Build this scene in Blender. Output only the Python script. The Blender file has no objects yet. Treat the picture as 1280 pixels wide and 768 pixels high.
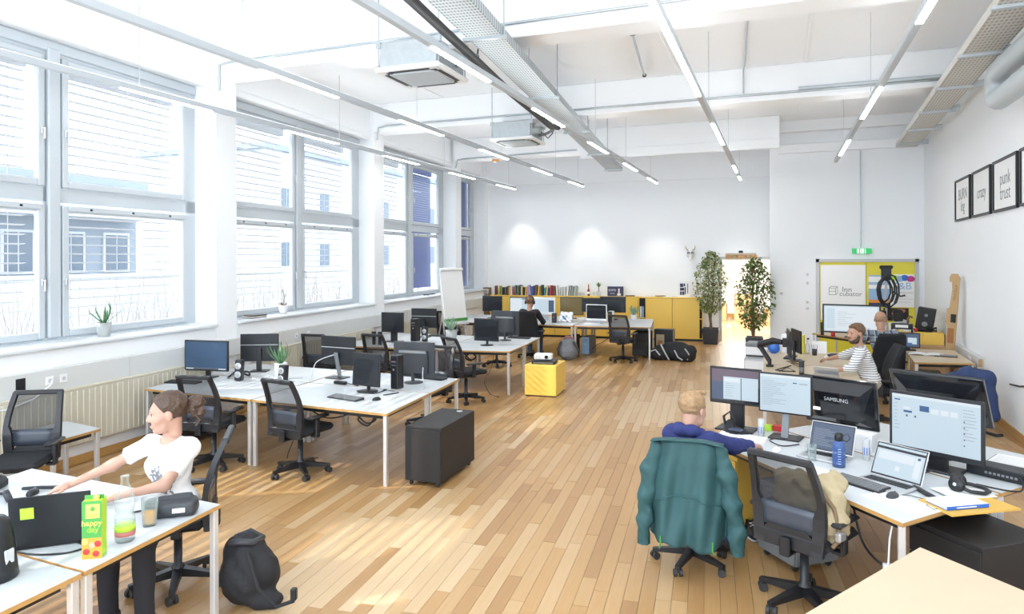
import bpy, math, random
import numpy as np
from mathutils import Vector, Matrix, noise
S = bpy.context.scene
COL = S.collection
random.seed(7)
R = math.radians

# ---------------------------------------------------------------- camera, sky, sun, exposure
cam_d = bpy.data.cameras.new('camera')
cam_d.sensor_width = 36.0
cam_d.lens = 24.0
cam_d.shift_y = -0.0477
cam_d.clip_start = 0.05
cam_d.clip_end = 400
cam = bpy.data.objects.new('camera', cam_d)
COL.objects.link(cam)
cam.location = (0, 0, 2.3)
cam.rotation_euler = (R(90), R(0.17), 0.373)
S.camera = cam
S.view_settings.view_transform = 'Standard'
S.view_settings.look = 'None'
S.view_settings.gamma = 1.0
S.view_settings.use_curve_mapping = False
S.view_settings.exposure = 0.80
W = bpy.data.worlds.new('sky')
S.world = W
W.use_nodes = True
bgn = W.node_tree.nodes['Background']
bgn.inputs[0].default_value = (0.79, 0.895, 1.0, 1)
bgn.inputs[1].default_value = 3.2
sun_d = bpy.data.lights.new('sun', 'SUN')
sun_d.energy = 3.2
sun_d.angle = R(0.5)
sun_d.color = (1.0, 0.93, 0.82)
sun = bpy.data.objects.new('sun', sun_d)
COL.objects.link(sun)
sun.rotation_euler = Vector((1.0, 0.55, -0.84)).to_track_quat('-Z', 'Y').to_euler()

# ---------------------------------------------------------------- materials
MATS = {}
def mat(name, col=(0.8, 0.8, 0.8), rough=0.5, metal=0.0, spec=0.5, var=0.0, scale=8.0, bump=0.0, bscale=60.0, emit=0.0, alpha=1.0, trans=0.0, coat=0.0, edge=0.0, dark=1.0):
    m = bpy.data.materials.new(name)
    m.use_nodes = True
    nt = m.node_tree
    b = nt.nodes['Principled BSDF']
    b.inputs['Base Color'].default_value = (*[c * dark for c in col], 1)
    b.inputs['Roughness'].default_value = rough
    b.inputs['Metallic'].default_value = metal
    b.inputs['Specular IOR Level'].default_value = spec
    if coat: b.inputs['Coat Weight'].default_value = coat
    if trans: b.inputs['Transmission Weight'].default_value = trans
    if emit:
        b.inputs['Emission Color'].default_value = (*col, 1)
        b.inputs['Emission Strength'].default_value = emit
    if var or bump:
        tc = nt.nodes.new('ShaderNodeTexCoord')
        if var:
            n = nt.nodes.new('ShaderNodeTexNoise')
            n.inputs['Scale'].default_value = scale
            n.inputs['Detail'].default_value = 4
            nt.links.new(tc.outputs['Object'], n.inputs['Vector'])
            mx = nt.nodes.new('ShaderNodeMix')
            mx.data_type = 'RGBA'
            mx.inputs[6].default_value = (*[c * (1 - var) for c in col], 1)
            mx.inputs[7].default_value = (*[min(1, c * (1 + var)) for c in col], 1)
            nt.links.new(n.outputs['Fac'], mx.inputs[0])
            nt.links.new(mx.outputs[2], b.inputs['Base Color'])
        if bump:
            n2 = nt.nodes.new('ShaderNodeTexNoise')
            n2.inputs['Scale'].default_value = bscale
            nt.links.new(tc.outputs['Object'], n2.inputs['Vector'])
            bp = nt.nodes.new('ShaderNodeBump')
            bp.inputs['Strength'].default_value = bump
            bp.inputs['Distance'].default_value = 0.01
            nt.links.new(n2.outputs['Fac'], bp.inputs['Height'])
            nt.links.new(bp.outputs[0], b.inputs['Normal'])
    if alpha < 1:
        out = nt.nodes['Material Output']
        tr = nt.nodes.new('ShaderNodeBsdfTransparent')
        ms = nt.nodes.new('ShaderNodeMixShader')
        ms.inputs[0].default_value = alpha
        if edge:
            lw = nt.nodes.new('ShaderNodeLayerWeight'); lw.inputs[0].default_value = 0.35
            ma = nt.nodes.new('ShaderNodeMath'); ma.operation = 'MULTIPLY_ADD'; ma.inputs[1].default_value = edge; ma.inputs[2].default_value = alpha
            nt.links.new(lw.outputs['Facing'], ma.inputs[0]); nt.links.new(ma.outputs[0], ms.inputs[0])
        nt.links.new(tr.outputs[0], ms.inputs[1])
        nt.links.new(b.outputs[0], ms.inputs[2])
        nt.links.new(ms.outputs[0], out.inputs['Surface'])
    MATS[name] = m
    return m
def nodes(m): return m.node_tree.nodes, m.node_tree.links, m.node_tree.nodes['Principled BSDF']

mat('wall_paint', (0.895, 0.91, 0.925), 0.75, var=0.015, scale=1.2, bump=0.05, bscale=25)
mat('ceiling_paint', (0.94, 0.95, 0.96), 0.8, var=0.02, scale=0.8)
mat('frame_paint', (0.54, 0.585, 0.62), 0.4)
mat('sill_paint', (0.70, 0.73, 0.75), 0.4)
mat('cream', (0.64, 0.60, 0.49), 0.45)
mat('trunk', (0.66, 0.67, 0.655), 0.4)
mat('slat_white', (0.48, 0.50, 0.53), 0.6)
mat('slat_backlit_blue', (0.07, 0.105, 0.30), 0.5)  # dark slats; the blue of light behind them is put into the colour
mat('screen_blue', (0.12, 0.17, 0.42), 0.4, var=0.2, scale=1.5)
mat('glass', (0.9, 0.95, 0.97), 0.02, alpha=0.05)
mat('desk_white', (0.58, 0.61, 0.63), 0.36)
mat('ply_edge', (0.50, 0.285, 0.095), 0.5, var=0.15, scale=20)
mat('birch', (0.60, 0.485, 0.335), 0.45, var=0.06, scale=3)
mat('chrome', (0.75, 0.75, 0.76), 0.25, metal=0.9)
mat('leg_grey', (0.70, 0.70, 0.70), 0.3, metal=0.5)
mat('black', (0.011, 0.012, 0.015), 0.42)
mat('black_matte', (0.017, 0.0155, 0.0155), 0.6)
mat('black_gloss', (0.012, 0.013, 0.016), 0.1, coat=0.5)
mat('dark_grey', (0.035, 0.038, 0.045), 0.45)
mat('mid_grey', (0.20, 0.21, 0.22), 0.5)
mat('chair_plastic', (0.017, 0.018, 0.022), 0.4)
mat('chair_fabric', (0.016, 0.017, 0.02), 0.9, bump=0.3, bscale=250)
mat('chair_mesh', (0.03, 0.031, 0.036), 0.8, alpha=0.66)
mat('chair_panel', (0.05, 0.06, 0.08), 0.3)
mat('light_grey', (0.55, 0.56, 0.57), 0.45)
mat('white', (0.86, 0.86, 0.86), 0.4)
mat('paper', (0.88, 0.88, 0.87), 0.7)
mat('silver', (0.62, 0.63, 0.65), 0.3, metal=0.7)
mat('galv', (0.50, 0.54, 0.56), 0.35, metal=0.8, var=0.15, scale=12)
mat('beige_metal', (0.62, 0.60, 0.55), 0.5, metal=0.2)
mat('pipe_grey', (0.55, 0.60, 0.63), 0.4)
mat('yellow', (0.90, 0.60, 0.11), 0.42)
mat('yellow_door', (0.78, 0.68, 0.05), 0.45)
mat('yellow_print', (0.88, 0.84, 0.12), 0.5)
mat('yellow_paper', (0.66, 0.40, 0.08), 0.6)
mat('maroon_glass', (0.22, 0.03, 0.03), 0.15)
mat('orange', (0.80, 0.30, 0.03), 0.4)
mat('red', (0.55, 0.03, 0.03), 0.45)
mat('blue', (0.03, 0.14, 0.55), 0.4)
mat('skyblue', (0.30, 0.48, 0.70), 0.5)
mat('green', (0.06, 0.30, 0.05), 0.5)
mat('lime', (0.45, 0.72, 0.05), 0.6)
mat('magenta', (0.50, 0.03, 0.22), 0.5)
mat('purple', (0.035, 0.04, 0.11), 0.6)
mat('cardboard', (0.52, 0.34, 0.17), 0.8, var=0.1, scale=6)
mat('parcel_tape', (0.36, 0.15, 0.05), 0.5)
mat('aloe', (0.10, 0.24, 0.10), 0.45, var=0.3, scale=25)
mat('aloe_pale', (0.30, 0.45, 0.30), 0.5, var=0.2, scale=25)
mat('leaf', (0.085, 0.17, 0.03), 0.5, var=0.45, scale=7)
mat('leaf_pale', (0.36, 0.38, 0.16), 0.5, var=0.2, scale=7)
mat('stem', (0.20, 0.13, 0.07), 0.8)
mat('soil', (0.05, 0.035, 0.025), 0.95)
mat('pot_grey', (0.38, 0.40, 0.40), 0.5)
mat('pot_white', (0.75, 0.76, 0.76), 0.4)
mat('skin', (0.50, 0.285, 0.205), 0.5)
mat('skin_tan', (0.50, 0.28, 0.19), 0.5)
mat('lips', (0.50, 0.16, 0.14), 0.45)
mat('teeth', (0.85, 0.83, 0.78), 0.3)
mat('eye_white', (0.62, 0.58, 0.55), 0.3)
mat('hair_brown', (0.075, 0.042, 0.026), 0.5, var=0.5, scale=35, bump=0.5, bscale=120)
mat('hair_blond', (0.36, 0.22, 0.11), 0.55, var=0.35, scale=40, bump=0.5, bscale=140)
mat('hair_mid', (0.16, 0.085, 0.04), 0.5, var=0.4, scale=40, bump=0.5, bscale=140)
mat('hair_short', (0.40, 0.24, 0.15), 0.7, var=0.2, scale=40)
mat('navy', (0.025, 0.035, 0.15), 0.85, bump=0.2, bscale=180)
mat('denim', (0.033, 0.055, 0.145), 0.85, bump=0.2, bscale=200)
mat('teal', (0.027, 0.088, 0.093), 0.7, var=0.12, scale=6, bump=0.15, bscale=30)
mat('khaki', (0.23, 0.185, 0.10), 0.85, var=0.2, scale=8)
mat('khaki_pale', (0.44, 0.36, 0.22), 0.85, var=0.2, scale=8)
mat('trouser_beige', (0.50, 0.42, 0.30), 0.85)
mat('bag_black', (0.014, 0.014, 0.017), 0.75, bump=0.3, bscale=40)
mat('bag_grey', (0.22, 0.23, 0.25), 0.8, var=0.15, scale=10)
mat('shirt_dark', (0.02, 0.02, 0.026), 0.85)
mat('rubber', (0.03, 0.03, 0.03), 0.6)
mat('water', (0.65, 0.75, 0.78), 0.05, alpha=0.12, edge=0.4)
mat('bottle_glass', (0.50, 0.60, 0.58), 0.05, alpha=0.06, edge=0.62)
mat('bottle_blue', (0.06, 0.14, 0.42), 0.08, alpha=0.5)
mat('juice', (0.95, 0.45, 0.02), 0.3)
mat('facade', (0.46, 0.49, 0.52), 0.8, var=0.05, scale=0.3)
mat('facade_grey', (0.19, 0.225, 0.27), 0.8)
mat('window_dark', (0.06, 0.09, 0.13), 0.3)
mat('outside_ground', (0.40, 0.41, 0.41), 0.9, var=0.2, scale=0.4)
mat('twig', (0.22, 0.19, 0.17), 0.9)
mat('led', (0.96, 0.985, 1.0), 0.5, emit=20.0)
mat('ceiling_fill_glow', (0.93, 0.97, 1.0), 0.5, emit=6.0)  # glow of the strips added to brighten the ceiling
mat('exit_green', (0.03, 0.42, 0.12), 0.5, emit=0.35)
mat('exit_white', (0.9, 0.95, 0.9), 0.5, emit=0.7)
mat('lcd_off', (0.014, 0.017, 0.022), 0.2, coat=0.3)
mat('lcd_blue_reflection', (0.045, 0.085, 0.15), 0.25)  # dark screen with its blue reflection put into the base colour
mat('lcd_lit', (0.66, 0.80, 0.90), 0.3, emit=0.44, dark=0.08)
mat('lcd_pale', (0.84, 0.92, 0.98), 0.3, emit=0.44, dark=0.08)
mat('lcd_slate', (0.14, 0.20, 0.34), 0.3, emit=0.27, dark=0.08)
mat('lcd_ink', (0.10, 0.25, 0.55), 0.3, emit=0.25, dark=0.08)
mat('lcd_text', (0.50, 0.58, 0.68), 0.3, emit=0.36, dark=0.08)
mat('lcd_dusk', (0.30, 0.22, 0.30), 0.3, emit=0.25, dark=0.08)
mat('lcd_amber_reflection', (0.45, 0.32, 0.06), 0.2, emit=0.12, dark=0.08)  # reflection in a dark screen, painted as a faint amber glow

# striped, plaid and printed cloth: flat pattern in the cloth's own coordinates
def pattern_mat(name, base, lines, rough=0.85):
    """lines: list of (axis, frequency, width, colour)"""
    m = mat(name, base, rough)
    N, L, b = nodes(m)
    tc = N.new('ShaderNodeTexCoord'); sp = N.new('ShaderNodeSeparateXYZ')
    L.new(tc.outputs['Object'], sp.inputs[0])
    prev = None
    for ax, fr, wd, c in lines:
        mu = N.new('ShaderNodeMath'); mu.operation = 'MULTIPLY'; mu.inputs[1].default_value = fr
        L.new(sp.outputs[ax], mu.inputs[0])
        frn = N.new('ShaderNodeMath'); frn.operation = 'FRACT'; L.new(mu.outputs[0], frn.inputs[0])
        lt = N.new('ShaderNodeMath'); lt.operation = 'LESS_THAN'; lt.inputs[1].default_value = wd
        L.new(frn.outputs[0], lt.inputs[0])
        mx = N.new('ShaderNodeMix'); mx.data_type = 'RGBA'
        if prev is None: mx.inputs[6].default_value = (*base, 1)
        else: L.new(prev, mx.inputs[6])
        mx.inputs[7].default_value = (*c, 1)
        L.new(lt.outputs[0], mx.inputs[0])
        prev = mx.outputs[2]
    L.new(prev, b.inputs['Base Color'])
    return m
pattern_mat('shirt_striped', (0.80, 0.80, 0.79), [(2, 34, 0.27, (0.10, 0.11, 0.17))])
pattern_mat('shirt_plaid', (0.20, 0.24, 0.29), [(0, 9, 0.35, (0.06, 0.075, 0.11)), (2, 9, 0.35, (0.08, 0.095, 0.13)), (0, 9, 0.07, (0.6, 0.62, 0.64)), (2, 9, 0.07, (0.6, 0.62, 0.64))])
pattern_mat('tray_wire', (0.22, 0.25, 0.26), [(1, 14, 0.45, (0.55, 0.60, 0.62)), (0, 30, 0.3, (0.62, 0.66, 0.68))], 0.4)
pattern_mat('tray_beige', (0.40, 0.38, 0.34), [(1, 9, 0.5, (0.66, 0.64, 0.60)), (0, 24, 0.4, (0.70, 0.68, 0.63))], 0.5)
# printed T-shirt: white with a dark brushed print on the chest (local +Y side, z 0.72-0.9)
def tee_mat():
    m = mat('shirt_tee', (0.84, 0.83, 0.82), 0.85)
    N, L, b = nodes(m)
    tc = N.new('ShaderNodeTexCoord'); sp = N.new('ShaderNodeSeparateXYZ')
    L.new(tc.outputs['Object'], sp.inputs[0])
    n = N.new('ShaderNodeTexNoise'); n.inputs['Scale'].default_value = 48; n.inputs['Detail'].default_value = 9
    L.new(tc.outputs['Object'], n.inputs['Vector'])
    def mm(op, a, bb):
        x = N.new('ShaderNodeMath'); x.operation = op
        for i, q in enumerate((a, bb)):
            if hasattr(q, 'is_linked'): L.new(q, x.inputs[i])
            else: x.inputs[i].default_value = q
        return x.outputs[0]
    dz = mm('ABSOLUTE', mm('SUBTRACT', sp.outputs[2], 0.80), 0)
    dx = mm('ABSOLUTE', mm('ADD', sp.outputs[0], 0.0), 0)
    r = mm('ADD', mm('MULTIPLY', dz, 7.0), mm('MULTIPLY', dx, 7.0))
    k = mm('SUBTRACT', mm('ADD', n.outputs['Fac'], 0.30), mm('MULTIPLY', r, 0.42))
    msk = mm('MULTIPLY', mm('GREATER_THAN', k, 0.47), mm('GREATER_THAN', sp.outputs[1], 0.09))
    mx = N.new('ShaderNodeMix'); mx.data_type = 'RGBA'
    mx.inputs[6].default_value = (0.84, 0.83, 0.82, 1); mx.inputs[7].default_value = (0.22, 0.23, 0.26, 1)
    L.new(msk, mx.inputs[0]); L.new(mx.outputs[2], b.inputs['Base Color'])
tee_mat()
# floor boards: per-board tone from the mesh attribute "tone", fine grain along the board
def floor_mat():
    m = mat('floor_board', (0.6, 0.4, 0.2), 0.36, spec=0.4)
    N, L, b = nodes(m)
    at = N.new('ShaderNodeAttribute'); at.attribute_name = 'tone'
    tc = N.new('ShaderNodeTexCoord'); mp = N.new('ShaderNodeMapping')
    mp.inputs['Scale'].default_value = (60, 3, 60)
    L.new(tc.outputs['Object'], mp.inputs[0])
    n = N.new('ShaderNodeTexNoise'); n.inputs['Scale'].default_value = 1.0; n.inputs['Detail'].default_value = 5
    L.new(mp.outputs[0], n.inputs['Vector'])
    cr = N.new('ShaderNodeValToRGB')
    e = cr.color_ramp.elements
    e[0].position = 0.0; e[0].color = (0.29, 0.14, 0.05, 1)
    e[1].position = 1.0; e[1].color = (0.66, 0.50, 0.31, 1)
    x = cr.color_ramp.elements.new(0.5); x.color = (0.475, 0.28, 0.115, 1)
    ad = N.new('ShaderNodeMath'); ad.operation = 'MULTIPLY_ADD'; ad.inputs[1].default_value = 0.22; ad.inputs[2].default_value = -0.11
    L.new(n.outputs['Fac'], ad.inputs[0])
    a2 = N.new('ShaderNodeMath'); a2.operation = 'ADD'
    L.new(ad.outputs[0], a2.inputs[0]); L.new(at.outputs['Fac'], a2.inputs[1])
    L.new(a2.outputs[0], cr.inputs[0]); L.new(cr.outputs[0], b.inputs['Base Color'])
floor_mat()

# ---------------------------------------------------------------- geometry helpers
class G:
    """collects faces; build() links them as one mesh object"""
    def __init__(s): s.v, s.f, s.mi, s.sm = [], [], [], []
    def add(s, vs, fs, mi=0, M=None, smooth=False):
        o = len(s.v)
        s.v += [tuple(M @ Vector(p)) for p in vs] if M is not None else [tuple(p) for p in vs]
        s.f += [tuple(i + o for i in f) for f in fs]
        s.mi += [mi] * len(fs); s.sm += [smooth] * len(fs)
        return s
    def box(s, x0, x1, y0, y1, z0, z1, mi=0, bev=0.0, M=None):
        cx, cy, cz = (x0 + x1) / 2, (y0 + y1) / 2, (z0 + z1) / 2
        hx, hy, hz = abs(x1 - x0) / 2, abs(y1 - y0) / 2, abs(z1 - z0) / 2
        sg = [(a, b, c) for a in (-1, 1) for b in (-1, 1) for c in (-1, 1)]
        if bev <= 0:
            vs = [(cx + a * hx, cy + b * hy, cz + c * hz) for a, b, c in sg]
            return s.add(vs, [(0, 1, 3, 2), (4, 6, 7, 5), (0, 4, 5, 1), (2, 3, 7, 6), (0, 2, 6, 4), (1, 5, 7, 3)], mi, M)
        b_ = min(bev, hx * .95, hy * .95, hz * .95)
        vs, ix = [], {}
        for a, b, c in sg:
            for k in range(3):
                h = [hx - b_, hy - b_, hz - b_]; h[k] += b_
                ix[(a, b, c, k)] = len(vs)
                vs.append((cx + a * h[0], cy + b * h[1], cz + c * h[2]))
        fs = []
        for k in range(3):
            i, j = (k + 1) % 3, (k + 2) % 3
            for q in (-1, 1):
                f = []
                for u, w in ((-1, -1), (1, -1), (1, 1), (-1, 1)):
                    t = [0, 0, 0]; t[k] = q; t[i] = u; t[j] = w
                    f.append(ix[(*t, k)])
                fs.append(tuple(f if q > 0 else f[::-1]))
            for u in (-1, 1):
                for w in (-1, 1):
                    t = [0, 0, 0]; t[i] = u; t[j] = w
                    lo = t[:]; lo[k] = -1; hi = t[:]; hi[k] = 1
                    f = (ix[(*lo, i)], ix[(*hi, i)], ix[(*hi, j)], ix[(*lo, j)])
                    fs.append(f if u * w < 0 else f[::-1])
        for a, b, c in sg:
            f = (ix[(a, b, c, 0)], ix[(a, b, c, 1)], ix[(a, b, c, 2)])
            fs.append(f if a * b * c > 0 else f[::-1])
        return s.add(vs, fs, mi, M)
    def cyl(s, p0, p1, r0, r1=None, n=12, mi=0, M=None, caps=True):
        r1 = r0 if r1 is None else r1
        return s.tube([p0, p1], [r0, r1], n, mi, M, caps)
    def tube(s, pts, r, n=6, mi=0, M=None, caps=True, smooth=True):
        pts = [Vector(p) for p in pts]
        rs = r if isinstance(r, (list, tuple)) else [r] * len(pts)
        vs, fs = [], []
        t0 = (pts[1] - pts[0]).normalized()
        up = Vector((0, 0, 1)) if abs(t0.z) < 0.9 else Vector((1, 0, 0))
        nx = t0.cross(up).normalized()
        for i, p in enumerate(pts):
            t = ((pts[min(i + 1, len(pts) - 1)] - pts[max(i - 1, 0)])).normalized()
            nx = (nx - t * nx.dot(t)).normalized(); ny = t.cross(nx)
            for k in range(n):
                a = 2 * math.pi * k / n
                vs.append(p + (nx * math.cos(a) + ny * math.sin(a)) * rs[i])
        for i in range(len(pts) - 1):
            for k in range(n):
                k2 = (k + 1) % n
                fs.append((i * n + k, i * n + k2, (i + 1) * n + k2, (i + 1) * n + k))
        s.add(vs, fs, mi, M, smooth)
        if caps:
            m = len(pts) - 1
            s.add(vs[:n], [tuple(range(n))[::-1]], mi, M)
            s.add(vs[m * n:], [tuple(range(n))], mi, M)
        return s
    def lathe(s, prof, n=16, mi=0, M=None, smooth=True):
        vs, fs = [], []
        for r, z in prof:
            for k in range(n):
                a = 2 * math.pi * k / n
                vs.append((r * math.cos(a), r * math.sin(a), z))
        for i in range(len(prof) - 1):
            for k in range(n):
                k2 = (k + 1) % n
                fs.append((i * n + k, i * n + k2, (i + 1) * n + k2, (i + 1) * n + k))
        if prof[0][0] > 1e-5: fs.append(tuple(range(n))[::-1])
        if prof[-1][0] > 1e-5: fs.append(tuple((len(prof) - 1) * n + k for k in range(n)))
        return s.add(vs, fs, mi, M, smooth)
    def ell(s, c, r, nu=14, nv=9, mi=0, M=None):
        vs, fs = [], []
        for j in range(nv + 1):
            t = math.pi * j / nv
            for k in range(nu):
                a = 2 * math.pi * k / nu
                vs.append((c[0] + r[0] * math.sin(t) * math.cos(a), c[1] + r[1] * math.sin(t) * math.sin(a), c[2] - r[2] * math.cos(t)))
        for j in range(nv):
            for k in range(nu):
                k2 = (k + 1) % nu
                fs.append((j * nu + k, j * nu + k2, (j + 1) * nu + k2, (j + 1) * nu + k))
        return s.add(vs, fs, mi, M, True)
    def prism(s, poly, z0, z1, mi=0, M=None, side_mi=None):
        n = len(poly)
        vs = [(x, y, z0) for x, y in poly] + [(x, y, z1) for x, y in poly]
        s.add(vs, [tuple(range(n))[::-1], tuple(range(n, 2 * n))], mi, M)
        s.add(vs, [(i, (i + 1) % n, n + (i + 1) % n, n + i) for i in range(n)], mi if side_mi is None else side_mi, M)
        return s
    def grid(s, fn, nu, nv, mi=0, M=None, smooth=True):
        vs = [fn(i / nu, j / nv) for j in range(nv + 1) for i in range(nu + 1)]
        fs = [(j * (nu + 1) + i, j * (nu + 1) + i + 1, (j + 1) * (nu + 1) + i + 1, (j + 1) * (nu + 1) + i) for j in range(nv) for i in range(nu)]
        return s.add(vs, fs, mi, M, smooth)
    def quad(s, a, b, c, d, mi=0, M=None): return s.add([a, b, c, d], [(0, 1, 2, 3)], mi, M)
    def mesh(s, name, mats):
        me = bpy.data.meshes.new(name)
        me.from_pydata(s.v, [], s.f)
        for m in ([mats] if isinstance(mats, str) else mats): me.materials.append(MATS[m])
        me.polygons.foreach_set('material_index', s.mi)
        me.polygons.foreach_set('use_smooth', s.sm)
        me.update()
        return me
    def build(s, name, mats, parent=None, loc=(0, 0, 0), rz=0.0, solid=0.0, bev=0.0):
        o = link(name, s.mesh(name, mats), parent, loc, rz)
        if solid:
            md = o.modifiers.new('thick', 'SOLIDIFY'); md.thickness = solid; md.offset = 0
        return o
def link(name, data, parent=None, loc=(0, 0, 0), rz=0.0):
    o = bpy.data.objects.new(name, data)
    COL.objects.link(o)
    o.location = loc
    o.rotation_euler = (0, 0, rz)
    if parent is not None: o.parent = parent
    return o
def tag(o, label, cat, group=None, kind=None):
    o['label'] = label; o['category'] = cat
    if group: o['group'] = group
    if kind: o['kind'] = kind
    return o
def thing(name, label, cat, loc=(0, 0, 0), rz=0.0, group=None):
    return tag(link(name, None, None, loc, rz), label, cat, group)
def struct(o):
    o['kind'] = 'structure'
    return o
KIDS = {}
def copy_tree(o, parent=None):
    c = o.copy(); COL.objects.link(c)
    if parent is not None: c.parent = parent
    for ch in [x for x in CHILD_OF(o)]: copy_tree(ch, c)
    return c
def CHILD_OF(o): return list(o.children)
def dup(o, loc, rz, label, group=None):
    c = copy_tree(o)
    c.location = loc; c.rotation_euler = (0, 0, rz); c['label'] = label
    if group: c['group'] = group
    return c
def MX(loc=(0, 0, 0), rz=0.0, rx=0.0, ry=0.0):
    return Matrix.Translation(loc) @ Matrix.Rotation(rz, 4, 'Z') @ Matrix.Rotation(ry, 4, 'Y') @ Matrix.Rotation(rx, 4, 'X')
def lettering(text, size, m, parent, M, name='lettering', align='CENTER', extrude=0.0004):
    """flat text turned to a mesh; M places its XY plane"""
    cu = bpy.data.curves.new(name, 'FONT')
    cu.body = text; cu.size = size; cu.align_x = align; cu.align_y = 'CENTER'; cu.extrude = extrude; cu.resolution_u = 3
    t = bpy.data.objects.new(name, cu)
    COL.objects.link(t)
    dg = bpy.context.evaluated_depsgraph_get()
    me = bpy.data.meshes.new_from_object(t.evaluated_get(dg))
    bpy.data.objects.remove(t)
    me.transform(M)
    me.materials.clear(); me.materials.append(MATS[m])
    return link(name, me, parent)
FACE_Y = Matrix.Rotation(R(90), 4, 'X')      # text upright, read from -Y

# signed-distance bodies meshed by surface nets: smooth figures, bags, cloth lumps
def rotm(a): return np.array(a.to_3x3())
def sd_cap(P, a, b, ra, rb):
    a = np.array(a, np.float32); b = np.array(b, np.float32)
    ab = b - a; l2 = float(ab @ ab) + 1e-9
    t = np.clip(((P - a) @ ab) / l2, 0, 1)
    return np.linalg.norm(P - a - t[..., None] * ab, axis=-1) - (ra + (rb - ra) * t)
def sd_ell(P, c, r, rot=None):
    q = P - np.array(c, np.float32)
    if rot is not None: q = q @ rot.astype(np.float32)
    r = np.array(r, np.float32)
    k0 = np.linalg.norm(q / r, axis=-1); k1 = np.linalg.norm(q / (r * r), axis=-1) + 1e-9
    return k0 * (k0 - 1) / k1
def sd_box(P, c, h, rad, rot=None):
    q = P - np.array(c, np.float32)
    if rot is not None: q = q @ rot.astype(np.float32)
    q = np.abs(q) - (np.array(h, np.float32) - rad)
    return np.linalg.norm(np.maximum(q, 0), axis=-1) + np.minimum(q.max(-1), 0) - rad
def smin(a, b, k):
    if k <= 0: return np.minimum(a, b)
    h = np.clip(0.5 + 0.5 * (b - a) / k, 0, 1)
    return b + (a - b) * h - k * h * (1 - h)
def field(prims, k):
    def f(P):
        d = None
        for p in prims:
            kk = k
            if p[0] == 'c': e = sd_cap(P, *p[1:5])
            elif p[0] == 'e': e = sd_ell(P, *p[1:])
            else: e = sd_box(P, *p[1:])
            d = e if d is None else smin(d, e, kk)
        return d
    return f
def surf(fn, lo, hi, h):
    lo = np.array(lo, np.float32); hi = np.array(hi, np.float32)
    n = np.maximum(np.ceil((hi - lo) / h).astype(int) + 1, 3)
    ax = [lo[i] + h * np.arange(n[i], dtype=np.float32) for i in range(3)]
    P = np.stack(np.meshgrid(*ax, indexing='ij'), -1)
    D = fn(P)
    s = D < 0
    cs = np.zeros((n[0] - 1, n[1] - 1, n[2] - 1), np.int32)
    acc = np.zeros(cs.shape + (3,), np.float32); cnt = np.zeros(cs.shape, np.float32)
    for dx in (0, 1):
        for dy in (0, 1):
            for dz in (0, 1):
                cs += s[dx:n[0] - 1 + dx, dy:n[1] - 1 + dy, dz:n[2] - 1 + dz]
    for axis in range(3):
        o = [i for i in range(3) if i != axis]
        for u in (0, 1):
            for w in (0, 1):
                st = [0, 0, 0]; st[o[0]] = u; st[o[1]] = w
                en = st[:]; en[axis] = 1
                sl = lambda t: tuple(slice(t[i], n[i] - 1 + t[i]) for i in range(3))
                A, B = D[sl(st)], D[sl(en)]
                cr = (A < 0) != (B < 0)
                t = np.where(cr, A / np.where(cr, A - B, 1), 0)
                for i in range(3):
                    val = st[i] + (t if i == axis else 0)
                    acc[..., i] += np.where(cr, val, 0)
                cnt += cr
    act = (cs > 0) & (cs < 8)
    idx = -np.ones(cs.shape, np.int64); idx[act] = np.arange(act.sum())
    base = np.stack(np.nonzero(act), -1).astype(np.float32)
    V = lo + h * (base + acc[act] / cnt[act][:, None])
    F = []
    for axis in range(3):
        o = [i for i in range(3) if i != axis]
        sh = [slice(1, n[i] - 1) for i in range(3)]; sh[axis] = slice(0, n[axis] - 1)
        a = s[tuple(sh)]
        s2 = sh[:]; s2[axis] = slice(1, n[axis]); b = s[tuple(s2)]
        I = np.stack(np.nonzero(a != b), -1); side = a[a != b]
        I = I + np.array([0 if i == axis else 1 for i in range(3)])
        def at(du, dw):
            J = I.copy(); J[:, o[0]] -= du; J[:, o[1]] -= dw
            return idx[J[:, 0], J[:, 1], J[:, 2]]
        q = np.stack([at(1, 1), at(0, 1), at(0, 0), at(1, 0)], -1)
        fl = side if axis != 1 else ~side
        q[~fl] = q[~fl][:, ::-1]
        F.append(q)
    return V, np.concatenate(F)
def netmesh(name, parts, mats, parent=None, loc=(0, 0, 0), rz=0.0):
    """parts: list of (V, F, material index)"""
    vs, fs, mi = [], [], []
    o = 0
    for V, F, m in parts:
        vs.append(V); fs.append(F + o); mi += [m] * len(F); o += len(V)
    me = bpy.data.meshes.new(name)
    me.from_pydata(np.concatenate(vs).tolist(), [], np.concatenate(fs).tolist())
    for m in ([mats] if isinstance(mats, str) else mats): me.materials.append(MATS[m])
    me.polygons.foreach_set('material_index', mi)
    me.polygons.foreach_set('use_smooth', [True] * len(me.polygons))
    me.update()
    return link(name, me, parent, loc, rz)
def wob(P, amp, fr, seed=0.0):
    """cheap smooth noise on an array of points"""
    x, y, z = P[..., 0] * fr + seed, P[..., 1] * fr + seed * 1.7, P[..., 2] * fr + seed * 0.6
    return amp * (np.sin(x + 1.3 * np.sin(y * 1.1 + z)) + np.sin(y * 1.4 + 1.1 * np.sin(z * 1.3 + x)) + np.sin(z * 1.2 + 1.2 * np.sin(x * 1.5 - y))) / 3
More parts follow.
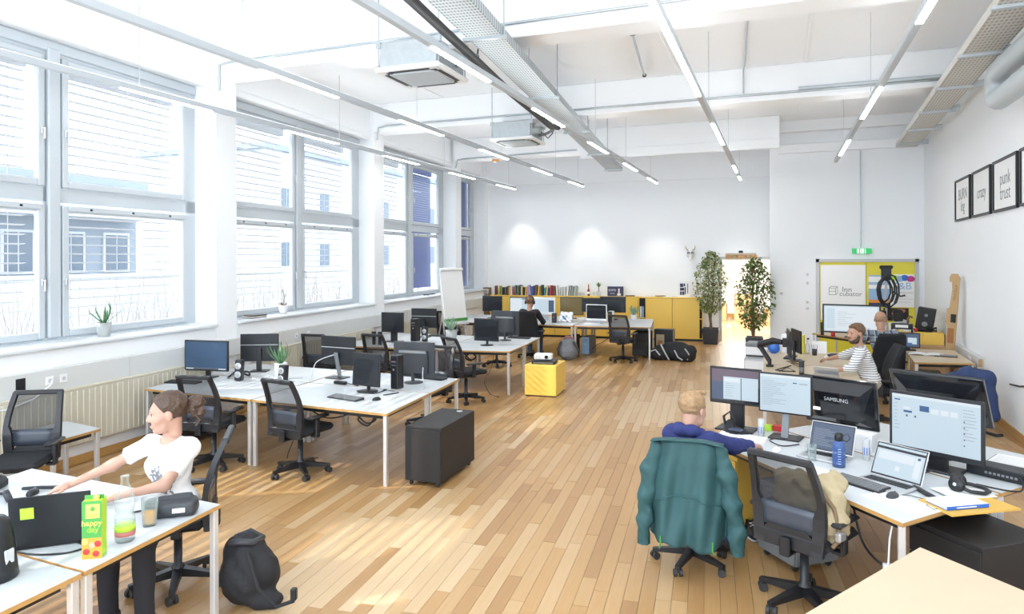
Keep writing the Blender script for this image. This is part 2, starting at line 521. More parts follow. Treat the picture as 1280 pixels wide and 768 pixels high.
# ================================================================ STRUCTURE
AL = math.atan(0.0685); OL = (-7.4, 6.0, 0.0)          # the window wall runs a little askew to the lamps
T = lambda s: (s - 6.0) * 1.00234
def LW(s, d, z):                                        # point by distance along the window wall, depth into it, height
    c, n = math.cos(AL), math.sin(AL)
    return (OL[0] - n * T(s) - c * d, OL[1] + c * T(s) - n * d, z)
AF = math.atan(0.08); OF = (-1.98, 19.72, 0.0)          # far wall
def FW(x, d, z):                                        # x along the far wall, d towards the room
    c, n = math.cos(AF), math.sin(AF)
    return (OF[0] + c * x + n * d, OF[1] + n * x - c * d, z)
AR = -math.atan(0.03); OR_ = (2.8, 10.5, 0.0)
def RW(s, d, z):                                        # s along the right wall, d into the room
    c, n = math.cos(AR), math.sin(AR)
    return (OR_[0] - n * (s - 10.5) - c * d, OR_[1] + c * (s - 10.5) - n * d, z)

# floor: base slab with separate boards
base = struct(G().box(-9.6, 4.6, -1.5, 28.2, -0.25, -0.016).build('floor', ['stem']))
FA = R(5.5)
def fl2w(u, v): return (u * math.cos(FA) - v * math.sin(FA), u * math.sin(FA) + v * math.cos(FA))
def inpoly(p, q):
    r = False
    for i in range(len(q)):
        (x1, y1), (x2, y2) = q[i], q[i - 1]
        if (y1 > p[1]) != (y2 > p[1]) and p[0] < (x2 - x1) * (p[1] - y1) / (y2 - y1) + x1: r = not r
    return r
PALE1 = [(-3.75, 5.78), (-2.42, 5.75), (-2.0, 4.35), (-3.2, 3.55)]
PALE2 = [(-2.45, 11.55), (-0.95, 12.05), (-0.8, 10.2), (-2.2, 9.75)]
OPEN = [(-4.6, 5.4), (-3.9, 5.8), (-3.1, 6.6), (-3.3, 9.8), (-3.0, 12.4), (-1.0, 13.2), (-0.9, 9.0), (-1.1, 5.6), (-0.9, 4.4), (-0.9, 3.8), (-3.2, 3.4)]
rnd = random.Random(11)
boards = []
u = -8.0
while u < 8.0:
    w = 0.105
    v = -1.0 - rnd.random() * 1.5
    while v < 29:
        ln = rnd.choice((0.45, 0.7, 0.9, 1.2, 1.5, 2.0)) * rnd.uniform(0.85, 1.15)
        cx, cy = fl2w(u + w / 2, v + ln / 2)
        if -9.2 < cx < 4.2 and 0.5 < cy < 28.0:
            tone = min(0.86, max(0.14, rnd.gauss(0.47, 0.13)))
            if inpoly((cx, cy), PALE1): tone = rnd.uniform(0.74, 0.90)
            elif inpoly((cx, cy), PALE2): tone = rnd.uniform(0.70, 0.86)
            boards.append((u, v, w, ln, tone, rnd.uniform(0, 0.0012), cx, cy))
        v += ln
    u += w
def board_geo(g, u, v, w, ln, dz):
    e = 0.0012
    g.box(u + e, u + w - e, v + e, v + ln - e, -0.016, -0.0012 + dz)
def tone_attr(me, tones):
    a = me.attributes.new('tone', 'FLOAT', 'FACE')
    a.data.foreach_set('value', tones)
near = sorted([b for b in boards if inpoly(b[6:8], OPEN)], key=lambda b: b[6] ** 2 + b[7] ** 2)[:300]
nearset = set(id(b) for b in near)
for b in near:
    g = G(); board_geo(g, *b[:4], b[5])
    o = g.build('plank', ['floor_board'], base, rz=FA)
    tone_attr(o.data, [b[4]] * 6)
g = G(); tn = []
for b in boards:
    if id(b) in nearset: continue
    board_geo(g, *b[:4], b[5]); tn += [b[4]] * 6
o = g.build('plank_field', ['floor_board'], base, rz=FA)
tone_attr(o.data, tn); o['kind'] = 'stuff'

# ceiling slab and cross beams
struct(G().box(-8.9, 3.6, -1.5, 20.6, 5.5, 5.7).build('ceiling', ['ceiling_paint']))
def beam(y0, y1, x0, x1, z0=4.92):
    g = G().box(x0, x1, y0, y1, z0, 5.5, bev=0.015)
    return struct(g.build('ceiling_beam', ['ceiling_paint']))
beam(7.55, 8.0, -7.55, 2.88); beam(12.15, 12.6, -7.85, 2.86)
b3 = beam(16.5, 16.95, -8.15, 0.02)
G().box(-4.6, 0.02, 16.44, 16.5, 4.76, 4.98, bev=0.01).build('beam_casing', ['ceiling_paint'], b3)
struct(G().box(-0.02, 2.72, 17.38, 17.5, 4.76, 4.97, bev=0.01).box(-0.2, 2.95, 17.3, 17.5, 5.25, 5.5).build('lintel', ['ceiling_paint']))
def ceiling_joints():
    g = G()
    for x in (-6.2, -4.9, -1.6, 0.4, 1.7):
        for y0, y1 in ((1.0, 7.5), (8.05, 12.1), (12.65, 16.45)):
            g.box(x - 0.02, x + 0.02, y0, y1, 5.475, 5.5, bev=0.004)
    return struct(g.build('trim_1', ['ceiling_paint']))
ceiling_joints()

# window wall: parapet, columns, edge beams, windows
g = G()
bays = [(-1.2, 3.1), (3.5, 7.55), (8.0, 12.15), (12.58, 16.6), (17.02, 18.92)]
for a, b in bays: g.box(-0.5, 0, T(a) , T(b), 0, 1.33)
wl = struct(g.box(-0.5, 0, T(-1.5), T(-1.2), 0, 5.5).box(-0.5, 0, T(18.92), T(19.35), 0, 5.5).build('wall_left', ['wall_paint'], None, OL, AL))
for a, b in ((3.1, 3.5), (7.55, 8.0), (12.15, 12.58), (16.6, 17.02)):
    struct(G().box(-0.5, 0.0, T(a), T(b), 0, 5.5, bev=0.012).build('column', ['wall_paint'], None, OL, AL))
for a, b in bays:
    g = G().box(-0.5, -0.10, T(a), T(b), 4.80, 5.5)
    g.tube([(-0.13, T(a), 4.83), (-0.13, T(b), 4.83)], 0.06, 10)
    struct(g.build('edge_beam', ['wall_paint'], None, OL, AL))
for i, (a, b) in enumerate(bays):
    struct(G().box(-0.34, 0.06, T(a) - 0.0, T(b), 1.33, 1.375, bev=0.012).build('window_sill', ['sill_paint'], None, OL, AL))
GLASS = [[(-0.9, 0.75), (1.2, 2.8)], [(3.74, 5.17), (5.55, 7.28)], [(8.28, 9.82), (10.2, 11.82)], [(12.86, 14.27), (14.68, 16.2)], [(17.2, 18.57)]]
for i, (bay, gl) in enumerate(zip(bays, GLASS)):
    w = struct(link('window_%d' % (i + 1), None, None, OL, AL))
    g = G(); a, b = T(bay[0]), T(bay[1])
    g.box(-0.44, -0.36, a, b, 1.375, 1.41).box(-0.44, -0.36, a, b, 4.62, 4.80).box(-0.44, -0.36, a, b, 2.96, 3.12)
    g.box(-0.40, -0.33, a, b, 4.66, 4.78, bev=0.01)
    edges = [a] + [v for p in gl for v in (T(p[0]) - 0.085, T(p[1]) + 0.085)] + [b]
    for k in range(0, len(edges), 2):
        g.box(-0.44, -0.36, edges[k], edges[k + 1], 1.41, 4.62)
        if 0 < k < len(edges) - 2: g.box(-0.36, -0.31, edges[k] + 0.03, edges[k + 1] - 0.03, 1.41, 4.7, bev=0.012)
    g.build('window_frame', ['frame_paint'], w)
    for j, (p, q) in enumerate(gl):
        p, q = T(p), T(q)
        for z0, z1 in ((1.49, 2.84), (3.21, 4.53)):
            sg = G()
            f = 0.085
            sg.box(-0.40, -0.325, p - f, p, z0 - f, z1 + f, bev=0.012).box(-0.40, -0.325, q, q + f, z0 - f, z1 + f, bev=0.012)
            sg.box(-0.40, -0.325, p, q, z0 - f, z0, bev=0.012).box(-0.40, -0.325, p, q, z1, z1 + f, bev=0.012)
            sa = sg.build('sash', ['frame_paint'], w)
            G().box(-0.375, -0.365, p - 0.01, q + 0.01, z0 - 0.01, z1 + 0.01).build('pane', ['glass'], sa)
            if j == 0: hy = q + 0.045
            else: hy = p - 0.045
            if len(gl) == 1: hy = q + 0.045
            hz = (z0 + z1) / 2 - 0.12
            G().box(-0.325, -0.31, hy - 0.014, hy + 0.014, hz - 0.04, hz + 0.04, bev=0.004).cyl((-0.31, hy, hz + 0.02), (-0.275, hy, hz + 0.02), 0.009, n=8).box(-0.285, -0.27, hy - 0.01, hy + 0.01, hz - 0.1, hz + 0.03, bev=0.004).build('handle', ['silver'], sa)
        # vent strip with dark slots under the transom, slim rail on top
        vg = G().box(-0.325, -0.295, p - 0.02, q + 0.02, 2.86, 2.92, bev=0.006)
        for k in range(3):
            yy = p + (q - p) * (0.15 + 0.35 * k)
            vg.box(-0.296, -0.292, yy - 0.016, yy + 0.016, 2.878, 2.902, mi=1)
        vg.build('vent_strip', ['frame_paint', 'black'], w)
        G().box(-0.325, -0.295, p - 0.03, q + 0.03, 4.54, 4.60, bev=0.006).build('top_rail', ['frame_paint'], w)

# venetian blinds hung outside the glass, one per column of panes; a blue screen in the last bay
def slat_mesh(p, q, tilt, m):
    return G().box(-0.033, 0.033, p, q, -0.0022, 0.0022, M=Matrix.Rotation(tilt, 4, 'Y')).mesh('slat', [m])
BL = ['near the camera end, out of the frame edge', 'behind the second pane column', 'in the leftmost visible panes', 'behind the pair of panes with the aloe pot in front',
      'in the second bay, left pane column', 'in the second bay, right pane column', 'in the third bay, left pane column']
names = iter(['white venetian blind beyond the left frame edge of the window wall', 'white venetian blind nearest the camera in the window wall',
              'white venetian blind in the pane column cut by the left photo edge', 'white venetian blind behind the panes above the small grey aloe pot',
              'white venetian blind behind the panes above the orchid pot', 'white venetian blind in the second bay, nearer its far column',
              'white venetian blind in the third bay beside the blue one', 'dark closed venetian blind, painted the blue of its backlight, in the third window bay'])
for i, gl in enumerate(GLASS[:4]):
    for j, (p, q) in enumerate(gl):
        p, q = T(p) - 0.02, T(q) + 0.02
        blue = (i == 3 and j == 1)
        b = thing('venetian_blind', next(names), 'blind', OL, AL, 'venetian blinds outside the windows')
        G().box(-0.62, -0.52, p, q, 4.47, 4.60).build('head_box', ['slat_white' if not blue else 'slat_backlit_blue'], b)
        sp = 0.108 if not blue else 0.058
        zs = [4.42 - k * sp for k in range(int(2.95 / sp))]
        me = slat_mesh(p, q, R(-12) if not blue else R(58), 'slat_backlit_blue' if blue else 'slat_white')
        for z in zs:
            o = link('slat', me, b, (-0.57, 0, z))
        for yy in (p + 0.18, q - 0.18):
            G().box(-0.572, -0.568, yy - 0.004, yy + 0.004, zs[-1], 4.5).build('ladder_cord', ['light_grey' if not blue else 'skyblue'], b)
b = thing('roller_screen', 'plain blue roller screen in the last half window bay', 'screen', OL, AL)
G().box(-0.565, -0.555, T(16.9), T(18.95), 1.40, 4.70).build('screen_cloth', ['screen_blue'], b)  # cloth widened past the bay to block a streak of sun
G().tube([(-0.56, T(16.9), 4.72), (-0.56, T(18.95), 4.72)], 0.045, 10).build('roller_tube', ['slat_backlit_blue'], b)

# far wall with the passage opening, partition with the exit door, right wall
XO0, XO1 = 0.47, 1.75
fw = struct(G().box(-6.6, XO0, 0, 0.16, 0, 5.5).box(XO0, XO1, 0, 0.16, 2.28, 5.5).box(-6.5, XO1, -0.03, 0, 4.5, 5.5, bev=0.008)
            .box(-6.5, XO0, -0.015, 0, 0, 0.1).build('wall_back', ['wall_paint'], None, OF, AF))
struct(G().box(XO0 - 0.05, XO0 + 0.03, -0.03, 0.2, 0, 2.32).box(XO0 - 0.05, XO1, -0.03, 0.2, 2.24, 2.32).build('trim_2', ['light_grey'], None, OF, AF))
struct(G().box(-0.21, 0.80, 17.5, 17.66, 0, 5.5).box(2.90, 3.1, 17.5, 17.66, 0, 5.5).box(0.80, 2.90, 17.5, 17.66, 2.26, 5.5).box(-0.21, -0.07, 17.66, 20.3, 0, 5.5).build('wall_partition', ['wall_paint']))
struct(G().box(0, 0.16, -12.0, 7.2, 0, 5.5).build('wall_right', ['wall_paint'], None, OR_, AR))
struct(G().box(-0.02, 0, -12.0, 7.0, 0, 0.11, bev=0.004).build('baseboard_right', ['ply_edge'], None, OR_, AR))
struct(G().box(0, 0.02, T(-1), T(18.9), 0, 0.10, bev=0.004).build('baseboard_left', ['ply_edge'], None, OL, AL))
# passage behind the opening
struct(G().box(-3.4, 0.9, 27.6, 27.75, 0, 3).box(-3.5, -3.35, 20.0, 27.7, 0, 3).box(0.75, 0.9, 20.2, 27.7, 0, 3).build('wall_passage', ['wall_paint']))
struct(G().box(-3.5, 0.9, 20.0, 27.75, 2.9, 3.0).build('ceiling_passage', ['ceiling_paint']))
struct(G().box(-3.3, 0.75, 27.57, 27.6, 0, 0.14).build('baseboard_passage', ['ply_edge']))
t = thing('added_passage_lamp', 'unseen flat ceiling lamp added to light the passage behind the opening', 'lamp', (-1.2, 23.5, 2.895))  # lamp out of view, added so the passage is bright
G().box(-0.25, 0.25, -1.2, 1.2, -0.05, 0, bev=0.01).build('housing', ['white'], t)
G().box(-0.22, 0.22, -1.15, 1.15, -0.06, -0.05).build('diffuser', ['led'], t)
def area(name, loc, rot, sx, sy, e, col=(1, 0.96, 0.9), parent=None):
    l = bpy.data.lights.new(name, 'AREA'); l.shape = 'RECTANGLE'; l.size = sx; l.size_y = sy; l.energy = e; l.color = col
    o = bpy.data.objects.new(name, l); COL.objects.link(o); o.location = loc; o.rotation_euler = rot
    if parent is not None: o.parent = parent
    return o
area('added_passage_light', (0, 0, -0.08), (0, 0, 0), 0.4, 2.2, 150, parent=t)

# electrical trunking and radiators under the windows
tr = thing('cable_trunking', 'long pale cable trunking below the window sills', 'trunking', OL, AL)
G().box(0, 0.07, T(3.6), T(18.8), 0.88, 1.13, bev=0.008).build('duct', ['trunk'], tr)
for s in (6.0, 9.0, 13.5): G().box(0.069, 0.073, T(s) - 0.004, T(s) + 0.004, 0.885, 1.125).build('joint_cover', ['light_grey'], tr)
for s in (4.98, 5.14, 8.85, 9.35, 9.7, 14.2):
    so = G().box(0.07, 0.082, T(s) - 0.045, T(s) + 0.045, 0.96, 1.05, bev=0.006).build('socket', ['white'], tr)
    G().cyl((0.079, T(s), 1.005), (0.083, T(s), 1.005), 0.022, n=12).build('socket_hole', ['light_grey'], so)
G().box(0.068, 0.074, T(4.62), T(4.72), 0.93, 1.08).build('open_module', ['black'], tr)
tag(G().tube([LW(5.0, -0.085, 1.0), LW(4.95, -0.13, 0.97), LW(4.75, -0.15, 0.86), LW(4.5, -0.12, 0.80), LW(4.2, -0.1, 0.82)], 0.009, 6).build('cord', ['white']), 'white plug cord hanging from the trunking socket at left', 'cord')
def radiator(s0, s1, label):
    t = thing('radiator', label, 'radiator', OL, AL, 'radiators under the windows')
    G().box(0.03, 0.10, T(s0), T(s1), 0.24, 0.86, bev=0.01).box(0.025, 0.105, T(s0), T(s1), 0.855, 0.885, bev=0.006).build('body', ['cream'], t)
    g = G(); n = int((s1 - s0) / 0.075)
    for k in range(n):
        y = T(s0) + 0.04 + k * 0.075
        g.box(0.10, 0.112, y - 0.014, y + 0.014, 0.26, 0.84, bev=0.008)
    g.build('rib_panel', ['cream'], t)
    G().cyl((0.06, T(s1) + 0.0, 0.3), (0.06, T(s1) + 0.1, 0.3), 0.012, n=8).cyl((0.06, T(s1) + 0.1, 0.0), (0.06, T(s1) + 0.1, 0.32), 0.012, n=8).build('pipe', ['cream'], t)
radiator(4.2, 7.4, 'cream ribbed radiator beside the woman in the white T-shirt')
radiator(8.3, 11.9, 'cream ribbed radiator behind the first desk group')
radiator(12.8, 16.2, 'cream ribbed radiator behind the second desk group')

# outside: pale houses and bare bushes seen between the slats
struct(G().box(-90, -8.6, -30, 120, -2.6, -2.5).build('ground', ['outside_ground']))
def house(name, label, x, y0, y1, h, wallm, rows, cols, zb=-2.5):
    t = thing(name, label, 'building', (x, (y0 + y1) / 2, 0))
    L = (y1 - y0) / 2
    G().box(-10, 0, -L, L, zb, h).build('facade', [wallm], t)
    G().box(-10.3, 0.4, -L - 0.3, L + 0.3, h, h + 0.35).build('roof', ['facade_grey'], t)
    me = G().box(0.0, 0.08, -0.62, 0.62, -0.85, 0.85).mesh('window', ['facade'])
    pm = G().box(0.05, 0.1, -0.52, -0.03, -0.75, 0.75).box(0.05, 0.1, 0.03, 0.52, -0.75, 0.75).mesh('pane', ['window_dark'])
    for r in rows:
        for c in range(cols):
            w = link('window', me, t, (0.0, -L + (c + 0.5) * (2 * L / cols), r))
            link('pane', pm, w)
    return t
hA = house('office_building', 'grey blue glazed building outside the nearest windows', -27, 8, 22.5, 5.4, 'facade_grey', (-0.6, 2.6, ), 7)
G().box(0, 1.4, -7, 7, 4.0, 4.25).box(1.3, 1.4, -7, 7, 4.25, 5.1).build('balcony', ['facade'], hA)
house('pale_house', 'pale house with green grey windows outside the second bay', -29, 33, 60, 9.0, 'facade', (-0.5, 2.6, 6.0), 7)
t = thing('garden_wall', 'long pale garden wall behind the bare bushes outside', 'garden wall', (-21.5, 24, 0))
G().box(-0.15, 0.15, -17, 17, -2.5, 1.7).build('panel', ['outside_ground'], t)
G().box(-0.22, 0.22, -17, 17, 1.7, 1.8).build('coping', ['facade'], t)
g = G(); rb = random.Random(5)
for k in range(520):
    y = rb.uniform(5, 34); x = -11.5 - rb.random() * 4 - 0.15 * y
    z0 = -2.5; p = [(x, y, z0)]
    a = rb.uniform(0, 6.3)
    for j in range(4):
        p.append((p[-1][0] + rb.uniform(-.25, .25), p[-1][1] + rb.uniform(-.35, .35), p[-1][2] + rb.uniform(0.8, 1.25)))
    g.tube(p, [0.02, 0.016, 0.012, 0.008, 0.004], 3, caps=False)
tag(g.build('bare_bush', ['twig']), 'bare winter bushes outside the windows', 'bush', None, 'stuff')

# ================================================================ CEILING FITTINGS
def track(x, y0, y1, label, lit, cords):
    t = thing('linear_lamp', label, 'lamp', (x, 0, 4.3), 0, 'linear ceiling lamps')
    G().box(-0.035, 0.035, y0, y1, 0, 0.075, bev=0.006).build('housing', ['frame_paint'], t)
    G().box(-0.025, 0.025, y0 + .1, y1 - .1, 0.073, 0.077).build('added_uplight', ['ceiling_fill_glow'], t)  # glowing strip added on top of the lamp to brighten the ceiling
    for a, b in lit:
        G().box(-0.028, 0.028, a, b, -0.008, 0.004).build('diffuser', ['led'], t)
    for y in cords: G().cyl((0, y, 0.075), (0, y, 1.2), 0.004, n=5).build('hanger_wire', ['light_grey'], t)
    l = bpy.data.lights.new('end_spot', 'SPOT'); l.energy = 60; l.spot_size = R(62); l.spot_blend = 0.8; l.color = (1, 0.96, 0.88); l.shadow_soft_size = 0.03
    o = bpy.data.objects.new('end_spot', l); COL.objects.link(o); o.parent = t; o.location = (0, y1 + 0.05, -0.03); o.rotation_euler = (R(12), 0, 0)
    return t
def lit_rows(y0, y1, on=1.35, off=1.5): 
    r = []; y = y1 - on
    while y > y0:
        r.append((y, y + on)); y -= on + off
    return r
track(-7.14, 3.0, 18.5, 'slim white linear lamp closest to the windows, crossing the columns', lit_rows(3, 18.5), (6, 10, 14, 18))
track(-5.1, 3.0, 18.5, 'slim white linear lamp second from the windows, left of the air units', lit_rows(3, 18.5), (5.5, 9.1, 12.5, 16, 18))
track(-3.05, 3.0, 18.5, 'white linear lamp crossing under the grey mesh cable tray', lit_rows(3, 18.5), (4.6, 11.9, 14.5, 17.5))
track(-0.92, 3.0, 18.5, 'white linear lamp between the cable tray and the exit door bay', [(3.2, 8.7), (10.6, 12.6), (15.6, 16.9), (17.7, 18.5)], (6, 10, 14, 18))
track(1.12, 3.0, 15.9, 'white linear lamp nearest the framed prints', [(3.4, 6.7), (9.1, 11.0), (13.0, 14.8)], (6, 10, 14))

def ac_unit(loc, label):
    t = thing('air_conditioner', label, 'air conditioner', loc, R(1), 'ceiling air conditioners')
    G().box(-0.42, 0.42, -0.42, 0.42, -0.03, 0.03, bev=0.02).build('panel', ['white'], t)
    g = G()
    for a in range(4):
        M = Matrix.Rotation(R(90 * a), 4, 'Z')
        g.box(-0.26, 0.26, 0.315, 0.365, -0.036, -0.028, M=M)
        g.box(0.24, 0.31, 0.26, 0.33, -0.036, -0.028, bev=0.002, M=M)
    g.build('air_slot', ['black'], t)
    G().box(-0.29, 0.29, -0.29, 0.29, -0.045, -0.03, bev=0.02).build('grille', ['frame_paint'], t)
    G().box(-0.37, 0.37, -0.37, 0.37, 0.03, 0.32, bev=0.01).build('housing', ['galv'], t)
    for x in (-0.39, 0.39):
        for y in (-0.36, 0.36):
            G().cyl((x, y, 0.0), (x, y, 1.0), 0.008, n=6).box(x - 0.03, x + 0.03, y - 0.02, y + 0.02, 0.26, 0.33).build('hanger', ['galv'], t)
    G().tube([(0.37, -0.1, 0.25), (0.50, -0.12, 0.27), (0.66, -0.2, 0.22)], 0.035, 8).build('hose', ['light_grey'], t)
    G().tube([(0.37, 0.15, 0.12), (0.52, 0.1, 0.13), (0.68, 0.1, 0.2)], 0.028, 8).build('pipe', ['mid_grey'], t)
    G().tube([(0.38, 0.25, 0.2), (0.5, 0.3, 0.08), (0.62, 0.2, 0.15), (0.68, 0.1, 0.28)], 0.01, 6).build('wire', ['black'], t)
    return t
ac_unit((-3.98, 7.25, 4.50), 'nearer white cassette air conditioner hung under the ceiling')
ac_unit((-4.62, 12.15, 4.52), 'farther white cassette air conditioner beside the mesh tray')

def tray(p0, p1, w, h, z, m, label):
    d = Vector((p1[0] - p0[0], p1[1] - p0[1], 0)); L = d.length
    t = thing('cable_tray', label, 'cable tray', (p0[0], p0[1], z), math.atan2(-d.x, d.y))
    G().box(-w / 2, w / 2, 0, L, 0, 0.006).build('tray_floor', [m], t)
    for x in (-w / 2, w / 2):
        G().box(x - 0.004, x + 0.004, 0, L, 0, h).build('side_rail', [m], t)
    return t, L
t, L = tray((-2.72, 5.0), (-4.12, 18.2), 0.38, 0.1, 4.64, 'tray_wire', 'grey wire mesh cable tray running under the ceiling')
for k, x in enumerate((-0.10, -0.03, 0.05, 0.11)):
    G().tube([(x, 0, 0.03), (x + 0.02, L * 0.3, 0.035), (x - 0.02, L * 0.6, 0.03), (x, L, 0.03)], 0.024, 6).build('laid_cable', [('mid_grey', 'galv', 'beige_metal', 'dark_grey')[k]], t)
for k in range(5): G().box(-0.24, 0.24, 1.6 + k * 2.8, 1.66 + k * 2.8, -0.03, 0.0).cyl((-0.21, 1.63 + k * 2.8, 0), (-0.21, 1.63 + k * 2.8, 0.8), 0.008, n=6).cyl((0.21, 1.63 + k * 2.8, 0), (0.21, 1.63 + k * 2.8, 0.8), 0.008, n=6).build('bracket', ['galv'], t)
o = tag(G().tube([(-3.02, 5.0, 4.62), (-3.42, 8.6, 4.58), (-3.68, 11.3, 4.58), (-3.74, 11.7, 4.66), (-3.78, 12.0, 4.7)], 0.05, 10).build('refrigerant_pipe', ['rubber']), 'black insulated pipe clipped along the grey mesh tray', 'pipe')
t, L = tray((2.10, 6.6), (2.62, 17.2), 0.40, 0.1, 4.72, 'tray_beige', 'beige slotted cable tray along the right wall')
for k in range(6): G().box(-0.24, 0.24, 1.2 + k * 1.75, 1.28 + k * 1.75, -0.035, 0.0, bev=0.004).box(0.2, 0.34, 1.2 + k * 1.75, 1.28 + k * 1.75, -0.03, 0.06).build('bracket', ['frame_paint'], t)
G().tube([(0.02, 0, 0.03), (0.02, L, 0.03)], 0.03, 6).tube([(-0.1, 0, 0.03), (-0.1, L, 0.03)], 0.03, 6).build('laid_cable', ['light_grey'], t)
# big grey pipe with a return bend by the right wall
pts = [(2.40, 6.0, 4.53), (2.46, 9.4, 4.53)]
for k in range(9):
    a = math.pi * k / 8
    pts.append((2.46 + 0.02 * math.sin(a), 9.75 + 0.17 * math.sin(a), 4.36 + 0.17 * math.cos(a)))
pts += [(2.46, 9.4, 4.19), (2.40, 6.0, 4.19)]
tag(G().tube(pts, 0.125, 14).build('grey_pipe', ['pipe_grey']), 'thick pale grey pipe with a return bend high on the right wall', 'pipe')
# conduits on the beams
for pts, r, lab in (([(-7.4, 7.52, 4.7), (-7.4, 7.52, 5.06), (-7.2, 7.52, 5.08), (-3.0, 7.52, 5.08), (2.8, 7.52, 5.08)], 0.018, 'thin grey conduit along the nearest ceiling beam'),
                    ([(-7.72, 12.12, 4.75), (-7.7, 12.12, 5.0), (-7.5, 12.12, 5.03), (2.75, 12.12, 5.02)], 0.02, 'thin grey conduit along the middle ceiling beam'),
                    ([(-8.05, 16.47, 4.72), (-8.0, 16.47, 4.93), (-7.8, 16.47, 4.95), (-4.7, 16.47, 5.0)], 0.02, 'thin grey conduit along the farthest ceiling beam')):
    tag(G().tube(pts, r, 8).build('conduit', ['galv']), lab, 'conduit')
tag(G().tube([(0.3, 12.08, 5.06), (2.55, 12.08, 5.06)], 0.028, 8).build('conduit', ['pipe_grey']), 'thicker doubled conduit at the right end of the middle beam', 'conduit')
tag(G().tube([(-0.55, 12.1, 5.06), (-0.55, 12.1, 5.45), (-0.52, 11.9, 5.475), (-0.42, 10.2, 5.475), (-0.30, 8.3, 5.475)], 0.014, 6).build('conduit', ['galv']), 'slim conduit dropping from the ceiling onto the middle beam', 'conduit')
tag(G().tube([(1.74, 17.46, 4.75), (1.74, 17.46, 2.52)], 0.014, 6).build('conduit', ['galv']), 'vertical conduit running down to the exit sign', 'conduit')
t = thing('hanging_tube', 'slim grey rod lamp hanging down from the ceiling near the beam', 'lamp', (-1.87, 9.35, 5.5))
G().tube([(0, 0, -0.13), (-0.23, 2.15, -0.13)], 0.02, 8).build('rod', ['galv'], t)
G().ell((0, 0, -0.10), (0.06, 0.06, 0.05)).cyl((0, 0, -0.08), (0, 0, 0), 0.01).build('ceiling_mount', ['mid_grey'], t)
G().ell((-0.23, 2.15, -0.13), (0.035, 0.035, 0.035)).build('end_cap', ['black'], t)
t = thing('smoke_detector', 'small round smoke detector with an orange rim under the far beam', 'smoke detector', (-7.0, 16.72, 4.92))
G().lathe([(0.09, 0.0), (0.095, -0.03), (0.08, -0.05)], 16).build('rim', ['orange'], t)
G().lathe([(0.07, -0.05), (0.055, -0.08), (0.0, -0.085)], 16).build('dome', ['white'], t)
t = thing('exit_sign', 'small green lit exit sign above the yellow double door', 'sign', (1.76, 17.44, 2.44))
G().box(-0.2, 0.2, -0.02, 0.03, -0.06, 0.06, bev=0.006).build('box', ['exit_green'], t)
G().box(-0.035, 0.035, -0.025, -0.02, -0.05, 0.05).box(-0.10, -0.06, -0.025, -0.02, -0.045, 0.045).box(0.06, 0.075, -0.025, -0.02, -0.045, 0.045).build('pictogram', ['exit_white'], t)
G().ell((-0.01, -0.026, 0.035), (0.012, 0.003, 0.012)).box(-0.02, 0.005, -0.03, -0.025, -0.01, 0.025).box(-0.03, -0.015, -0.03, -0.025, -0.045, -0.01).box(0.0, 0.018, -0.03, -0.025, -0.04, -0.01).build('running_figure', ['exit_green'], t)

# exit double door
d = struct(link('door_1', None, None, (1.85, 17.5, 0)))
G().box(-1.05, -0.98, -0.04, 0.1, 0, 2.26).box(0.98, 1.05, -0.04, 0.1, 0, 2.26).box(-1.05, 1.05, -0.04, 0.1, 2.19, 2.26).build('door_frame', ['light_grey'], d)
for sx in (-1, 1):
    lf = G().box(min(0.002 * sx, 0.98 * sx), max(0.002 * sx, 0.98 * sx), 0.0, 0.06, 0.01, 2.19, bev=0.006).build('door_leaf', ['yellow_door'], d)
    G().box(0.06 * sx - 0.012, 0.06 * sx + 0.012, -0.03, 0.0, 0.95, 1.15, bev=0.004).tube([(0.06 * sx, -0.03, 1.08), (0.06 * sx, -0.05, 1.08), (0.17 * sx, -0.05, 1.08)], 0.009, 6).build('door_handle', ['silver'], lf)
G().box(-0.02, 0.02, 0.06, 0.075, 0.01, 2.19).build('added_gap_backing', ['yellow_door'], d)  # strip added behind the leaves so no light shows through the gap
t = thing('door_panel', 'white board with a cube logo on the left yellow door leaf', 'sign', (1.42, 17.494, 1.46))
G().box(-0.52, 0.42, -0.012, 0.0, -0.62, 0.66).build('board', ['paper'], t)
lettering('Inn', 0.17, 'mid_grey', t, MX((0.035, -0.013, 0.09)) @ FACE_Y)
lettering('cubator', 0.15, 'mid_grey', t, MX((0.11, -0.013, -0.01)) @ FACE_Y)
g = G()
P8 = [(-0.34, 0.12), (-0.2, 0.12), (-0.16, 0.16), (-0.3, 0.16), (-0.34, -0.03), (-0.2, -0.03), (-0.16, 0.01)]
for a, b in ((0, 1), (1, 2), (2, 3), (3, 0), (0, 4), (4, 5), (5, 1), (5, 6), (6, 2)):
    g.tube([(P8[a][0], -0.014, P8[a][1]), (P8[b][0], -0.014, P8[b][1])], 0.005, 4)
g.tube([(-0.34, -0.014, 0.05), (-0.2, -0.014, 0.05)], 0.005, 4)
g.build('cube_logo', ['mid_grey'], t)
t = thing('poster', 'tall poster with blue sky and orange horizon on the right door leaf', 'poster', (2.12, 17.494, 1.53), 0, 'posters on the yellow door')
G().box(-0.22, 0.22, -0.006, 0, -0.36, 0.36).build('sheet', ['skyblue'], t)
G().box(-0.22, 0.22, -0.008, -0.006, -0.34, -0.2).build('orange_band', ['orange'], t)
G().box(-0.22, 0.22, -0.008, -0.006, 0.05, 0.14).box(-0.22, 0.1, -0.008, -0.006, 0.2, 0.33).build('cloud_band', ['paper'], t)
G().box(-0.22, 0.22, -0.009, -0.008, -0.36, -0.27).build('dark_band', ['purple'], t)
t = thing('poster', 'white poster with large letters and a bright colour splash on the right door leaf', 'poster', (2.58, 17.494, 1.55), 0, 'posters on the yellow door')
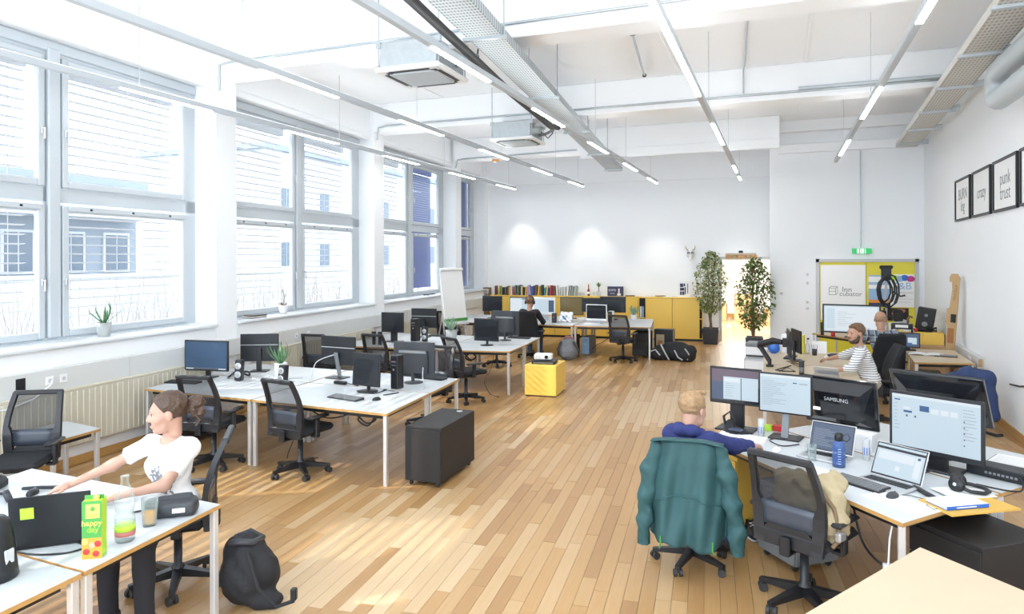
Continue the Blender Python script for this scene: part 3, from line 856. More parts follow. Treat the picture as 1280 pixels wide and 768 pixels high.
G().box(-0.24, 0.24, -0.006, 0, -0.38, 0.36).build('sheet', ['paper'], t)
lettering('S&B', 0.22, 'skyblue', t, MX((0.0, -0.0075, 0.09)) @ FACE_Y)
for k, (c, x) in enumerate((('lime', -0.17), ('skyblue', -0.06), ('blue', 0.04), ('magenta', 0.16))):
    G().ell((x, -0.008, 0.28 - 0.02 * (k % 2)), (0.085, 0.003, 0.07), 9, 5).build('splash', [c], t)
G().box(-0.2, 0.22, -0.008, -0.006, -0.06, -0.045).box(-0.2, 0.1, -0.008, -0.006, -0.14, -0.13).box(-0.2, 0.2, -0.008, -0.006, -0.2, -0.19).box(-0.2, 0.16, -0.008, -0.006, -0.27, -0.26).build('text_lines', ['light_grey'], t)
t = thing('poster', 'dark poster with a pink shape low on the right door leaf', 'poster', (2.42, 17.494, 0.98), 0, 'posters on the yellow door')
G().box(-0.22, 0.28, -0.006, 0, -0.12, 0.17).build('sheet', ['black_matte'], t)
G().ell((0.1, -0.007, 0.05), (0.15, 0.003, 0.06), 12, 6, M=MX(ry=R(-18))).build('pink_shape', ['lips'], t)
t = thing('poster', 'small grey photo card beside the door gap', 'poster', (2.0, 17.494, 0.9), 0, 'posters on the yellow door')
G().box(-0.11, 0.11, -0.006, 0, -0.08, 0.09).build('sheet', ['light_grey'], t)
G().box(-0.07, 0.05, -0.008, -0.006, -0.07, -0.02).build('dark_shape', ['dark_grey'], t)
t = thing('poster', 'white sheet of small dark pictures beneath the pink poster', 'poster', (2.5, 17.494, 0.62), 0, 'posters on the yellow door')
G().box(-0.2, 0.2, -0.006, 0, -0.28, 0.2).build('sheet', ['paper'], t)
G().box(-0.04, 0.06, -0.008, -0.006, 0.06, 0.16).box(0.08, 0.19, -0.008, -0.006, -0.04, 0.07).box(-0.05, 0.06, -0.008, -0.006, -0.12, 0.0).build('pictures', ['stem'], t)
# light switches by the door, socket
for x, z, lab in ((0.62, 1.9, 'upper white wall switch left of the yellow door'), (0.62, 1.7, 'second white wall switch left of the yellow door'), (0.62, 1.25, 'third white wall switch left of the yellow door'), (0.62, 1.1, 'lowest white wall switch left of the yellow door'), (0.05, 1.45, 'white switch near the partition edge beside the plant')):
    t = thing('wall_switch', lab, 'switch', (x, 17.5, z), 0, 'white wall switches')
    G().box(-0.04, 0.04, -0.012, 0, -0.04, 0.04, bev=0.004).build('plate', ['white'], t)
    G().box(-0.025, 0.025, -0.018, -0.012, -0.025, 0.025, bev=0.003).build('rocker', ['light_grey'], t)
# framed prints on the right wall
for s0, s1, lab, words in ((12.86, 14.0, 'black framed print farthest from the camera on the right wall', ('BURN', 'ing')), (11.56, 12.68, 'middle black framed print on the right wall', ('crazy',)), (10.23, 11.41, 'black framed print with stacked lettering on the right wall', ('punk', 'trust')), (9.0, 10.1, 'black framed print cut by the right photo edge', ())):
    t = thing('framed_print', lab, 'picture', RW((s0 + s1) / 2, 0.0, 3.27), AR, 'framed prints on the right wall')
    h = (s1 - s0) / 2; fz = 0.355; fw_ = 0.035
    G().box(-0.035, 0, -h, -h + fw_, -fz, fz).box(-0.035, 0, h - fw_, h, -fz, fz).box(-0.035, 0, -h, h, -fz, -fz + fw_).box(-0.035, 0, -h, h, fz - fw_, fz).build('frame', ['black'], t)
    G().box(-0.015, -0.005, -h + fw_, h - fw_, -fz + fw_, fz - fw_).build('print', ['paper'], t)
    for k, wd in enumerate(words):
        lettering(wd, 0.26, 'mid_grey', t, MX((-0.017, 0, 0.08 - 0.2 * k + (0 if len(words) > 1 else -0.08))) @ Matrix.Rotation(R(-90), 4, 'Z') @ FACE_Y)
# wall duct with sockets on the right wall
t = thing('cable_trunking', 'short pale trunking with an open end on the right wall', 'trunking', RW(11.3, 0, 0), AR)
G().box(-0.09, 0, 0.75, 2.6, 0.62, 0.80, bev=0.006).build('duct', ['trunk'], t)
G().box(-0.075, -0.02, 0.745, 0.76, 0.65, 0.77).build('open_end', ['cardboard'], t)
for y in (1.2, 1.32): G().box(-0.1, -0.09, y - 0.04, y + 0.04, 0.67, 0.75, bev=0.004).build('socket', ['white'], t)
# ================================================================ FURNITURE
DZ = 0.74
def desk(label, q, top='desk_white', group=None, legs=(0, 1, 2, 3), z=DZ, name='desk', frame=True):
    """q: four ground points front-left, front-right, back-right, back-left"""
    cx = sum(p[0] for p in q) / 4; cy = sum(p[1] for p in q) / 4
    t = thing(name, label, 'desk', (cx, cy, 0), 0, group)
    P = [Vector((p[0] - cx, p[1] - cy)) for p in q]
    def inset(d):
        r = []
        for i in range(4):
            a, b, c = P[i - 1], P[i], P[(i + 1) % 4]
            e1 = (a - b).normalized(); e2 = (c - b).normalized()
            s_ = max(0.2, abs(e1.x * e2.y - e1.y * e2.x))
            r.append(b + (e1 + e2) * (d / s_))
        return r
    T0 = inset(0.004)
    G().prism([tuple(v) for v in T0], z - 0.026, z - 0.0015, 1).build('ply_core', ['birch', 'ply_edge'], t)
    G().prism([tuple(v) for v in inset(0.005)], z - 0.0015, z, 0).build('table_top', [top], t)
    if frame:
        I = inset(0.07); J = inset(0.095)
        g = G()
        for i in range(4):
            a, b, c, d = I[i], I[(i + 1) % 4], J[(i + 1) % 4], J[i]
            g.prism([tuple(a), tuple(b), tuple(c), tuple(d)], z - 0.075, z - 0.027)
        g.build('under_frame', ['black'], t)
    K = inset(0.032)
    for i in legs:
        x, y = K[i]
        G().box(x - 0.02, x + 0.02, y - 0.02, y + 0.02, 0, z - 0.027, bev=0.004).build('leg', ['leg_grey'], t)
    return t
GR1 = 'white desks in the first left group'
F0, F1, F2 = (-7.14, 6.05), (-5.46, 5.99), (-3.67, 5.92)
M0, M1, M2 = (-7.24, 7.12), (-5.54, 7.08), (-3.77, 7.02)
B0, B1, B2 = (-7.32, 8.08), (-5.62, 8.04), (-3.86, 7.98)
e = 0.006
desk('white desk under the blue-tinted monitor, front left of the first desk group', [F0, (F1[0] - e, F1[1]), (M1[0] - e, M1[1] - e), (M0[0], M0[1] - e)], group=GR1)
desk('white desk with the square black monitor and keyboard at its near corner', [(F1[0] + e, F1[1]), F2, (M2[0], M2[1] - e), (M1[0] + e, M1[1] - e)], group=GR1)
desk('white desk against the window column behind the blue-tinted monitor', [(M0[0], M0[1] + e), (M1[0] - e, M1[1] + e), (B1[0] - e, B1[1]), B0], group=GR1)
desk('white desk under the two monitors seen from behind in the first group', [(M1[0] + e, M1[1] + e), (M2[0], M2[1] + e), B2, (B1[0] + e, B1[1])], group=GR1)
GR2 = 'white desks in the second left group'
desk('white desk with speaker and small black monitor in the second group', [(-7.42, 10.30), (-5.50 - e, 10.38), (-5.56 - e, 11.42), (-7.5, 11.34)], group=GR2)
desk('white desk with the aloe pot and round-foot monitor above the yellow box', [(-5.50 + e, 10.38), (-4.20, 10.62), (-4.26, 11.55), (-5.56 + e, 11.42)], group=GR2)
desk('white desk beside the flipchart in the second group back row', [(-7.5, 11.35 + e), (-5.56 - e, 11.43), (-5.62 - e, 12.5), (-7.6, 12.45)], group=GR2)
desk('white desk under the monitor seen from behind near the yellow box', [(-5.56 + e, 11.43), (-4.26, 11.56 + e), (-4.37, 12.68), (-5.62 + e, 12.5)], group=GR2)
GR3 = 'birch desks before the yellow cabinets'
C3 = 'birch'
desk('birch edged desk corner behind the flipchart by the window wall', [(-7.84, 15.1), (-6.22, 15.12), (-6.27, 16.25), (-7.9, 16.25)], 'desk_white', GR3)
desk('pale desk at which the person with headphones sits', [(-6.21, 15.12), (-4.42, 15.12), (-4.47, 16.28), (-6.26, 16.25)], 'desk_white', GR3)
desk('pale desk with the white-framed computer before the yellow cabinets', [(-4.40, 15.12), (-2.68, 15.38), (-2.82, 16.42), (-4.46, 16.28)], 'desk_white', GR3)
desk('pale desk under the bright double screens before the cabinets', [(-6.27, 16.27), (-4.48, 16.30), (-4.53, 17.4), (-6.32, 17.35)], 'desk_white', GR3)
desk('pale desk under the wide black monitor and the agave pot', [(-4.47, 16.30), (-2.82, 16.44), (-2.97, 17.5), (-4.52, 17.4)], 'desk_white', GR3)
desk('pale desk under the black monitor by the flipchart', [(-7.92, 16.27), (-6.28, 16.27), (-6.33, 17.35), (-7.95, 17.3)], 'desk_white', GR3)
desk('white desk where the woman in the T-shirt sits, with bottle and glass', [(-5.06, 2.47), (-3.23, 2.395), (-3.31, 3.37), (-5.2, 3.44)], group='white desks in the near left corner')
desk('white desk with the black kettle, cut by the lower left photo corner', [(-5.0, 1.42), (-3.17, 1.36), (-3.232, 2.385), (-5.05, 2.46)], group='white desks in the near left corner')
A_, B_, C_, D_ = (0.67, 4.55), (-0.64, 6.13), (0.00, 6.63), (1.35, 5.35)
Lp = lambda p, q, t: (p[0] + (q[0] - p[0]) * t, p[1] + (q[1] - p[1]) * t)
GR4 = 'white desks of the right workstation'
desk('white desk with two laptops, water bottle and large lit monitor', [A_, D_, C_, B_], group=GR4)
desk('white desk behind the lit monitors, under the monitor seen from behind', [(1.362, 5.362), (2.08, 6.22), (0.70, 7.42), (0.012, 6.642)], group=GR4)
desk('bare birch table filling the lower right photo corner', [(0.70, 4.22), (-0.1, 2.93), (1.1, 1.72), (1.88, 2.98)], 'birch', name='table')
desk('birch desk with the tablet where the man in stripes leans', [(-0.2, 8.9), (0.95, 9.22), (1.0, 10.75), (-0.22, 10.6)], 'birch', 'birch desks on the right side')
desk('birch desk with pens and papers beyond the man in stripes', [(-0.22, 10.62), (1.0, 10.77), (1.04, 12.35), (-0.25, 12.1)], 'birch', 'birch desks on the right side')
desk('birch desk with the open notebook by the right wall', [(1.86, 11.58), (2.66, 11.75), (2.72, 13.3), (1.96, 13.25)], 'birch', 'birch desks on the right side')
desk('birch desk with the wide monitor in front of the yellow door', [(0.62, 15.30), (1.87, 13.85), (2.30, 14.48), (1.12, 15.97)], 'birch', 'birch desks on the right side')

# ---------------------------------------------------------------- swivel chairs
def make_chair(label, loc, rz, group='black mesh swivel chairs', solid=False, arms=True, panel='chair_panel', fabric='chair_mesh'):
    t = thing('office_chair', label, 'chair', loc, rz, group)
    leg = G().add([(-0.030, 0.03, 0.075), (0.030, 0.03, 0.075), (0.030, 0.03, 0.135), (-0.030, 0.03, 0.135),
                   (-0.018, 0.31, 0.062), (0.018, 0.31, 0.062), (0.018, 0.31, 0.088), (-0.018, 0.31, 0.088)],
                  [(0, 1, 2, 3), (7, 6, 5, 4), (0, 4, 5, 1), (3, 2, 6, 7), (1, 5, 6, 2), (0, 3, 7, 4)]).mesh('base_leg', ['black'])
    cas = G()
    for x in (-0.022, 0.022): cas.cyl((x - 0.011, 0, 0.03), (x + 0.011, 0, 0.03), 0.03, n=14)
    cas.box(-0.012, 0.012, -0.012, 0.012, 0.03, 0.068)
    cas = cas.mesh('caster', ['rubber'])
    for k in range(5):
        a = R(72 * k + 20)
        l = link('base_leg', leg, t, (0, 0, 0), a)
        link('caster', cas, l, (0, 0.29, 0), R(35))
    G().lathe([(0.045, 0.07), (0.045, 0.14), (0.028, 0.16), (0.028, 0.36), (0.02, 0.36), (0.02, 0.42)], 14).build('gas_column', ['chair_plastic'], t)
    G().box(-0.10, 0.10, -0.16, 0.12, 0.40, 0.45, bev=0.015).box(0.10, 0.2, 0.0, 0.02, 0.42, 0.435).build('tilt_mechanism', ['black'], t)
    G().box(-0.245, 0.245, -0.20, 0.27, 0.45, 0.52, bev=0.03).build('seat', ['chair_fabric'], t)
    yb = lambda z: -0.215 - 0.21 * max(0, z - 0.45) + 0.06 * math.sin((z - 0.45) * 5)
    def half(z): return 0.225 + 0.02 * math.sin((z - 0.42) * 4.2) - 0.07 * max(0, z - 0.70)
    zs = [0.44, 0.52, 0.60, 0.68, 0.76, 0.84, 0.92, 1.00, 1.05]
    if not solid:
        fr = G()
        for sx in (-1, 1):
            vs, fs = [], []
            for i, z in enumerate(zs):
                wdt = 0.075 if z < 0.7 else 0.042
                for (dx, dy) in ((0, 0.02), (0, -0.02), (-wdt, -0.02), (-wdt, 0.02)):
                    vs.append((sx * (half(z) + dx), yb(z) + dy, z))
            for i in range(len(zs) - 1):
                for k in range(4): fs.append((i * 4 + k, i * 4 + (k + 1) % 4, i * 4 + 4 + (k + 1) % 4, i * 4 + 4 + k))
            fs += [(0, 1, 2, 3), tuple(len(vs) - 4 + k for k in range(4))]
            fr.add(vs, fs)
        zt = 1.05
        fr.box(-half(zt), half(zt), yb(zt) - 0.022, yb(zt) + 0.022, zt - 0.03, zt + 0.012, bev=0.01)
        fr.box(-half(.46), half(.46), yb(.46) - 0.02, yb(.46) + 0.02, 0.435, 0.535, bev=0.01)
        fr.build('back_frame', ['chair_plastic'], t)
        G().grid(lambda u, v: ((u - .5) * 2 * (half(.70 + .34 * v) - 0.03), yb(.70 + .34 * v) - 0.01 * math.sin(math.pi * u), .70 + .34 * v), 6, 8).build('back_mesh', [fabric], t)
        G().grid(lambda u, v: ((u - .5) * 2 * (half(.565 + .15 * v) - 0.05), yb(.565 + .15 * v) - 0.012, .565 + .15 * v), 4, 3).build('lumbar_panel', [panel], t, solid=0.012)
        G().add([(-.17, yb(.53) - .014, .528), (.17, yb(.53) - .014, .528), (.13, yb(.57) - .018, .572), (-.13, yb(.57) - .018, .572)], [(0, 1, 2, 3)]).build('grip_slot', ['black_matte'], t, solid=0.006)
    else:
        fr = G()
        fr.grid(lambda u, v: ((u - .5) * 2 * half(.5 + .6 * v) * (1 - 0.25 * max(0, v - .8) * 5 * .3), yb(.5 + .6 * v) + 0.03 * (2 * u - 1) ** 2, .5 + .6 * v), 10, 10)
        fr.build('backrest', ['chair_fabric'], t, solid=0.05)
    G().box(-0.035, 0.035, -0.27, -0.12, 0.40, 0.425, bev=0.008).box(-0.035, 0.035, -0.275, -0.245, 0.40, 0.52, bev=0.008).build('back_bracket', ['black'], t)
    if arms:
        for sx in (-1, 1):
            a = G().box(sx * 0.27 - 0.016, sx * 0.27 + 0.016, -0.06, 0.0, 0.43, 0.63, bev=0.008).box(min(sx * .2, sx * .28), max(sx * .2, sx * .28), -0.06, 0.0, 0.425, 0.45, bev=0.006).build('armrest', ['chair_plastic'], t)
            G().box(sx * 0.27 - 0.042, sx * 0.27 + 0.042, -0.16, 0.12, 0.625, 0.655, bev=0.014).build('arm_pad', ['chair_plastic'], a)
    return t
ch = make_chair('black mesh swivel chair before the blue-tinted monitor, left of the other', (-5.86, 5.86, 0), R(8))
CH = lambda x, y, a, lab: dup(ch, (x, y, 0), R(a), lab)
CH(-4.78, 5.98, -6, 'black mesh swivel chair pulled up to the desk with the square monitor')
CH(-6.22, 9.95, -4, 'black mesh chair at the second desk group beside the speaker desk')
CH(-4.68, 9.92, -30, 'black mesh chair in front of the aloe pot in the second desk group')
CH(-7.2, 9.6, 8, 'black chair mostly hidden behind the monitor backs of the first group')
CH(-4.5, 8.35, 172, 'black chair tucked in on the far side of the first desk group')
CH(-5.6, 13.4, 186, 'black mesh chair beyond the second desk group, behind the monitor backs')
CH(-3.22, 14.95, -8, 'black mesh chair at the desk with the white-framed computer')
CH(-7.4, 14.75, 10, 'black chair behind the flipchart foot')
CH(-6.38, 4.12, 212, 'large black chair in the left corner with an armrest over a white table')
wch = CH(-3.95, 3.62, 128, 'black swivel chair carrying the woman in the white T-shirt')
CH(0.15, 4.90, -28, 'black mesh chair holding the khaki bag in the right foreground')
jch = CH(-0.62, 5.28, 2, 'swivel chair draped with a teal jacket')
pch = make_chair('black padded chair carrying the man in the striped shirt', (1.20, 10.55, 0), R(96), 'black padded swivel chairs', True)
dup(pch, (1.55, 12.35, 0), R(15), 'black padded chair carrying the man in the plaid shirt')
dup(pch, (-5.30, 14.72, 0), R(0), 'black padded chair carrying the person with headphones')
desk('small white table with a wooden edge behind the corner chair', [(-7.15, 4.55), (-6.45, 4.45), (-6.5, 5.0), (-7.15, 5.1)], z=0.56, name='side_table')

# ---------------------------------------------------------------- cupboards and boxes
def pedestal(label, loc, rz, w, d, h, m, name='drawer_pedestal', drawers=3, casters=True, hole=False):
    t = thing(name, label, 'cabinet', loc, rz)
    z0 = 0.05 if casters else 0.0
    G().box(-w / 2, w / 2, -d / 2 + 0.018, d / 2, z0, h, bev=0.004).build('body', [m], t)
    for k in range(drawers):
        hh = (h - z0 - 0.03) / drawers
        a = G().box(-w / 2 + 0.004, w / 2 - 0.004, -d / 2, -d / 2 + 0.016, z0 + 0.005 + k * hh, z0 + (k + 1) * hh - 0.002, bev=0.003).build('drawer', [m], t)
    if casters:
        for x in (-w / 2 + .05, w / 2 - .05):
            for y in (-d / 2 + .05, d / 2 - .05):
                G().cyl((x - .012, y, .026), (x + .012, y, .026), .026, n=12).box(x - .014, x + .014, y - .014, y + .014, .03, .052).build('caster', ['rubber'], t)
    if hole: G().lathe([(0.035, h), (0.035, h + 0.004), (0.0, h + 0.004)], 14, M=MX((0.06, d / 2 - 0.09, 0))).build('cap', ['silver'], t)
    return t
pedestal('dark brown rolling pedestal standing at the end of the first desk group', (-3.36, 6.50, 0), R(2), 0.40, 0.88, 0.60, 'black_matte', drawers=1, hole=True)
pedestal('black pedestal under the left end of the first desk group', (-7.0, 6.55, 0), 0, 0.42, 0.6, 0.58, 'black_matte')
pedestal('black pedestal under the middle of the second desk group', (-5.95, 11.0, 0), 0, 0.42, 0.6, 0.58, 'black_matte')
pedestal('black pedestal under the desk beside the black bags', (-2.98, 15.95, 0), 0, 0.36, 0.6, 0.58, 'black_matte')
pedestal('black drawer pedestal under the right workstation corner', (1.15, 5.05, 0), R(-52), 0.5, 0.55, 0.6, 'black_matte')
pedestal('yellow pedestal under the desk beside the jacket chair', (-0.30, 6.32, 0), R(-48), 0.42, 0.5, 0.62, 'yellow')
pedestal('yellow pedestal left under the desk with two laptops', (0.12, 5.62, 0), R(-50), 0.4, 0.4, 0.58, 'mid_grey')
t = thing('yellow_box', 'yellow box on the floor carrying the white projector', 'box', (-3.72, 11.05, 0), R(4))
G().box(-0.26, 0.26, -0.33, 0.33, 0.0, 0.02).build('plinth', ['black'], t)
G().box(-0.27, 0.27, -0.34, 0.34, 0.02, 0.515, bev=0.005).build('body', ['yellow'], t)
t = thing('projector', 'small white projector on the dark case', 'projector', (-3.74, 11.02, 0.575), R(12))
G().box(-0.15, 0.15, -0.11, 0.11, 0.008, 0.10, bev=0.015).build('body', ['white'], t)
G().cyl((0.06, -0.11, 0.055), (0.06, -0.13, 0.055), 0.03, n=14).build('lens', ['black_gloss'], t)
g = G()
for k in range(6): g.box(-0.13 + k * 0.018, -0.122 + k * 0.018, -0.113, -0.109, 0.025, 0.08)
g.build('vent', ['light_grey'], t)
G().box(-0.05, 0.05, -0.02, 0.05, 0.10, 0.104).build('button_panel', ['light_grey'], t)
for x in (-0.12, 0.12):
    for y in (-0.08, 0.08): G().cyl((x, y, 0), (x, y, 0.01), 0.012, n=8).build('foot', ['rubber'], t)
t = thing('device_case', 'flat black device under the white projector', 'device', (-3.72, 11.02, 0.515), R(8))
G().box(-0.2, 0.2, -0.16, 0.16, 0, 0.058, bev=0.008).build('body', ['black'], t)
G().box(-0.17, 0.17, -0.163, -0.16, 0.015, 0.03).build('front_slot', ['mid_grey'], t)

# yellow sliding-door cabinets along the far wall
def cabinet(x0, x1, label, gap=0.0, doors=2, strip=False):
    t = thing('sliding_cabinet', label, 'cabinet', FW((x0 + x1) / 2, 0.0, 0), AF, 'yellow sliding-door cabinets on the far wall')
    h = (x1 - x0) / 2 - 0.004
    g = G().box(-h, h, -0.44, -0.05, 1.17, 1.20, bev=0.003).box(-h, -h + 0.02, -0.43, -0.05, 0.06, 1.17).box(h - 0.02, h, -0.43, -0.05, 0.06, 1.17).box(-h, h, -0.43, -0.05, 0.06, 0.08).box(-h, h, -0.07, -0.05, 0.06, 1.17)
    g.build('body', ['yellow'], t)
    G().box(-h, h, -0.41, -0.06, 0.0, 0.06).build('plinth', ['black'], t)
    G().box(-h + 0.02, h - 0.02, -0.40, -0.07, 0.6, 0.62).build('shelf', ['yellow'], t)
    a = -h + 0.012 + gap; b = h - 0.012 - (0.07 if strip else 0)
    w = (b - a) / doors
    for k in range(doors):
        o = G().box(a + k * w + 0.003, a + (k + 1) * w - 0.003, -0.438 + 0.012 * (k % 2), -0.422 + 0.012 * (k % 2), 0.075, 1.165, bev=0.003).build('door', ['yellow'], t)
    G().box(-h + 0.02, h - 0.02, -0.34, -0.33, 0.08, 1.165).build('inside_shade_sheet', ['black_matte'], t)  # black sheet standing in for the shade inside the cabinet
    return t
cabinet(-6.15, -4.83, 'yellow cabinet at the left end under the coloured books')
cabinet(-4.82, -3.51, 'yellow cabinet under the right half of the books')
cabinet(-3.50, -1.76, 'yellow cabinet behind the white-framed computer, under the palm')
cab = cabinet(-1.75, 0.0, 'yellow cabinet nearest the potted tree with its left door slid open', gap=0.18, strip=True)
for k, (z, c) in enumerate(((0.63, 'white'), (0.63, 'skyblue'), (0.085, 'black'))):
    tag(G().box(-0.05, -0.005, -0.15, 0.1, 0, 0.3).build('binder', [c], None, FW(-1.66 + 0.06 * k, 0.24, z), AF), ['white binder in the open gap of the yellow cabinet', 'pale blue binder in the open gap of the yellow cabinet', 'black binder low in the open gap of the yellow cabinet'][k], 'binder', 'binders in the open yellow cabinet')
t = thing('wall_rack', 'flat wooden rack with a row of square holes above the passage', 'rack', FW(1.0, 0.03, 2.25), AF)
G().box(-0.40, 0.40, -0.06, 0, 0, 0.03).box(-0.40, 0.40, -0.06, 0, 0.13, 0.16).box(-0.40, 0.40, -0.01, 0, 0, 0.16).build('body', ['birch'], t)
for k in range(7): G().box(-0.37 + k * 0.12, -0.30 + k * 0.12, -0.055, -0.012, 0.045, 0.115, bev=0.008).build('cup', [('orange', 'cardboard', 'ply_edge')[k % 3]], t)
for k in range(8): G().box(-0.40 + k * 0.113, -0.39 + k * 0.113, -0.06, -0.01, 0.03, 0.13).build('divider', ['birch'], t)
G().box(-0.06, 0.06, -0.05, 0.0, 0.17, 0.24, bev=0.02).build('black_knob', ['black'], t)
G().box(-0.38, 0.38, -0.04, 0, 0.16, 0.175).build('top_rail', ['light_grey'], t)

# books upright on the cabinets
bk = random.Random(3)
cols = [('maroon', (0.25, 0.05, 0.07)), ('lime green', (0.45, 0.55, 0.12)), ('black', (0.03, 0.03, 0.035)), ('charcoal', (0.08, 0.08, 0.09)), ('brown', (0.16, 0.09, 0.05)), ('amber', (0.75, 0.42, 0.08)), ('white', (0.78, 0.78, 0.76)),
        ('red', (0.50, 0.05, 0.05)), ('teal', (0.05, 0.28, 0.30)), ('olive', (0.20, 0.20, 0.05)), ('navy', (0.04, 0.06, 0.18)), ('pale yellow', (0.75, 0.68, 0.25)), ('lilac', (0.48, 0.38, 0.62)), ('blue', (0.06, 0.18, 0.45)), ('grey', (0.4, 0.41, 0.42)), ('pale grey', (0.66, 0.68, 0.68)), ('green grey', (0.33, 0.42, 0.38))]
for n, c in cols: mat('book_' + n.replace(' ', '_'), c, 0.55)
seq = [0, 1, 2, 3, 4, 5, 6, 7, 8, 9, 10, 11, 2, 5, 12, 12, 13, 10, 4, 5, 9, 2, 8, 11, 10, 7, 0, 4, 6, 15, 6, 16, 15, 6, 14, 16, 15, 16]
ords = ['first', 'second', 'third', 'fourth', 'fifth', 'sixth', 'seventh', 'eighth', 'ninth', 'tenth', '11th', '12th', '13th', '14th', '15th', '16th', '17th', '18th', '19th', '20th', '21st', '22nd', '23rd', '24th', '25th', '26th', '27th', '28th', '29th', '30th', '31st', '32nd', '33rd', '34th', '35th', '36th', '37th', '38th']
x = -6.0
for k, c in enumerate(seq):
    n = cols[c][0]; w = bk.uniform(0.035, 0.055); h = bk.uniform(0.23, 0.31); lean = R(bk.choice((0, 0, -4, 5, 8)) if k else 0)
    t = thing('book', '%s book, %s from the left in the row on the yellow cabinets' % (n, ords[k]), 'book', FW(x, 0.25, 1.2 + abs(math.sin(lean)) * w / 2), AF, 'books in the row on the yellow cabinets')
    Mt = Matrix.Rotation(lean, 4, 'Y')
    G().box(-w / 2, -w / 2 + 0.004, -0.1, 0.1, 0, h, M=Mt).box(w / 2 - 0.004, w / 2, -0.1, 0.1, 0, h, M=Mt).box(-w / 2, w / 2, -0.1, -0.094, 0, h, M=Mt).build('cover', ['book_' + n.replace(' ', '_')], t)
    G().box(-w / 2 + 0.004, w / 2 - 0.004, -0.093, 0.095, 0.005, h - 0.005, M=Mt).build('pages', ['paper'], t)
    x += w + 0.010 + abs(math.sin(lean)) * 0.10
    if k in (0, 1, 2): x += 0.05
# things on the cabinets
t = thing('wooden_figure', 'small brown wooden stand at the left end of the yellow cabinets', 'ornament', FW(-6.28, 0.28, 1.0), AF)
G().box(-0.10, -0.07, -0.1, 0.1, 0, 0.38).box(0.07, 0.10, -0.1, 0.1, 0, 0.38).build('side_board', ['stem'], t)
G().box(-0.1, 0.1, -0.1, 0.1, 0.38, 0.42).build('top_board', ['stem'], t)
G().box(-0.07, 0.07, -0.08, 0.08, 0.2, 0.23).build('shelf_board', ['stem'], t)
G().box(-0.1, 0.1, -0.12, 0.12, -1.0, 0.0).build('lower_stand', ['stem'], t)
t = thing('photo_frame', 'small grey tray propped on the cabinets right of the books', 'tray', FW(-3.42, 0.22, 1.2), AF)
G().box(-0.1, 0.1, -0.02, 0.02, 0, 0.10, bev=0.008).build('frame', ['light_grey'], t)
G().box(-0.08, 0.08, -0.024, -0.02, 0.02, 0.085).build('picture', ['frame_paint'], t)
t = thing('bottle', 'slim dark red bottle on the yellow cabinets left of the palm', 'bottle', FW(-3.2, 0.2, 1.2), AF)
G().lathe([(0.035, 0), (0.038, 0.01), (0.038, 0.16), (0.015, 0.22), (0.013, 0.30)], 12).build('body', ['maroon_glass' if 'maroon_glass' in MATS else 'book_maroon'], t)
G().lathe([(0.0385, 0.05), (0.0385, 0.12)], 12).build('paper_label', ['paper'], t)
G().lathe([(0.015, 0.30), (0.015, 0.335), (0, 0.335)], 10).build('cap', ['red'], t)
tag(G().lathe([(0.03, 0), (0.035, 0.1), (0.033, 0.1), (0.028, 0.005)], 12).build('drinking_glass', ['bottle_glass'], None, FW(-3.05, 0.18, 1.2)), 'small clear glass beside the red bottle on the cabinets', 'glass')
def leaf_blade(L, w, bend, n=5, curl=0.25):
    """upright tapering succulent blade along +Y that rises; returns verts/faces"""
    vs, fs = [], []
    for i in range(n + 1):
        s_ = i / n
        y = L * s_ * math.cos(bend * (1 - 0.55 * (1 - s_))) ; z = L * s_ * math.sin(bend * (1 - 0.25 * s_))
        ww = w * (1 - s_) ** 0.7 * (0.75 + 0.5 * s_) + 0.0008
        vs += [(-ww, y, z + curl * ww), (0, y, z - curl * ww), (ww, y, z + curl * ww), (0, y + 0.0, z + 0.12 * ww)]
    for i in range(n):
        a = i * 4
        for k in range(4): fs.append((a + k, a + (k + 1) % 4, a + 4 + (k + 1) % 4, a + 4 + k))
    return vs, fs
def aloe(label, loc, pot_r, pot_h, potm, n, L, leafm='aloe', w=0.018, name='potted_aloe'):
    t = thing(name, label, 'plant', loc, 0)
    G().lathe([(pot_r * .74, 0), (pot_r * .76, 0.004), (pot_r, pot_h), (pot_r * .92, pot_h), (pot_r * .86, pot_h * .85), (0, pot_h * .84)], 18).build('pot', [potm], t)
    G().lathe([(pot_r * .86, pot_h * .86), (0, pot_h * .88)], 12).build('soil', ['soil'], t)
    r = random.Random(int(abs(loc[0] * 100)))
    for k in range(n):
        vs, fs = leaf_blade(L * r.uniform(0.7, 1.05), w * r.uniform(0.8, 1.15), R(r.uniform(48, 84)))
        G().add(vs, fs, 0, None, True).build('leaf', [leafm], t, (0, 0, pot_h * .86), 2 * math.pi * k / n + r.uniform(-.25, .25))
    return t
aloe('aloe in a grey pot on the window sill nearest the camera', LW(5.84, 0.14, 1.375), 0.085, 0.17, 'pot_grey', 8, 0.34, w=0.02)
aloe('aloe in a white pot among the speakers on the first desk group', (-6.08, 7.22, DZ), 0.085, 0.2, 'pot_white', 12, 0.38, w=0.022)
aloe('pale aloe in a grey pot on the second desk group', (-5.80, 11.65, DZ), 0.12, 0.2, 'pot_grey', 14, 0.36, 'aloe_pale', 0.03)
aloe('pale agave in a white pot on the desk before the open cabinet', (-3.42, 17.15, DZ), 0.09, 0.13, 'pot_white', 16, 0.34, 'aloe_pale', 0.04)
t = aloe('small palm in a grey pot on the yellow cabinets', FW(-2.9, 0.22, 1.2), 0.075, 0.13, 'light_grey', 11, 0.20, 'leaf', 0.02, 'potted_palm')
G().cyl((0, 0, 0.1), (0, 0, 0.26), 0.015, 0.012, n=8).build('trunk', ['stem'], t)
for c in [c for c in t.children if c.name.startswith('leaf')]: c.location = (0, 0, 0.25)
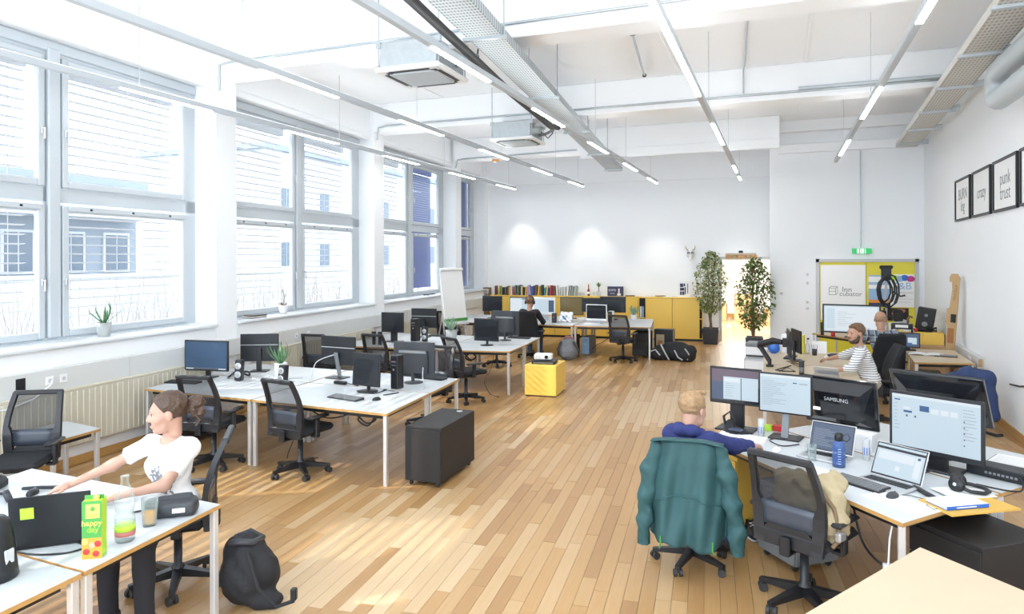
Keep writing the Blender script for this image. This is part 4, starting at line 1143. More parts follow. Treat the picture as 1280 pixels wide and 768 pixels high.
# orchid stem in a white pot on the sill of the second bay
t = thing('potted_orchid', 'bare orchid stem in a white pot on the second window sill', 'plant', LW(9.28, 0.13, 1.375), 0)
G().lathe([(0.055, 0), (0.08, 0.15), (0.075, 0.15), (0.05, 0.02)], 16).build('pot', ['pot_white'], t)
G().lathe([(0.07, 0.12), (0, 0.125)], 12).build('soil', ['soil'], t)
for k in range(4):
    vs, fs = leaf_blade(0.13, 0.03, R(25 + 10 * k)); G().add(vs, fs, 0, None, True).build('leaf', ['stem'], t, (0, 0, 0.13), k * 1.7)
G().tube([(0, 0, 0.13), (0.01, 0.02, 0.28), (0, -0.01, 0.42)], 0.005, 6).tube([(0.01, 0.02, 0.28), (0.04, 0.04, 0.34)], 0.004, 5).tube([(0, 0, .36), (-.03, -.02, .40)], 0.004, 5).build('stem', ['stem'], t)
t = thing('magazine_pile', 'flat dark pile of magazines on the second window sill', 'magazines', LW(8.55, 0.12, 1.375), AL)
for k in range(4): G().box(-0.1, 0.1, -0.17 + 0.01 * k, 0.16, 0.012 * k, 0.012 * k + 0.011).build('magazine', [('black', 'paper', 'stem', 'dark_grey')[k]], t)
t = thing('cable_tangle', 'small dark tangle of cables on the third window sill', 'cable', LW(15.2, 0.13, 1.375), AL)
for k in range(5): G().tube([(0.05 * math.cos(a * .8 + k) , -0.22 + 0.1 * k + 0.07 * math.sin(a * 1.1), 0.012 + 0.02 * abs(math.sin(a + k))) for a in range(8)], 0.009, 5).build('loop', ['black'], t)

# framed sheets, poster on the cabinets
def easel_sheet(label, x, w, h, m, extra):
    t = thing('poster_stand', label, 'sign', FW(x, 0.2, 1.2), AF)
    G().box(-w / 2, w / 2, -0.012, 0.0, 0, h).build('board', [m], t)
    for (a, b, c, d, mm) in extra: G().box(a, b, -0.015, -0.012, c, d).build('print', [mm], t)
    G().add([(-0.03, 0, 0.02), (0.03, 0, 0.02), (0.03, 0.1, 0.0), (-0.03, 0.1, 0)], [(0, 1, 2, 3)]).build('strut', ['black'], t, solid=0.004)
    return t
t = easel_sheet('dark blue poster with a white tower standing on the yellow cabinets', -2.42, 0.46, 0.28, 'purple', [(0.08, 0.12, 0.02, 0.22, 'paper'), (0.05, 0.15, 0.02, 0.08, 'paper')])
lettering('EXPO', 0.085, 'paper', t, MX((-0.09, -0.016, 0.17)) @ FACE_Y); lettering('SCIENCE', 0.035, 'paper', t, MX((-0.09, -0.016, 0.08)) @ FACE_Y)
easel_sheet('white framed print of dark blue blocks standing at the cabinet end', -0.50, 0.34, 0.44, 'white', [(-0.12, -0.03, 0.28, 0.38, 'purple'), (-0.02, 0.02, 0.30, 0.38, 'purple'), (-0.12, 0.0, 0.18, 0.26, 'purple'), (0.01, 0.04, 0.08, 0.28, 'purple'), (-0.12, -0.07, 0.06, 0.16, 'purple'), (-0.06, 0.0, 0.06, 0.16, 'purple'), (0.08, 0.1, 0.1, 0.38, 'purple')])
for k, (x, c) in enumerate(((-0.95, 'paper'), (-1.55, 'paper'), (-2.0, 'stem'), (-1.15, 'khaki_pale'))):
    tag(G().box(-0.12, 0.12, -0.08, 0.08, 0, 0.012 + 0.01 * k).build('paper_sheet' if k < 2 else 'notebook', [c], None, FW(x, 0.25, 1.2), AF + 0.2 * k), ['loose white sheets left of the framed print on the cabinet', 'white sheets above the open cabinet gap', 'flat brown notebook right of the dark poster', 'flat tan notebook left of the framed print'][k], 'papers')

# horned skull with sunglasses on the far wall
t = thing('skull_trophy', 'white horned skull wearing dark sunglasses on the far wall', 'wall decoration', FW(-0.34, 0.002, 2.38), AF)
G().lathe([(0.0, 0.0), (0.11, 0.0), (0.12, 0.015), (0.0, 0.02)], 16, M=MX((0, 0, 0.02), rx=R(90))).build('plaque', ['white'], t)
V, F = surf(field([('e', (0, -0.08, 0.06), (0.075, 0.07, 0.08)), ('c', (0, -0.1, 0.02), (0, -0.13, -0.11), 0.05, 0.03), ('e', (0, -0.13, -0.12), (0.035, 0.03, 0.03))], 0.03), (-.1, -.2, -.18), (.1, .02, .17), 0.012)
netmesh('skull', [(V, F, 0)], ['paper'], t)
for sx in (-1, 1):
    G().tube([(sx * 0.05, -0.07, 0.11), (sx * 0.10, -0.07, 0.15), (sx * 0.13, -0.08, 0.21), (sx * 0.12, -0.09, 0.26)], [0.02, 0.017, 0.011, 0.004], 8).build('horn', ['khaki_pale'], t)
gl_ = G()
for sx in (-1, 1): gl_.box(sx * 0.05 - 0.04, sx * 0.05 + 0.04, -0.165, -0.15, 0.03, 0.085, bev=0.012)
gl_.box(-0.02, 0.02, -0.16, -0.152, 0.065, 0.075).build('sunglasses', ['black_gloss'], t)

# potted trees
def tree(label, loc, pot, stems, seed, n, rx, ry, z0, z1, lm):
    t = thing('potted_ficus', label, 'plant', loc, 0)
    pw, ph = pot
    G().add([(-pw * .8, -pw * .8, 0), (pw * .8, -pw * .8, 0), (pw * .8, pw * .8, 0), (-pw * .8, pw * .8, 0), (-pw, -pw, ph), (pw, -pw, ph), (pw, pw, ph), (-pw, pw, ph), (-pw * .9, -pw * .9, ph), (pw * .9, -pw * .9, ph), (pw * .9, pw * .9, ph), (-pw * .9, pw * .9, ph), (-pw * .86, -pw * .86, ph - .05), (pw * .86, -pw * .86, ph - .05), (pw * .86, pw * .86, ph - .05), (-pw * .86, pw * .86, ph - .05)],
            [(3, 2, 1, 0)] + [(a + k, a + (k + 1) % 4, a + 4 + (k + 1) % 4, a + 4 + k) for a in (0, 4, 8) for k in range(4)] + [(12, 13, 14, 15)]).build('pot', ['dark_grey'], t)
    G().box(-pw * .84, pw * .84, -pw * .84, pw * .84, ph - .07, ph - .045).build('soil', ['soil'], t)
    r = random.Random(seed)
    tr_ = G(); tips = []
    for k in range(stems):
        a = r.uniform(0, 6.3); p = [(0.03 * math.cos(a), 0.03 * math.sin(a), ph - .05)]
        for j in range(6):
            p.append((p[-1][0] + r.uniform(-.05, .05), p[-1][1] + r.uniform(-.05, .05), p[-1][2] + (z1 - 0.25 - ph) / 6))
        tr_.tube(p, [0.022, 0.02, 0.017, 0.014, 0.011, 0.008, 0.005], 6)
        tips += p[2:]
    tr_.build('trunk', ['stem'], t)
    br = G(); g = G(); pale = 0
    for k in range(n):
        zz = z0 + (z1 - z0) * r.random()
        f = math.sin(math.pi * min(1, max(0.04, (zz - z0) / (z1 - z0) * 0.9 + 0.08))) ** 0.6
        a = r.uniform(0, 6.28); q = math.sqrt(r.random()) * f
        c = Vector((rx * q * math.cos(a), ry * q * math.sin(a), zz + 0.06 * math.sin(a * 3 + zz * 9)))
        if k % 9 == 0:
            b = min(tips, key=lambda s_: (Vector(s_) - c).length)
            br.tube([b, tuple((Vector(b) + c) / 2 + Vector((0, 0, 0.04))), tuple(c)], [0.006, 0.004, 0.002], 4, caps=False)
        L = r.uniform(0.07, 0.115); w = L * 0.27
        M = MX(tuple(c), r.uniform(0, 6.3), R(r.uniform(-80, 20)), R(r.uniform(-30, 30)))
        g.add([(0, 0, 0), (w, L * .45, 0.008), (0, L, -0.012), (-w, L * .45, 0.008), (0, L * .5, -0.004)], [(0, 1, 4), (1, 2, 4), (2, 3, 4), (3, 0, 4)], 1 if r.random() < lm else 0, M)
    br.build('branch', ['stem'], t)
    o = g.build('foliage', ['leaf', 'leaf_pale'], t); o['kind'] = 'stuff'
    return t
tree('ficus tree in a grey square pot at the end of the yellow cabinets', (-1.70, 18.9, 0), (0.22, 0.42), 3, 4, 1300, 0.47, 0.44, 0.86, 2.42, 0.55)
tree('denser green ficus in front of the partition edge beside the passage', (-0.55, 17.15, 0), (0.2, 0.42), 4, 9, 1500, 0.46, 0.42, 0.66, 2.26, 0.10)

# cartons in the passage
for k, (x, y, w, d, h, z, lab) in enumerate(((-2.0, 26.2, 0.42, 0.4, 0.62, 0, 'tall open carton at the left of the passage pile'), (-1.15, 26.0, 0.75, 0.5, 0.55, 0, 'wide lower carton in the passage pile'), (-1.2, 26.0, 0.62, 0.45, 0.42, 0.56, 'carton on top of the wide one in the passage'), (-0.2, 25.6, 0.6, 0.5, 0.5, 0, 'carton half hidden behind the ficus in the passage'))):
    t = thing('carton', lab, 'box', (x, y, z), R(4 * k), 'cartons in the passage')
    G().box(-w / 2, w / 2, -d / 2, d / 2, 0, h, bev=0.006).build('body', ['cardboard'], t)
    G().box(-0.03, 0.03, -d / 2 - 0.002, d / 2, h - 0.12, h + 0.002).build('tape', ['khaki_pale'], t)
    for sx in (-1, 1): G().add([(sx * w / 2, -d / 2, h), (sx * w / 2, d / 2, h), (sx * (w / 2 + .1), d / 2, h + .08), (sx * (w / 2 + .1), -d / 2, h + .08)], [(0, 1, 2, 3)]).build('flap', ['cardboard'], t, solid=0.005)

# flipchart by the window
t = thing('flipchart', 'white flipchart easel leaning beside the third window bay', 'flipchart', (-6.72, 13.9, 0), R(70))
t.scale = (1, 1, 1.1)
M = Matrix.Rotation(R(-9), 4, 'X')
G().box(-0.35, 0.35, -0.02, 0.0, 0.75, 1.88, bev=0.006, M=M).build('board', ['white'], t)
G().box(-0.34, 0.34, -0.03, -0.021, 0.82, 1.84, M=M).build('paper_pad', ['paper'], t)
G().tube([(-0.34, -0.035, 1.88), (0.34, -0.035, 1.88)], 0.035, 10, M=M).build('paper_roll', ['paper'], t)
G().box(-0.36, 0.36, -0.035, -0.03, 0.80, 0.86, M=M).build('green_strip', ['green'], t)
G().box(-0.35, 0.35, -0.08, 0.0, 0.72, 0.75, bev=0.004, M=M).build('tray', ['light_grey'], t)
for sx in (-0.3, 0.3): G().tube([(sx, 0.325, 1.8), (sx * 1.2, 0.04, 0.0)], 0.014, 8).build('leg', ['light_grey'], t)
G().tube([(0, 0.33, 1.75), (0, 0.80, 0.0)], 0.014, 8).build('leg', ['light_grey'], t)
jch.scale = (.93, .93, .92)
# ================================================================ SCREENS AND SMALL DEVICES
def monitor(label, x, y, rz, w, h, zc, screen='lcd_off', frame='black', stand='flat', back='flat', tilt=0.0, wins=(), z=DZ, bz=0.018, chin=0.0, group='computer monitors', name='monitor'):
    """screen looks to local -Y; zc is the screen centre above the desk"""
    t = thing(name, label, 'monitor', (x, y, z), rz, group)
    M = MX((0, 0, zc), rx=-tilt)
    hw, hh = w / 2, h / 2
    g = G().box(-hw, hw, -0.012, 0.016, -hh - chin, hh, bev=0.006, M=M)
    if back == 'bulge':
        g.add([(-hw * .92, 0.016, -hh * .9), (hw * .92, 0.016, -hh * .9), (hw * .92, 0.016, hh * .88), (-hw * .92, 0.016, hh * .88), (-hw * .62, 0.085, -hh * .6), (hw * .62, 0.085, -hh * .6), (hw * .62, 0.07, hh * .45), (-hw * .62, 0.07, hh * .45)],
              [(4, 5, 6, 7), (0, 1, 5, 4), (1, 2, 6, 5), (2, 3, 7, 6), (3, 0, 4, 7)], M=M)
    elif back == 'box':
        g.box(-hw * .72, hw * .72, 0.012, 0.055, -hh * .8, hh * .55, bev=0.012, M=M)
    hs = g.build('housing', [frame], t)
    if back == 'box':
        v = G()
        for k in range(6): v.box(hw * .76, hw * .92, 0.014, 0.019, -hh * .7 + k * .05, -hh * .7 + k * .05 + .022, M=M)
        v.build('vent', ['dark_grey'], hs)
        G().box(-hw * .66, hw * .66, 0.05, 0.058, hh * .38, hh * .52, bev=0.003, M=M).build('top_ridge', ['mid_grey'], hs)
    if back == 'flat':
        G().box(-hw * .98, hw * .98, 0.014, 0.019, hh * .18, hh * .22, M=M).build('seam', ['light_grey'], hs)
    sc = G().box(-hw + bz, hw - bz, -0.0145, -0.012, -hh + bz, hh - bz, M=M).build('screen', [screen], t)
    if wins:
        names = []
        g = G()
        for k, (x0, x1, z0, z1, m) in enumerate(wins):
            if m not in names: names.append(m)
            sx = lambda q: -hw + bz + q * (w - 2 * bz)
            sz = lambda q: -hh + bz + q * (h - 2 * bz)
            d = -0.0148 - 0.00018 * k
            g.quad((sx(x0), d, sz(z0)), (sx(x1), d, sz(z0)), (sx(x1), d, sz(z1)), (sx(x0), d, sz(z1)), names.index(m), M)
        g.build('screen_image', names, sc)
    if stand == 'flat':
        G().box(-0.035, 0.035, 0.02, 0.05, 0.01, zc, bev=0.006).build('neck', [frame], t)
        G().box(-0.12, 0.12, -0.09, 0.10, 0, 0.014, bev=0.006).build('foot', [frame], t)
    elif stand == 'round':
        G().cyl((0, 0.035, 0.01), (0, 0.035, zc), 0.022).build('neck', [frame], t)
        G().lathe([(0.12, 0), (0.12, 0.01), (0.05, 0.02), (0, 0.022)], 20, M=MX((0, 0.02, 0))).build('foot', [frame], t)
    elif stand == 'column':
        G().box(-0.06, 0.06, 0.03, 0.09, 0.01, zc + 0.06, bev=0.008).build('neck', [frame], t)
        G().box(-0.17, 0.17, -0.08, 0.14, 0, 0.018, bev=0.008).build('foot', [frame], t)
    elif stand == 'tilted':
        G().box(-0.03, 0.03, -0.035, -0.017, 0.0, zc - .02, bev=0.005, M=MX(rx=R(-14))).build('neck', ['mid_grey'], t)
        G().box(-0.13, 0.13, -0.08, 0.12, 0, 0.012, bev=0.005).build('foot', [frame], t)
    elif stand == 'imac':
        G().add([(-0.09, 0.02, zc - .05), (0.09, 0.02, zc - .05), (0.09, 0.06, 0.004), (-0.09, 0.06, 0.004)], [(0, 1, 2, 3)]).build('neck', ['silver'], t, solid=0.012)
        G().box(-0.1, 0.1, -0.12, 0.08, 0, 0.006, bev=0.002).build('foot', ['silver'], t)
    return t
UI = [(0, 1, .94, 1, 'lcd_pale'), (0.02, .16, .1, .9, 'lcd_pale'), (.2, .55, .2, .88, 'lcd_pale'), (.6, .96, .2, .88, 'lcd_pale')]
def text_rows(x0, x1, z0, z1, n, m='lcd_text', seed=1):
    r = random.Random(seed); o = []
    for k in range(n):
        z = z1 - (z1 - z0) * (k + .5) / n
        o.append((x0, x0 + (x1 - x0) * r.uniform(.35, 1), z - .006, z + .006, m))
    return o
# first group
monitor('black monitor with a blue reflection painted on its dark screen at the left end of the first group', -7.02, 6.9, R(8), 0.66, 0.40, 0.29, 'lcd_blue_reflection', stand='flat', wins=[(0.02, .98, .01, .05, 'lcd_pale'), (.2, .8, .012, .045, 'black')])
monitor('black monitor back seen obliquely against the first column', -6.72, 7.55, R(205), 0.52, 0.38, 0.33, stand='flat')
monitor('black monitor back with a slanted silver stand beside the aloe', -5.38, 7.5, R(176), 0.56, 0.37, 0.36, stand='tilted')
monitor('square black monitor facing the room at the near desk corner', -4.50, 6.82, R(-6), 0.40, 0.385, 0.26, stand='round', tilt=R(4))
monitor('broad monitor back with a raised grey top behind the black tower', -4.28, 7.55, R(182), 0.57, 0.44, 0.29, frame='dark_grey', back='box', stand='round')
# second group
monitor('small black monitor facing the room on the second group', -6.72, 11.05, R(4), 0.46, 0.37, 0.37, stand='column')
monitor('black monitor back behind the second group tower', -6.55, 11.95, R(184), 0.54, 0.38, 0.38, stand='flat')
monitor('dark monitor on a round foot over the yellow box', -4.88, 11.2, R(-4), 0.49, 0.40, 0.28, stand='round', screen='lcd_off')
monitor('grey monitor back behind the round-foot monitor', -4.85, 12.05, R(176), 0.56, 0.46, 0.33, frame='dark_grey', back='box', stand='round')
# third group
monitor('black monitor beside the flipchart before the yellow cabinets', -6.95, 16.35, R(4), 0.54, 0.40, 0.38, stand='flat')
monitor('bright wide screen left of the person with headphones', -6.13, 16.35, R(2), 0.66, 0.40, 0.36, 'lcd_lit', stand='flat', wins=[(0, .5, .05, .95, 'lcd_pale'), (.5, 1, .9, .97, 'lcd_slate')])
monitor('white framed screen with a blue side bar in front of the person with headphones', -5.48, 16.2, R(0), 0.58, 0.40, 0.38, 'lcd_pale', 'white', 'imac', chin=0.04, wins=[(.02, .7, .05, .9, 'lcd_lit'), (.72, .98, .05, .85, 'lcd_slate')])
monitor('black monitor with an amber-brown reflection painted on its screen', -4.98, 16.95, R(18), 0.60, 0.46, 0.32, 'lcd_amber_reflection', stand='flat')
monitor('white framed computer with a black screen before the yellow cabinets', -4.10, 16.05, R(-4), 0.52, 0.36, 0.26, 'lcd_off', 'white', 'imac', chin=0.03)
monitor('wide black monitor high behind the white framed computer', -3.92, 17.0, R(2), 0.66, 0.40, 0.38, 'lcd_off', stand='flat')
monitor('black monitor partly hidden behind the white framed computer', -4.48, 17.05, R(6), 0.52, 0.36, 0.35, 'lcd_off', stand='flat')
# right workstation
LW1 = [(0, .46, .0, 1, 'lcd_dusk'), (0, .3, .0, .5, 'lcd_slate'), (.22, .72, .13, .8, 'lcd_lit'), (.74, 1.0, .05, .86, 'lcd_lit'), (.72, .74, .08, .84, 'black')]
monitor('left lit monitor of the double pair, with overlapping windows', -0.37, 6.47, R(-13), 0.46, 0.33, 0.40, 'lcd_dusk', stand='column', wins=[(0, 1, 0, .5, 'lcd_off'), (0, .38, .05, .62, 'lcd_slate'), (.25, .98, .08, .78, 'lcd_lit'), (.62, .635, .06, .76, 'black'), (.27, .6, .62, .74, 'lcd_pale')] + text_rows(.3, .5, .15, .6, 7), bz=0.02)
monitor('right lit monitor of the double pair, full of pale text', 0.045, 6.33, R(-14), 0.44, 0.345, 0.385, 'lcd_lit', stand='tilted', wins=[(0, 1, .93, 1, 'lcd_pale'), (.66, .74, .80, .83, 'lcd_ink'), (.78, .95, .79, .82, 'lcd_text')] + text_rows(.05, .6, .15, .85, 14), bz=0.014)
ms = monitor('glossy black monitor back with white maker lettering behind the laptops', 0.49, 6.52, R(152), 0.62, 0.42, 0.31, frame='black_gloss', back='bulge', stand='round', tilt=R(8))
lettering('SAMSUNG', 0.045, 'light_grey', ms, MX((0, 0, 0.37), rx=R(-8)) @ Matrix.Translation((0, 0.092, -0.02)) @ Matrix.Rotation(math.pi, 4, 'Z') @ FACE_Y)
G().box(0.14, 0.2, 0.086, 0.09, -0.07, -0.045, M=MX((0, 0, .31), rx=R(-8))).build('sticker', ['exit_white'], ms)
monitor('large lit monitor with a file window, nearest on the right', 1.06, 5.78, R(-31), 0.63, 0.43, 0.33, 'lcd_lit', stand='column', chin=0.02, bz=0.022,
        wins=[(0, 1, .95, 1, 'lcd_pale'), (.03, .1, .88, .905, 'lcd_ink'), (.33, .44, .72, .83, 'lcd_ink'), (.14, .24, .66, .70, 'lcd_ink'), (.14, .22, .72, .77, 'lcd_pale'), (.46, .55, .7, .8, 'lcd_pale'), (.57, .66, .7, .8, 'lcd_pale'), (.68, .76, .7, .8, 'lcd_pale'), (.80, .802, .05, .9, 'lcd_text')]
        + [(.17, .19, .58, .62, 'lcd_slate'), (.27, .29, .58, .62, 'lcd_slate')] + text_rows(.03, .1, .3, .85, 8, seed=4) + text_rows(.82, .97, .3, .9, 10, seed=5) + [(.825, .84, .2 + .11 * k, .225 + .11 * k, 'lcd_slate') for k in range(5)])
monitor('black monitor back tilted over, behind the large lit monitor', 1.17, 6.20, R(150), 0.66, 0.46, 0.46, frame='black_gloss', back='bulge', stand='round', tilt=R(30))
# right side back rows
monitor('dark monitor turned edge-on, on a long black clamp arm', 0.13, 10.35, R(94), 0.52, 0.36, 0.36, stand='none', screen='lcd_off', back='none')
monitor('dark monitor edge beside the clamp-arm monitor', 0.24, 11.15, R(104), 0.50, 0.34, 0.30, stand='flat', screen='lcd_off', back='none')
monitor('wide bright monitor in front of the bald man in plaid', 1.30, 14.75, R(-8), 1.02, 0.56, 0.36, 'lcd_lit', stand='flat', wins=[(.03, .97, .04, .96, 'lcd_pale'), (.05, .2, .1, .9, 'lcd_lit')] + text_rows(.25, .6, .2, .8, 8, seed=8), bz=0.03)
monitor('small screen with a bluish picture right of the man in plaid', 2.0, 13.05, R(-8), 0.36, 0.25, 0.17, 'lcd_slate', stand='flat', wins=[(.1, .4, .3, .8, 'lcd_pale'), (.5, .9, .2, .7, 'lcd_lit'), (.3, .7, .1, .3, 'lcd_ink')])
t = thing('clamp_arm', 'long black jointed monitor arm clamped to the birch desk', 'monitor arm', (-0.13, 10.42, DZ))
G().box(-0.05, 0.05, -0.05, 0.05, 0, 0.03, bev=0.006).cyl((0, 0, 0.02), (0, 0, 0.1), 0.025).build('clamp', ['black'], t)
G().tube([(0, 0, 0.08), (-0.13, 0.12, 0.27)], 0.034, 8).build('lower_arm', ['black'], t)
G().tube([(-0.14, 0.12, 0.30), (0.05, 0.02, 0.37), (0.17, -0.04, 0.36)], [0.048, 0.048, 0.036], 8).build('upper_arm', ['black'], t)
G().ell((-0.135, 0.12, 0.28), (0.04, 0.04, 0.05)).build('elbow_joint', ['black'], t)
G().box(0.17, 0.225, -0.12, 0.0, 0.30, 0.42, bev=0.006).build('mount_plate', ['black'], t)

def laptop(label, x, y, rz, w, d, open_deg, screen, body='silver', wins=(), sticker=None, z=DZ):
    """screen looks to local -Y (the user's side)"""
    t = thing('laptop', label, 'laptop', (x, y, z), rz, 'laptops')
    b = G().box(-w / 2, w / 2, -d, 0, 0.002, 0.016, bev=0.004).build('base', [body], t)
    k = G()
    for i in range(13):
        for j in range(5): k.box(-w * .42 + i * w * .065, -w * .42 + (i + .82) * w * .065, -d * .48 + j * d * .08, -d * .48 + (j + .8) * d * .08, 0.016, 0.018)
    k.build('keys', ['black'], b)
    G().box(-w * .16, w * .16, -d * .93, -d * .58, 0.0155, 0.0165).build('trackpad', ['light_grey' if body == 'silver' else 'dark_grey'], b)
    M = MX((0, 0, 0.016), rx=R(-(open_deg - 90)))
    lid = G().box(-w / 2, w / 2, -0.002, 0.006, 0, d * .98, bev=0.003, M=M).build('lid', [body], t)
    sc = G().box(-w / 2 + 0.006, w / 2 - 0.006, -0.0028, -0.002, 0.008, d * .98 - 0.006, M=M).build('screen_glass', ['black_gloss'], lid)
    ims = [screen]; g = G().quad((-w / 2 + .014, -0.0034, .02), (w / 2 - .014, -0.0034, .02), (w / 2 - .014, -0.0034, d * .98 - .014), (-w / 2 + .014, -0.0034, d * .98 - .014), 0, M)
    for q, (x0, x1, z0, z1, m) in enumerate(wins):
        if m not in ims: ims.append(m)
        W_ = w - .028; H_ = d * .98 - .034; dd = -0.0037 - 0.0002 * q
        g.quad((-w / 2 + .014 + x0 * W_, dd, .02 + z0 * H_), (-w / 2 + .014 + x1 * W_, dd, .02 + z0 * H_), (-w / 2 + .014 + x1 * W_, dd, .02 + z1 * H_), (-w / 2 + .014 + x0 * W_, dd, .02 + z1 * H_), ims.index(m), M)
    g.build('screen', ims, lid)
    if sticker: G().box(sticker[0], sticker[0] + .062, 0.006, 0.0072, sticker[1], sticker[1] + .062, M=M).build('sticky_note', ['lime'], lid)
    return t
laptop('silver laptop with a dark slate screen behind the water bottle', 0.37, 5.93, R(-24), 0.34, 0.24, 112, 'lcd_slate', wins=text_rows(.05, .8, .1, .8, 12, seed=3))
laptop('silver laptop with a bright web page, nearest on the right desk', 0.74, 5.36, R(-38), 0.36, 0.25, 115, 'lcd_lit', wins=[(0, 1, .84, .92, 'black'), (.05, .8, .5, .78, 'lcd_pale'), (.45, .55, .2, .36, 'lcd_pale'), (.82, .95, .1, .8, 'lcd_pale'), (.86, .92, .7, .78, 'lcd_ink')])
laptop('small silver laptop with a pale blue screen near the grey backpack', -4.86, 15.95, R(-14), 0.36, 0.25, 112, 'lcd_lit', wins=[(.2, .6, .1, .6, 'lcd_ink'), (.1, .9, .7, .9, 'lcd_pale')])
laptop('black laptop seen from behind with a green sticky note', -3.68, 2.54, R(222), 0.38, 0.29, 98, 'lcd_off', 'black', sticker=(0.075, 0.16))
# tablet computer with kickstand
t = thing('tablet', 'silver tablet propped on its kickstand beside the black can', 'tablet', (0.57, 9.52, DZ), R(160))
M = MX(rx=R(-28))
G().box(-0.15, 0.15, -0.004, 0.004, 0.0, 0.2, bev=0.003, M=M).build('body', ['silver'], t)
G().box(-0.15, 0.15, -0.003, 0.0, 0.0, 0.11, M=MX((0, 0.10, 0.09), rx=R(138))).build('kickstand', ['silver'], t)
G().box(-0.15, 0.15, -0.2, -0.01, 0.0, 0.006, bev=0.002).build('keyboard_cover', ['light_grey'], t)

def keyboard(label, x, y, rz, m='black', w=0.44, d=0.14, key='dark_grey', z=DZ, padded=True):
    t = thing('keyboard', label, 'keyboard', (x, y, z), rz, 'keyboards')
    G().add([(-w / 2, -d / 2, 0), (w / 2, -d / 2, 0), (w / 2, d / 2, 0), (-w / 2, d / 2, 0), (-w / 2, -d / 2, .012), (w / 2, -d / 2, .012), (w / 2, d / 2, .026), (-w / 2, d / 2, .026)],
            [(3, 2, 1, 0), (4, 5, 6, 7), (0, 1, 5, 4), (1, 2, 6, 5), (2, 3, 7, 6), (3, 0, 4, 7)]).build('body', [m], t)
    g = G(); n = int(w / 0.026)
    for i in range(n):
        for j in range(5):
            y0 = -d / 2 + .012 + j * (d - .024) / 5; zz = .012 + (y0 + d / 2) / d * .014
            g.box(-w / 2 + .01 + i * (w - .02) / n, -w / 2 + .006 + (i + 1) * (w - .02) / n, y0, y0 + (d - .024) / 5 - .004, zz, zz + .006)
    g.build('keys', [key], t)
    return t
keyboard('grey keyboard before the square monitor at the near desk corner', -4.50, 6.40, R(-12), 'dark_grey', key='mid_grey')
keyboard('black keyboard behind the tower on the first group', -4.22, 7.86, R(-6))
keyboard('black keyboard before the blue-tinted monitor', -7.0, 6.5, R(10))
keyboard('black keyboard beside the speaker on the second group', -6.35, 12.2, R(-4))
keyboard('black keyboard beyond the round-foot monitor', -4.72, 12.42, R(2))
keyboard('dark keyboard with round keys in front of the bright laptop', 0.51, 5.22, R(-40), 'black', 0.36, 0.13, 'mid_grey')
keyboard('white keyboard before the double monitors', -0.30, 6.20, R(-16), 'white', 0.40, 0.12, 'paper')
keyboard('white keyboard before the white-framed computer', -4.1, 15.65, R(-4), 'white', 0.40, 0.12, 'paper')
keyboard('black keyboard near the hand of the man in stripes', 0.16, 11.45, R(80), 'black', 0.42, 0.14)
def mouse(label, x, y, rz, m='black', cord=None):
    t = thing('computer_mouse', label, 'mouse', (x, y, DZ), rz, 'computer mice')
    V, F = surf(lambda P: np.maximum(sd_ell(P, (0, 0, 0.008), (0.032, 0.055, 0.03)), -P[..., 2]), (-.04, -.065, -.008), (.04, .065, .045), 0.006)
    netmesh('shell', [(V, F, 0)], [m], t)
    G().cyl((-0.003, 0.03, 0.032), (0.003, 0.03, 0.032), 0.007, n=8).build('wheel', ['mid_grey'], t)
    if cord: G().tube(cord, 0.0025, 4).build('cord', [m], t)
    return t
mouse('black mouse beside the grey keyboard on the first group', -4.13, 6.45, R(-20))
mouse('dark mouse in front of the bright laptop on the right desk', 0.68, 5.02, R(-35), 'dark_grey', [(0, .05, .01), (.06, .12, .006), (.16, .12, .006), (.2, .02, .006), (.26, -.02, .006), (.3, .1, .006)])
mouse('white mouse under the hand of the man with the teal jacket', -0.02, 5.88, R(-20), 'white')
mouse('dark mouse beside the woman\'s left hand', -4.62, 3.06, R(30))

def tower(label, x, y, rz, w, d, h, z=DZ, m='black', front='dark_grey', name='computer_tower'):
    t = thing(name, label, 'computer', (x, y, z), rz)
    G().box(-w / 2, w / 2, -d / 2, d / 2, 0.0, h, bev=0.006).build('case', [m], t)
    G().box(-w / 2 + .004, w / 2 - .004, -d / 2 - .006, -d / 2, h * .03, h * .97, bev=0.003).build('front_panel', [front], t)
    G().box(-w * .3, w * .3, -d / 2 - .009, -d / 2 - .005, h * .80, h * .84).box(-w * .3, w * .3, -d / 2 - .009, -d / 2 - .005, h * .70, h * .72).build('drive_slot', ['mid_grey'], t)
    G().cyl((0, -d / 2 - .01, h * .58), (0, -d / 2 - .004, h * .58), 0.012, n=10).build('power_button', ['silver'], t)
    return t
tower('slim black tower between the monitors at the near desk corner', -4.28, 7.14, R(-6), 0.10, 0.13, 0.40, front='black')
tower('slim black tower beside the round speakers on the second group', -6.42, 11.38, R(-4), 0.12, 0.16, 0.42, front='black')
tower('blue grey computer tower under the third group desks', -4.28, 16.0, R(-8), 0.2, 0.42, 0.42, 0, 'mid_grey', 'skyblue')
tower('dark computer tower beside the grey backpack under the desk', -4.62, 15.85, R(-4), 0.18, 0.42, 0.45, 0, 'dark_grey', 'light_grey')
tower('slim black tower speaker on the desk near the bright laptop', -5.06, 15.72, R(0), 0.10, 0.1, 0.23)
tower('white and black slim box right of the white framed computer', -3.80, 16.3, R(-6), 0.11, 0.16, 0.27, DZ, 'white', 'black')
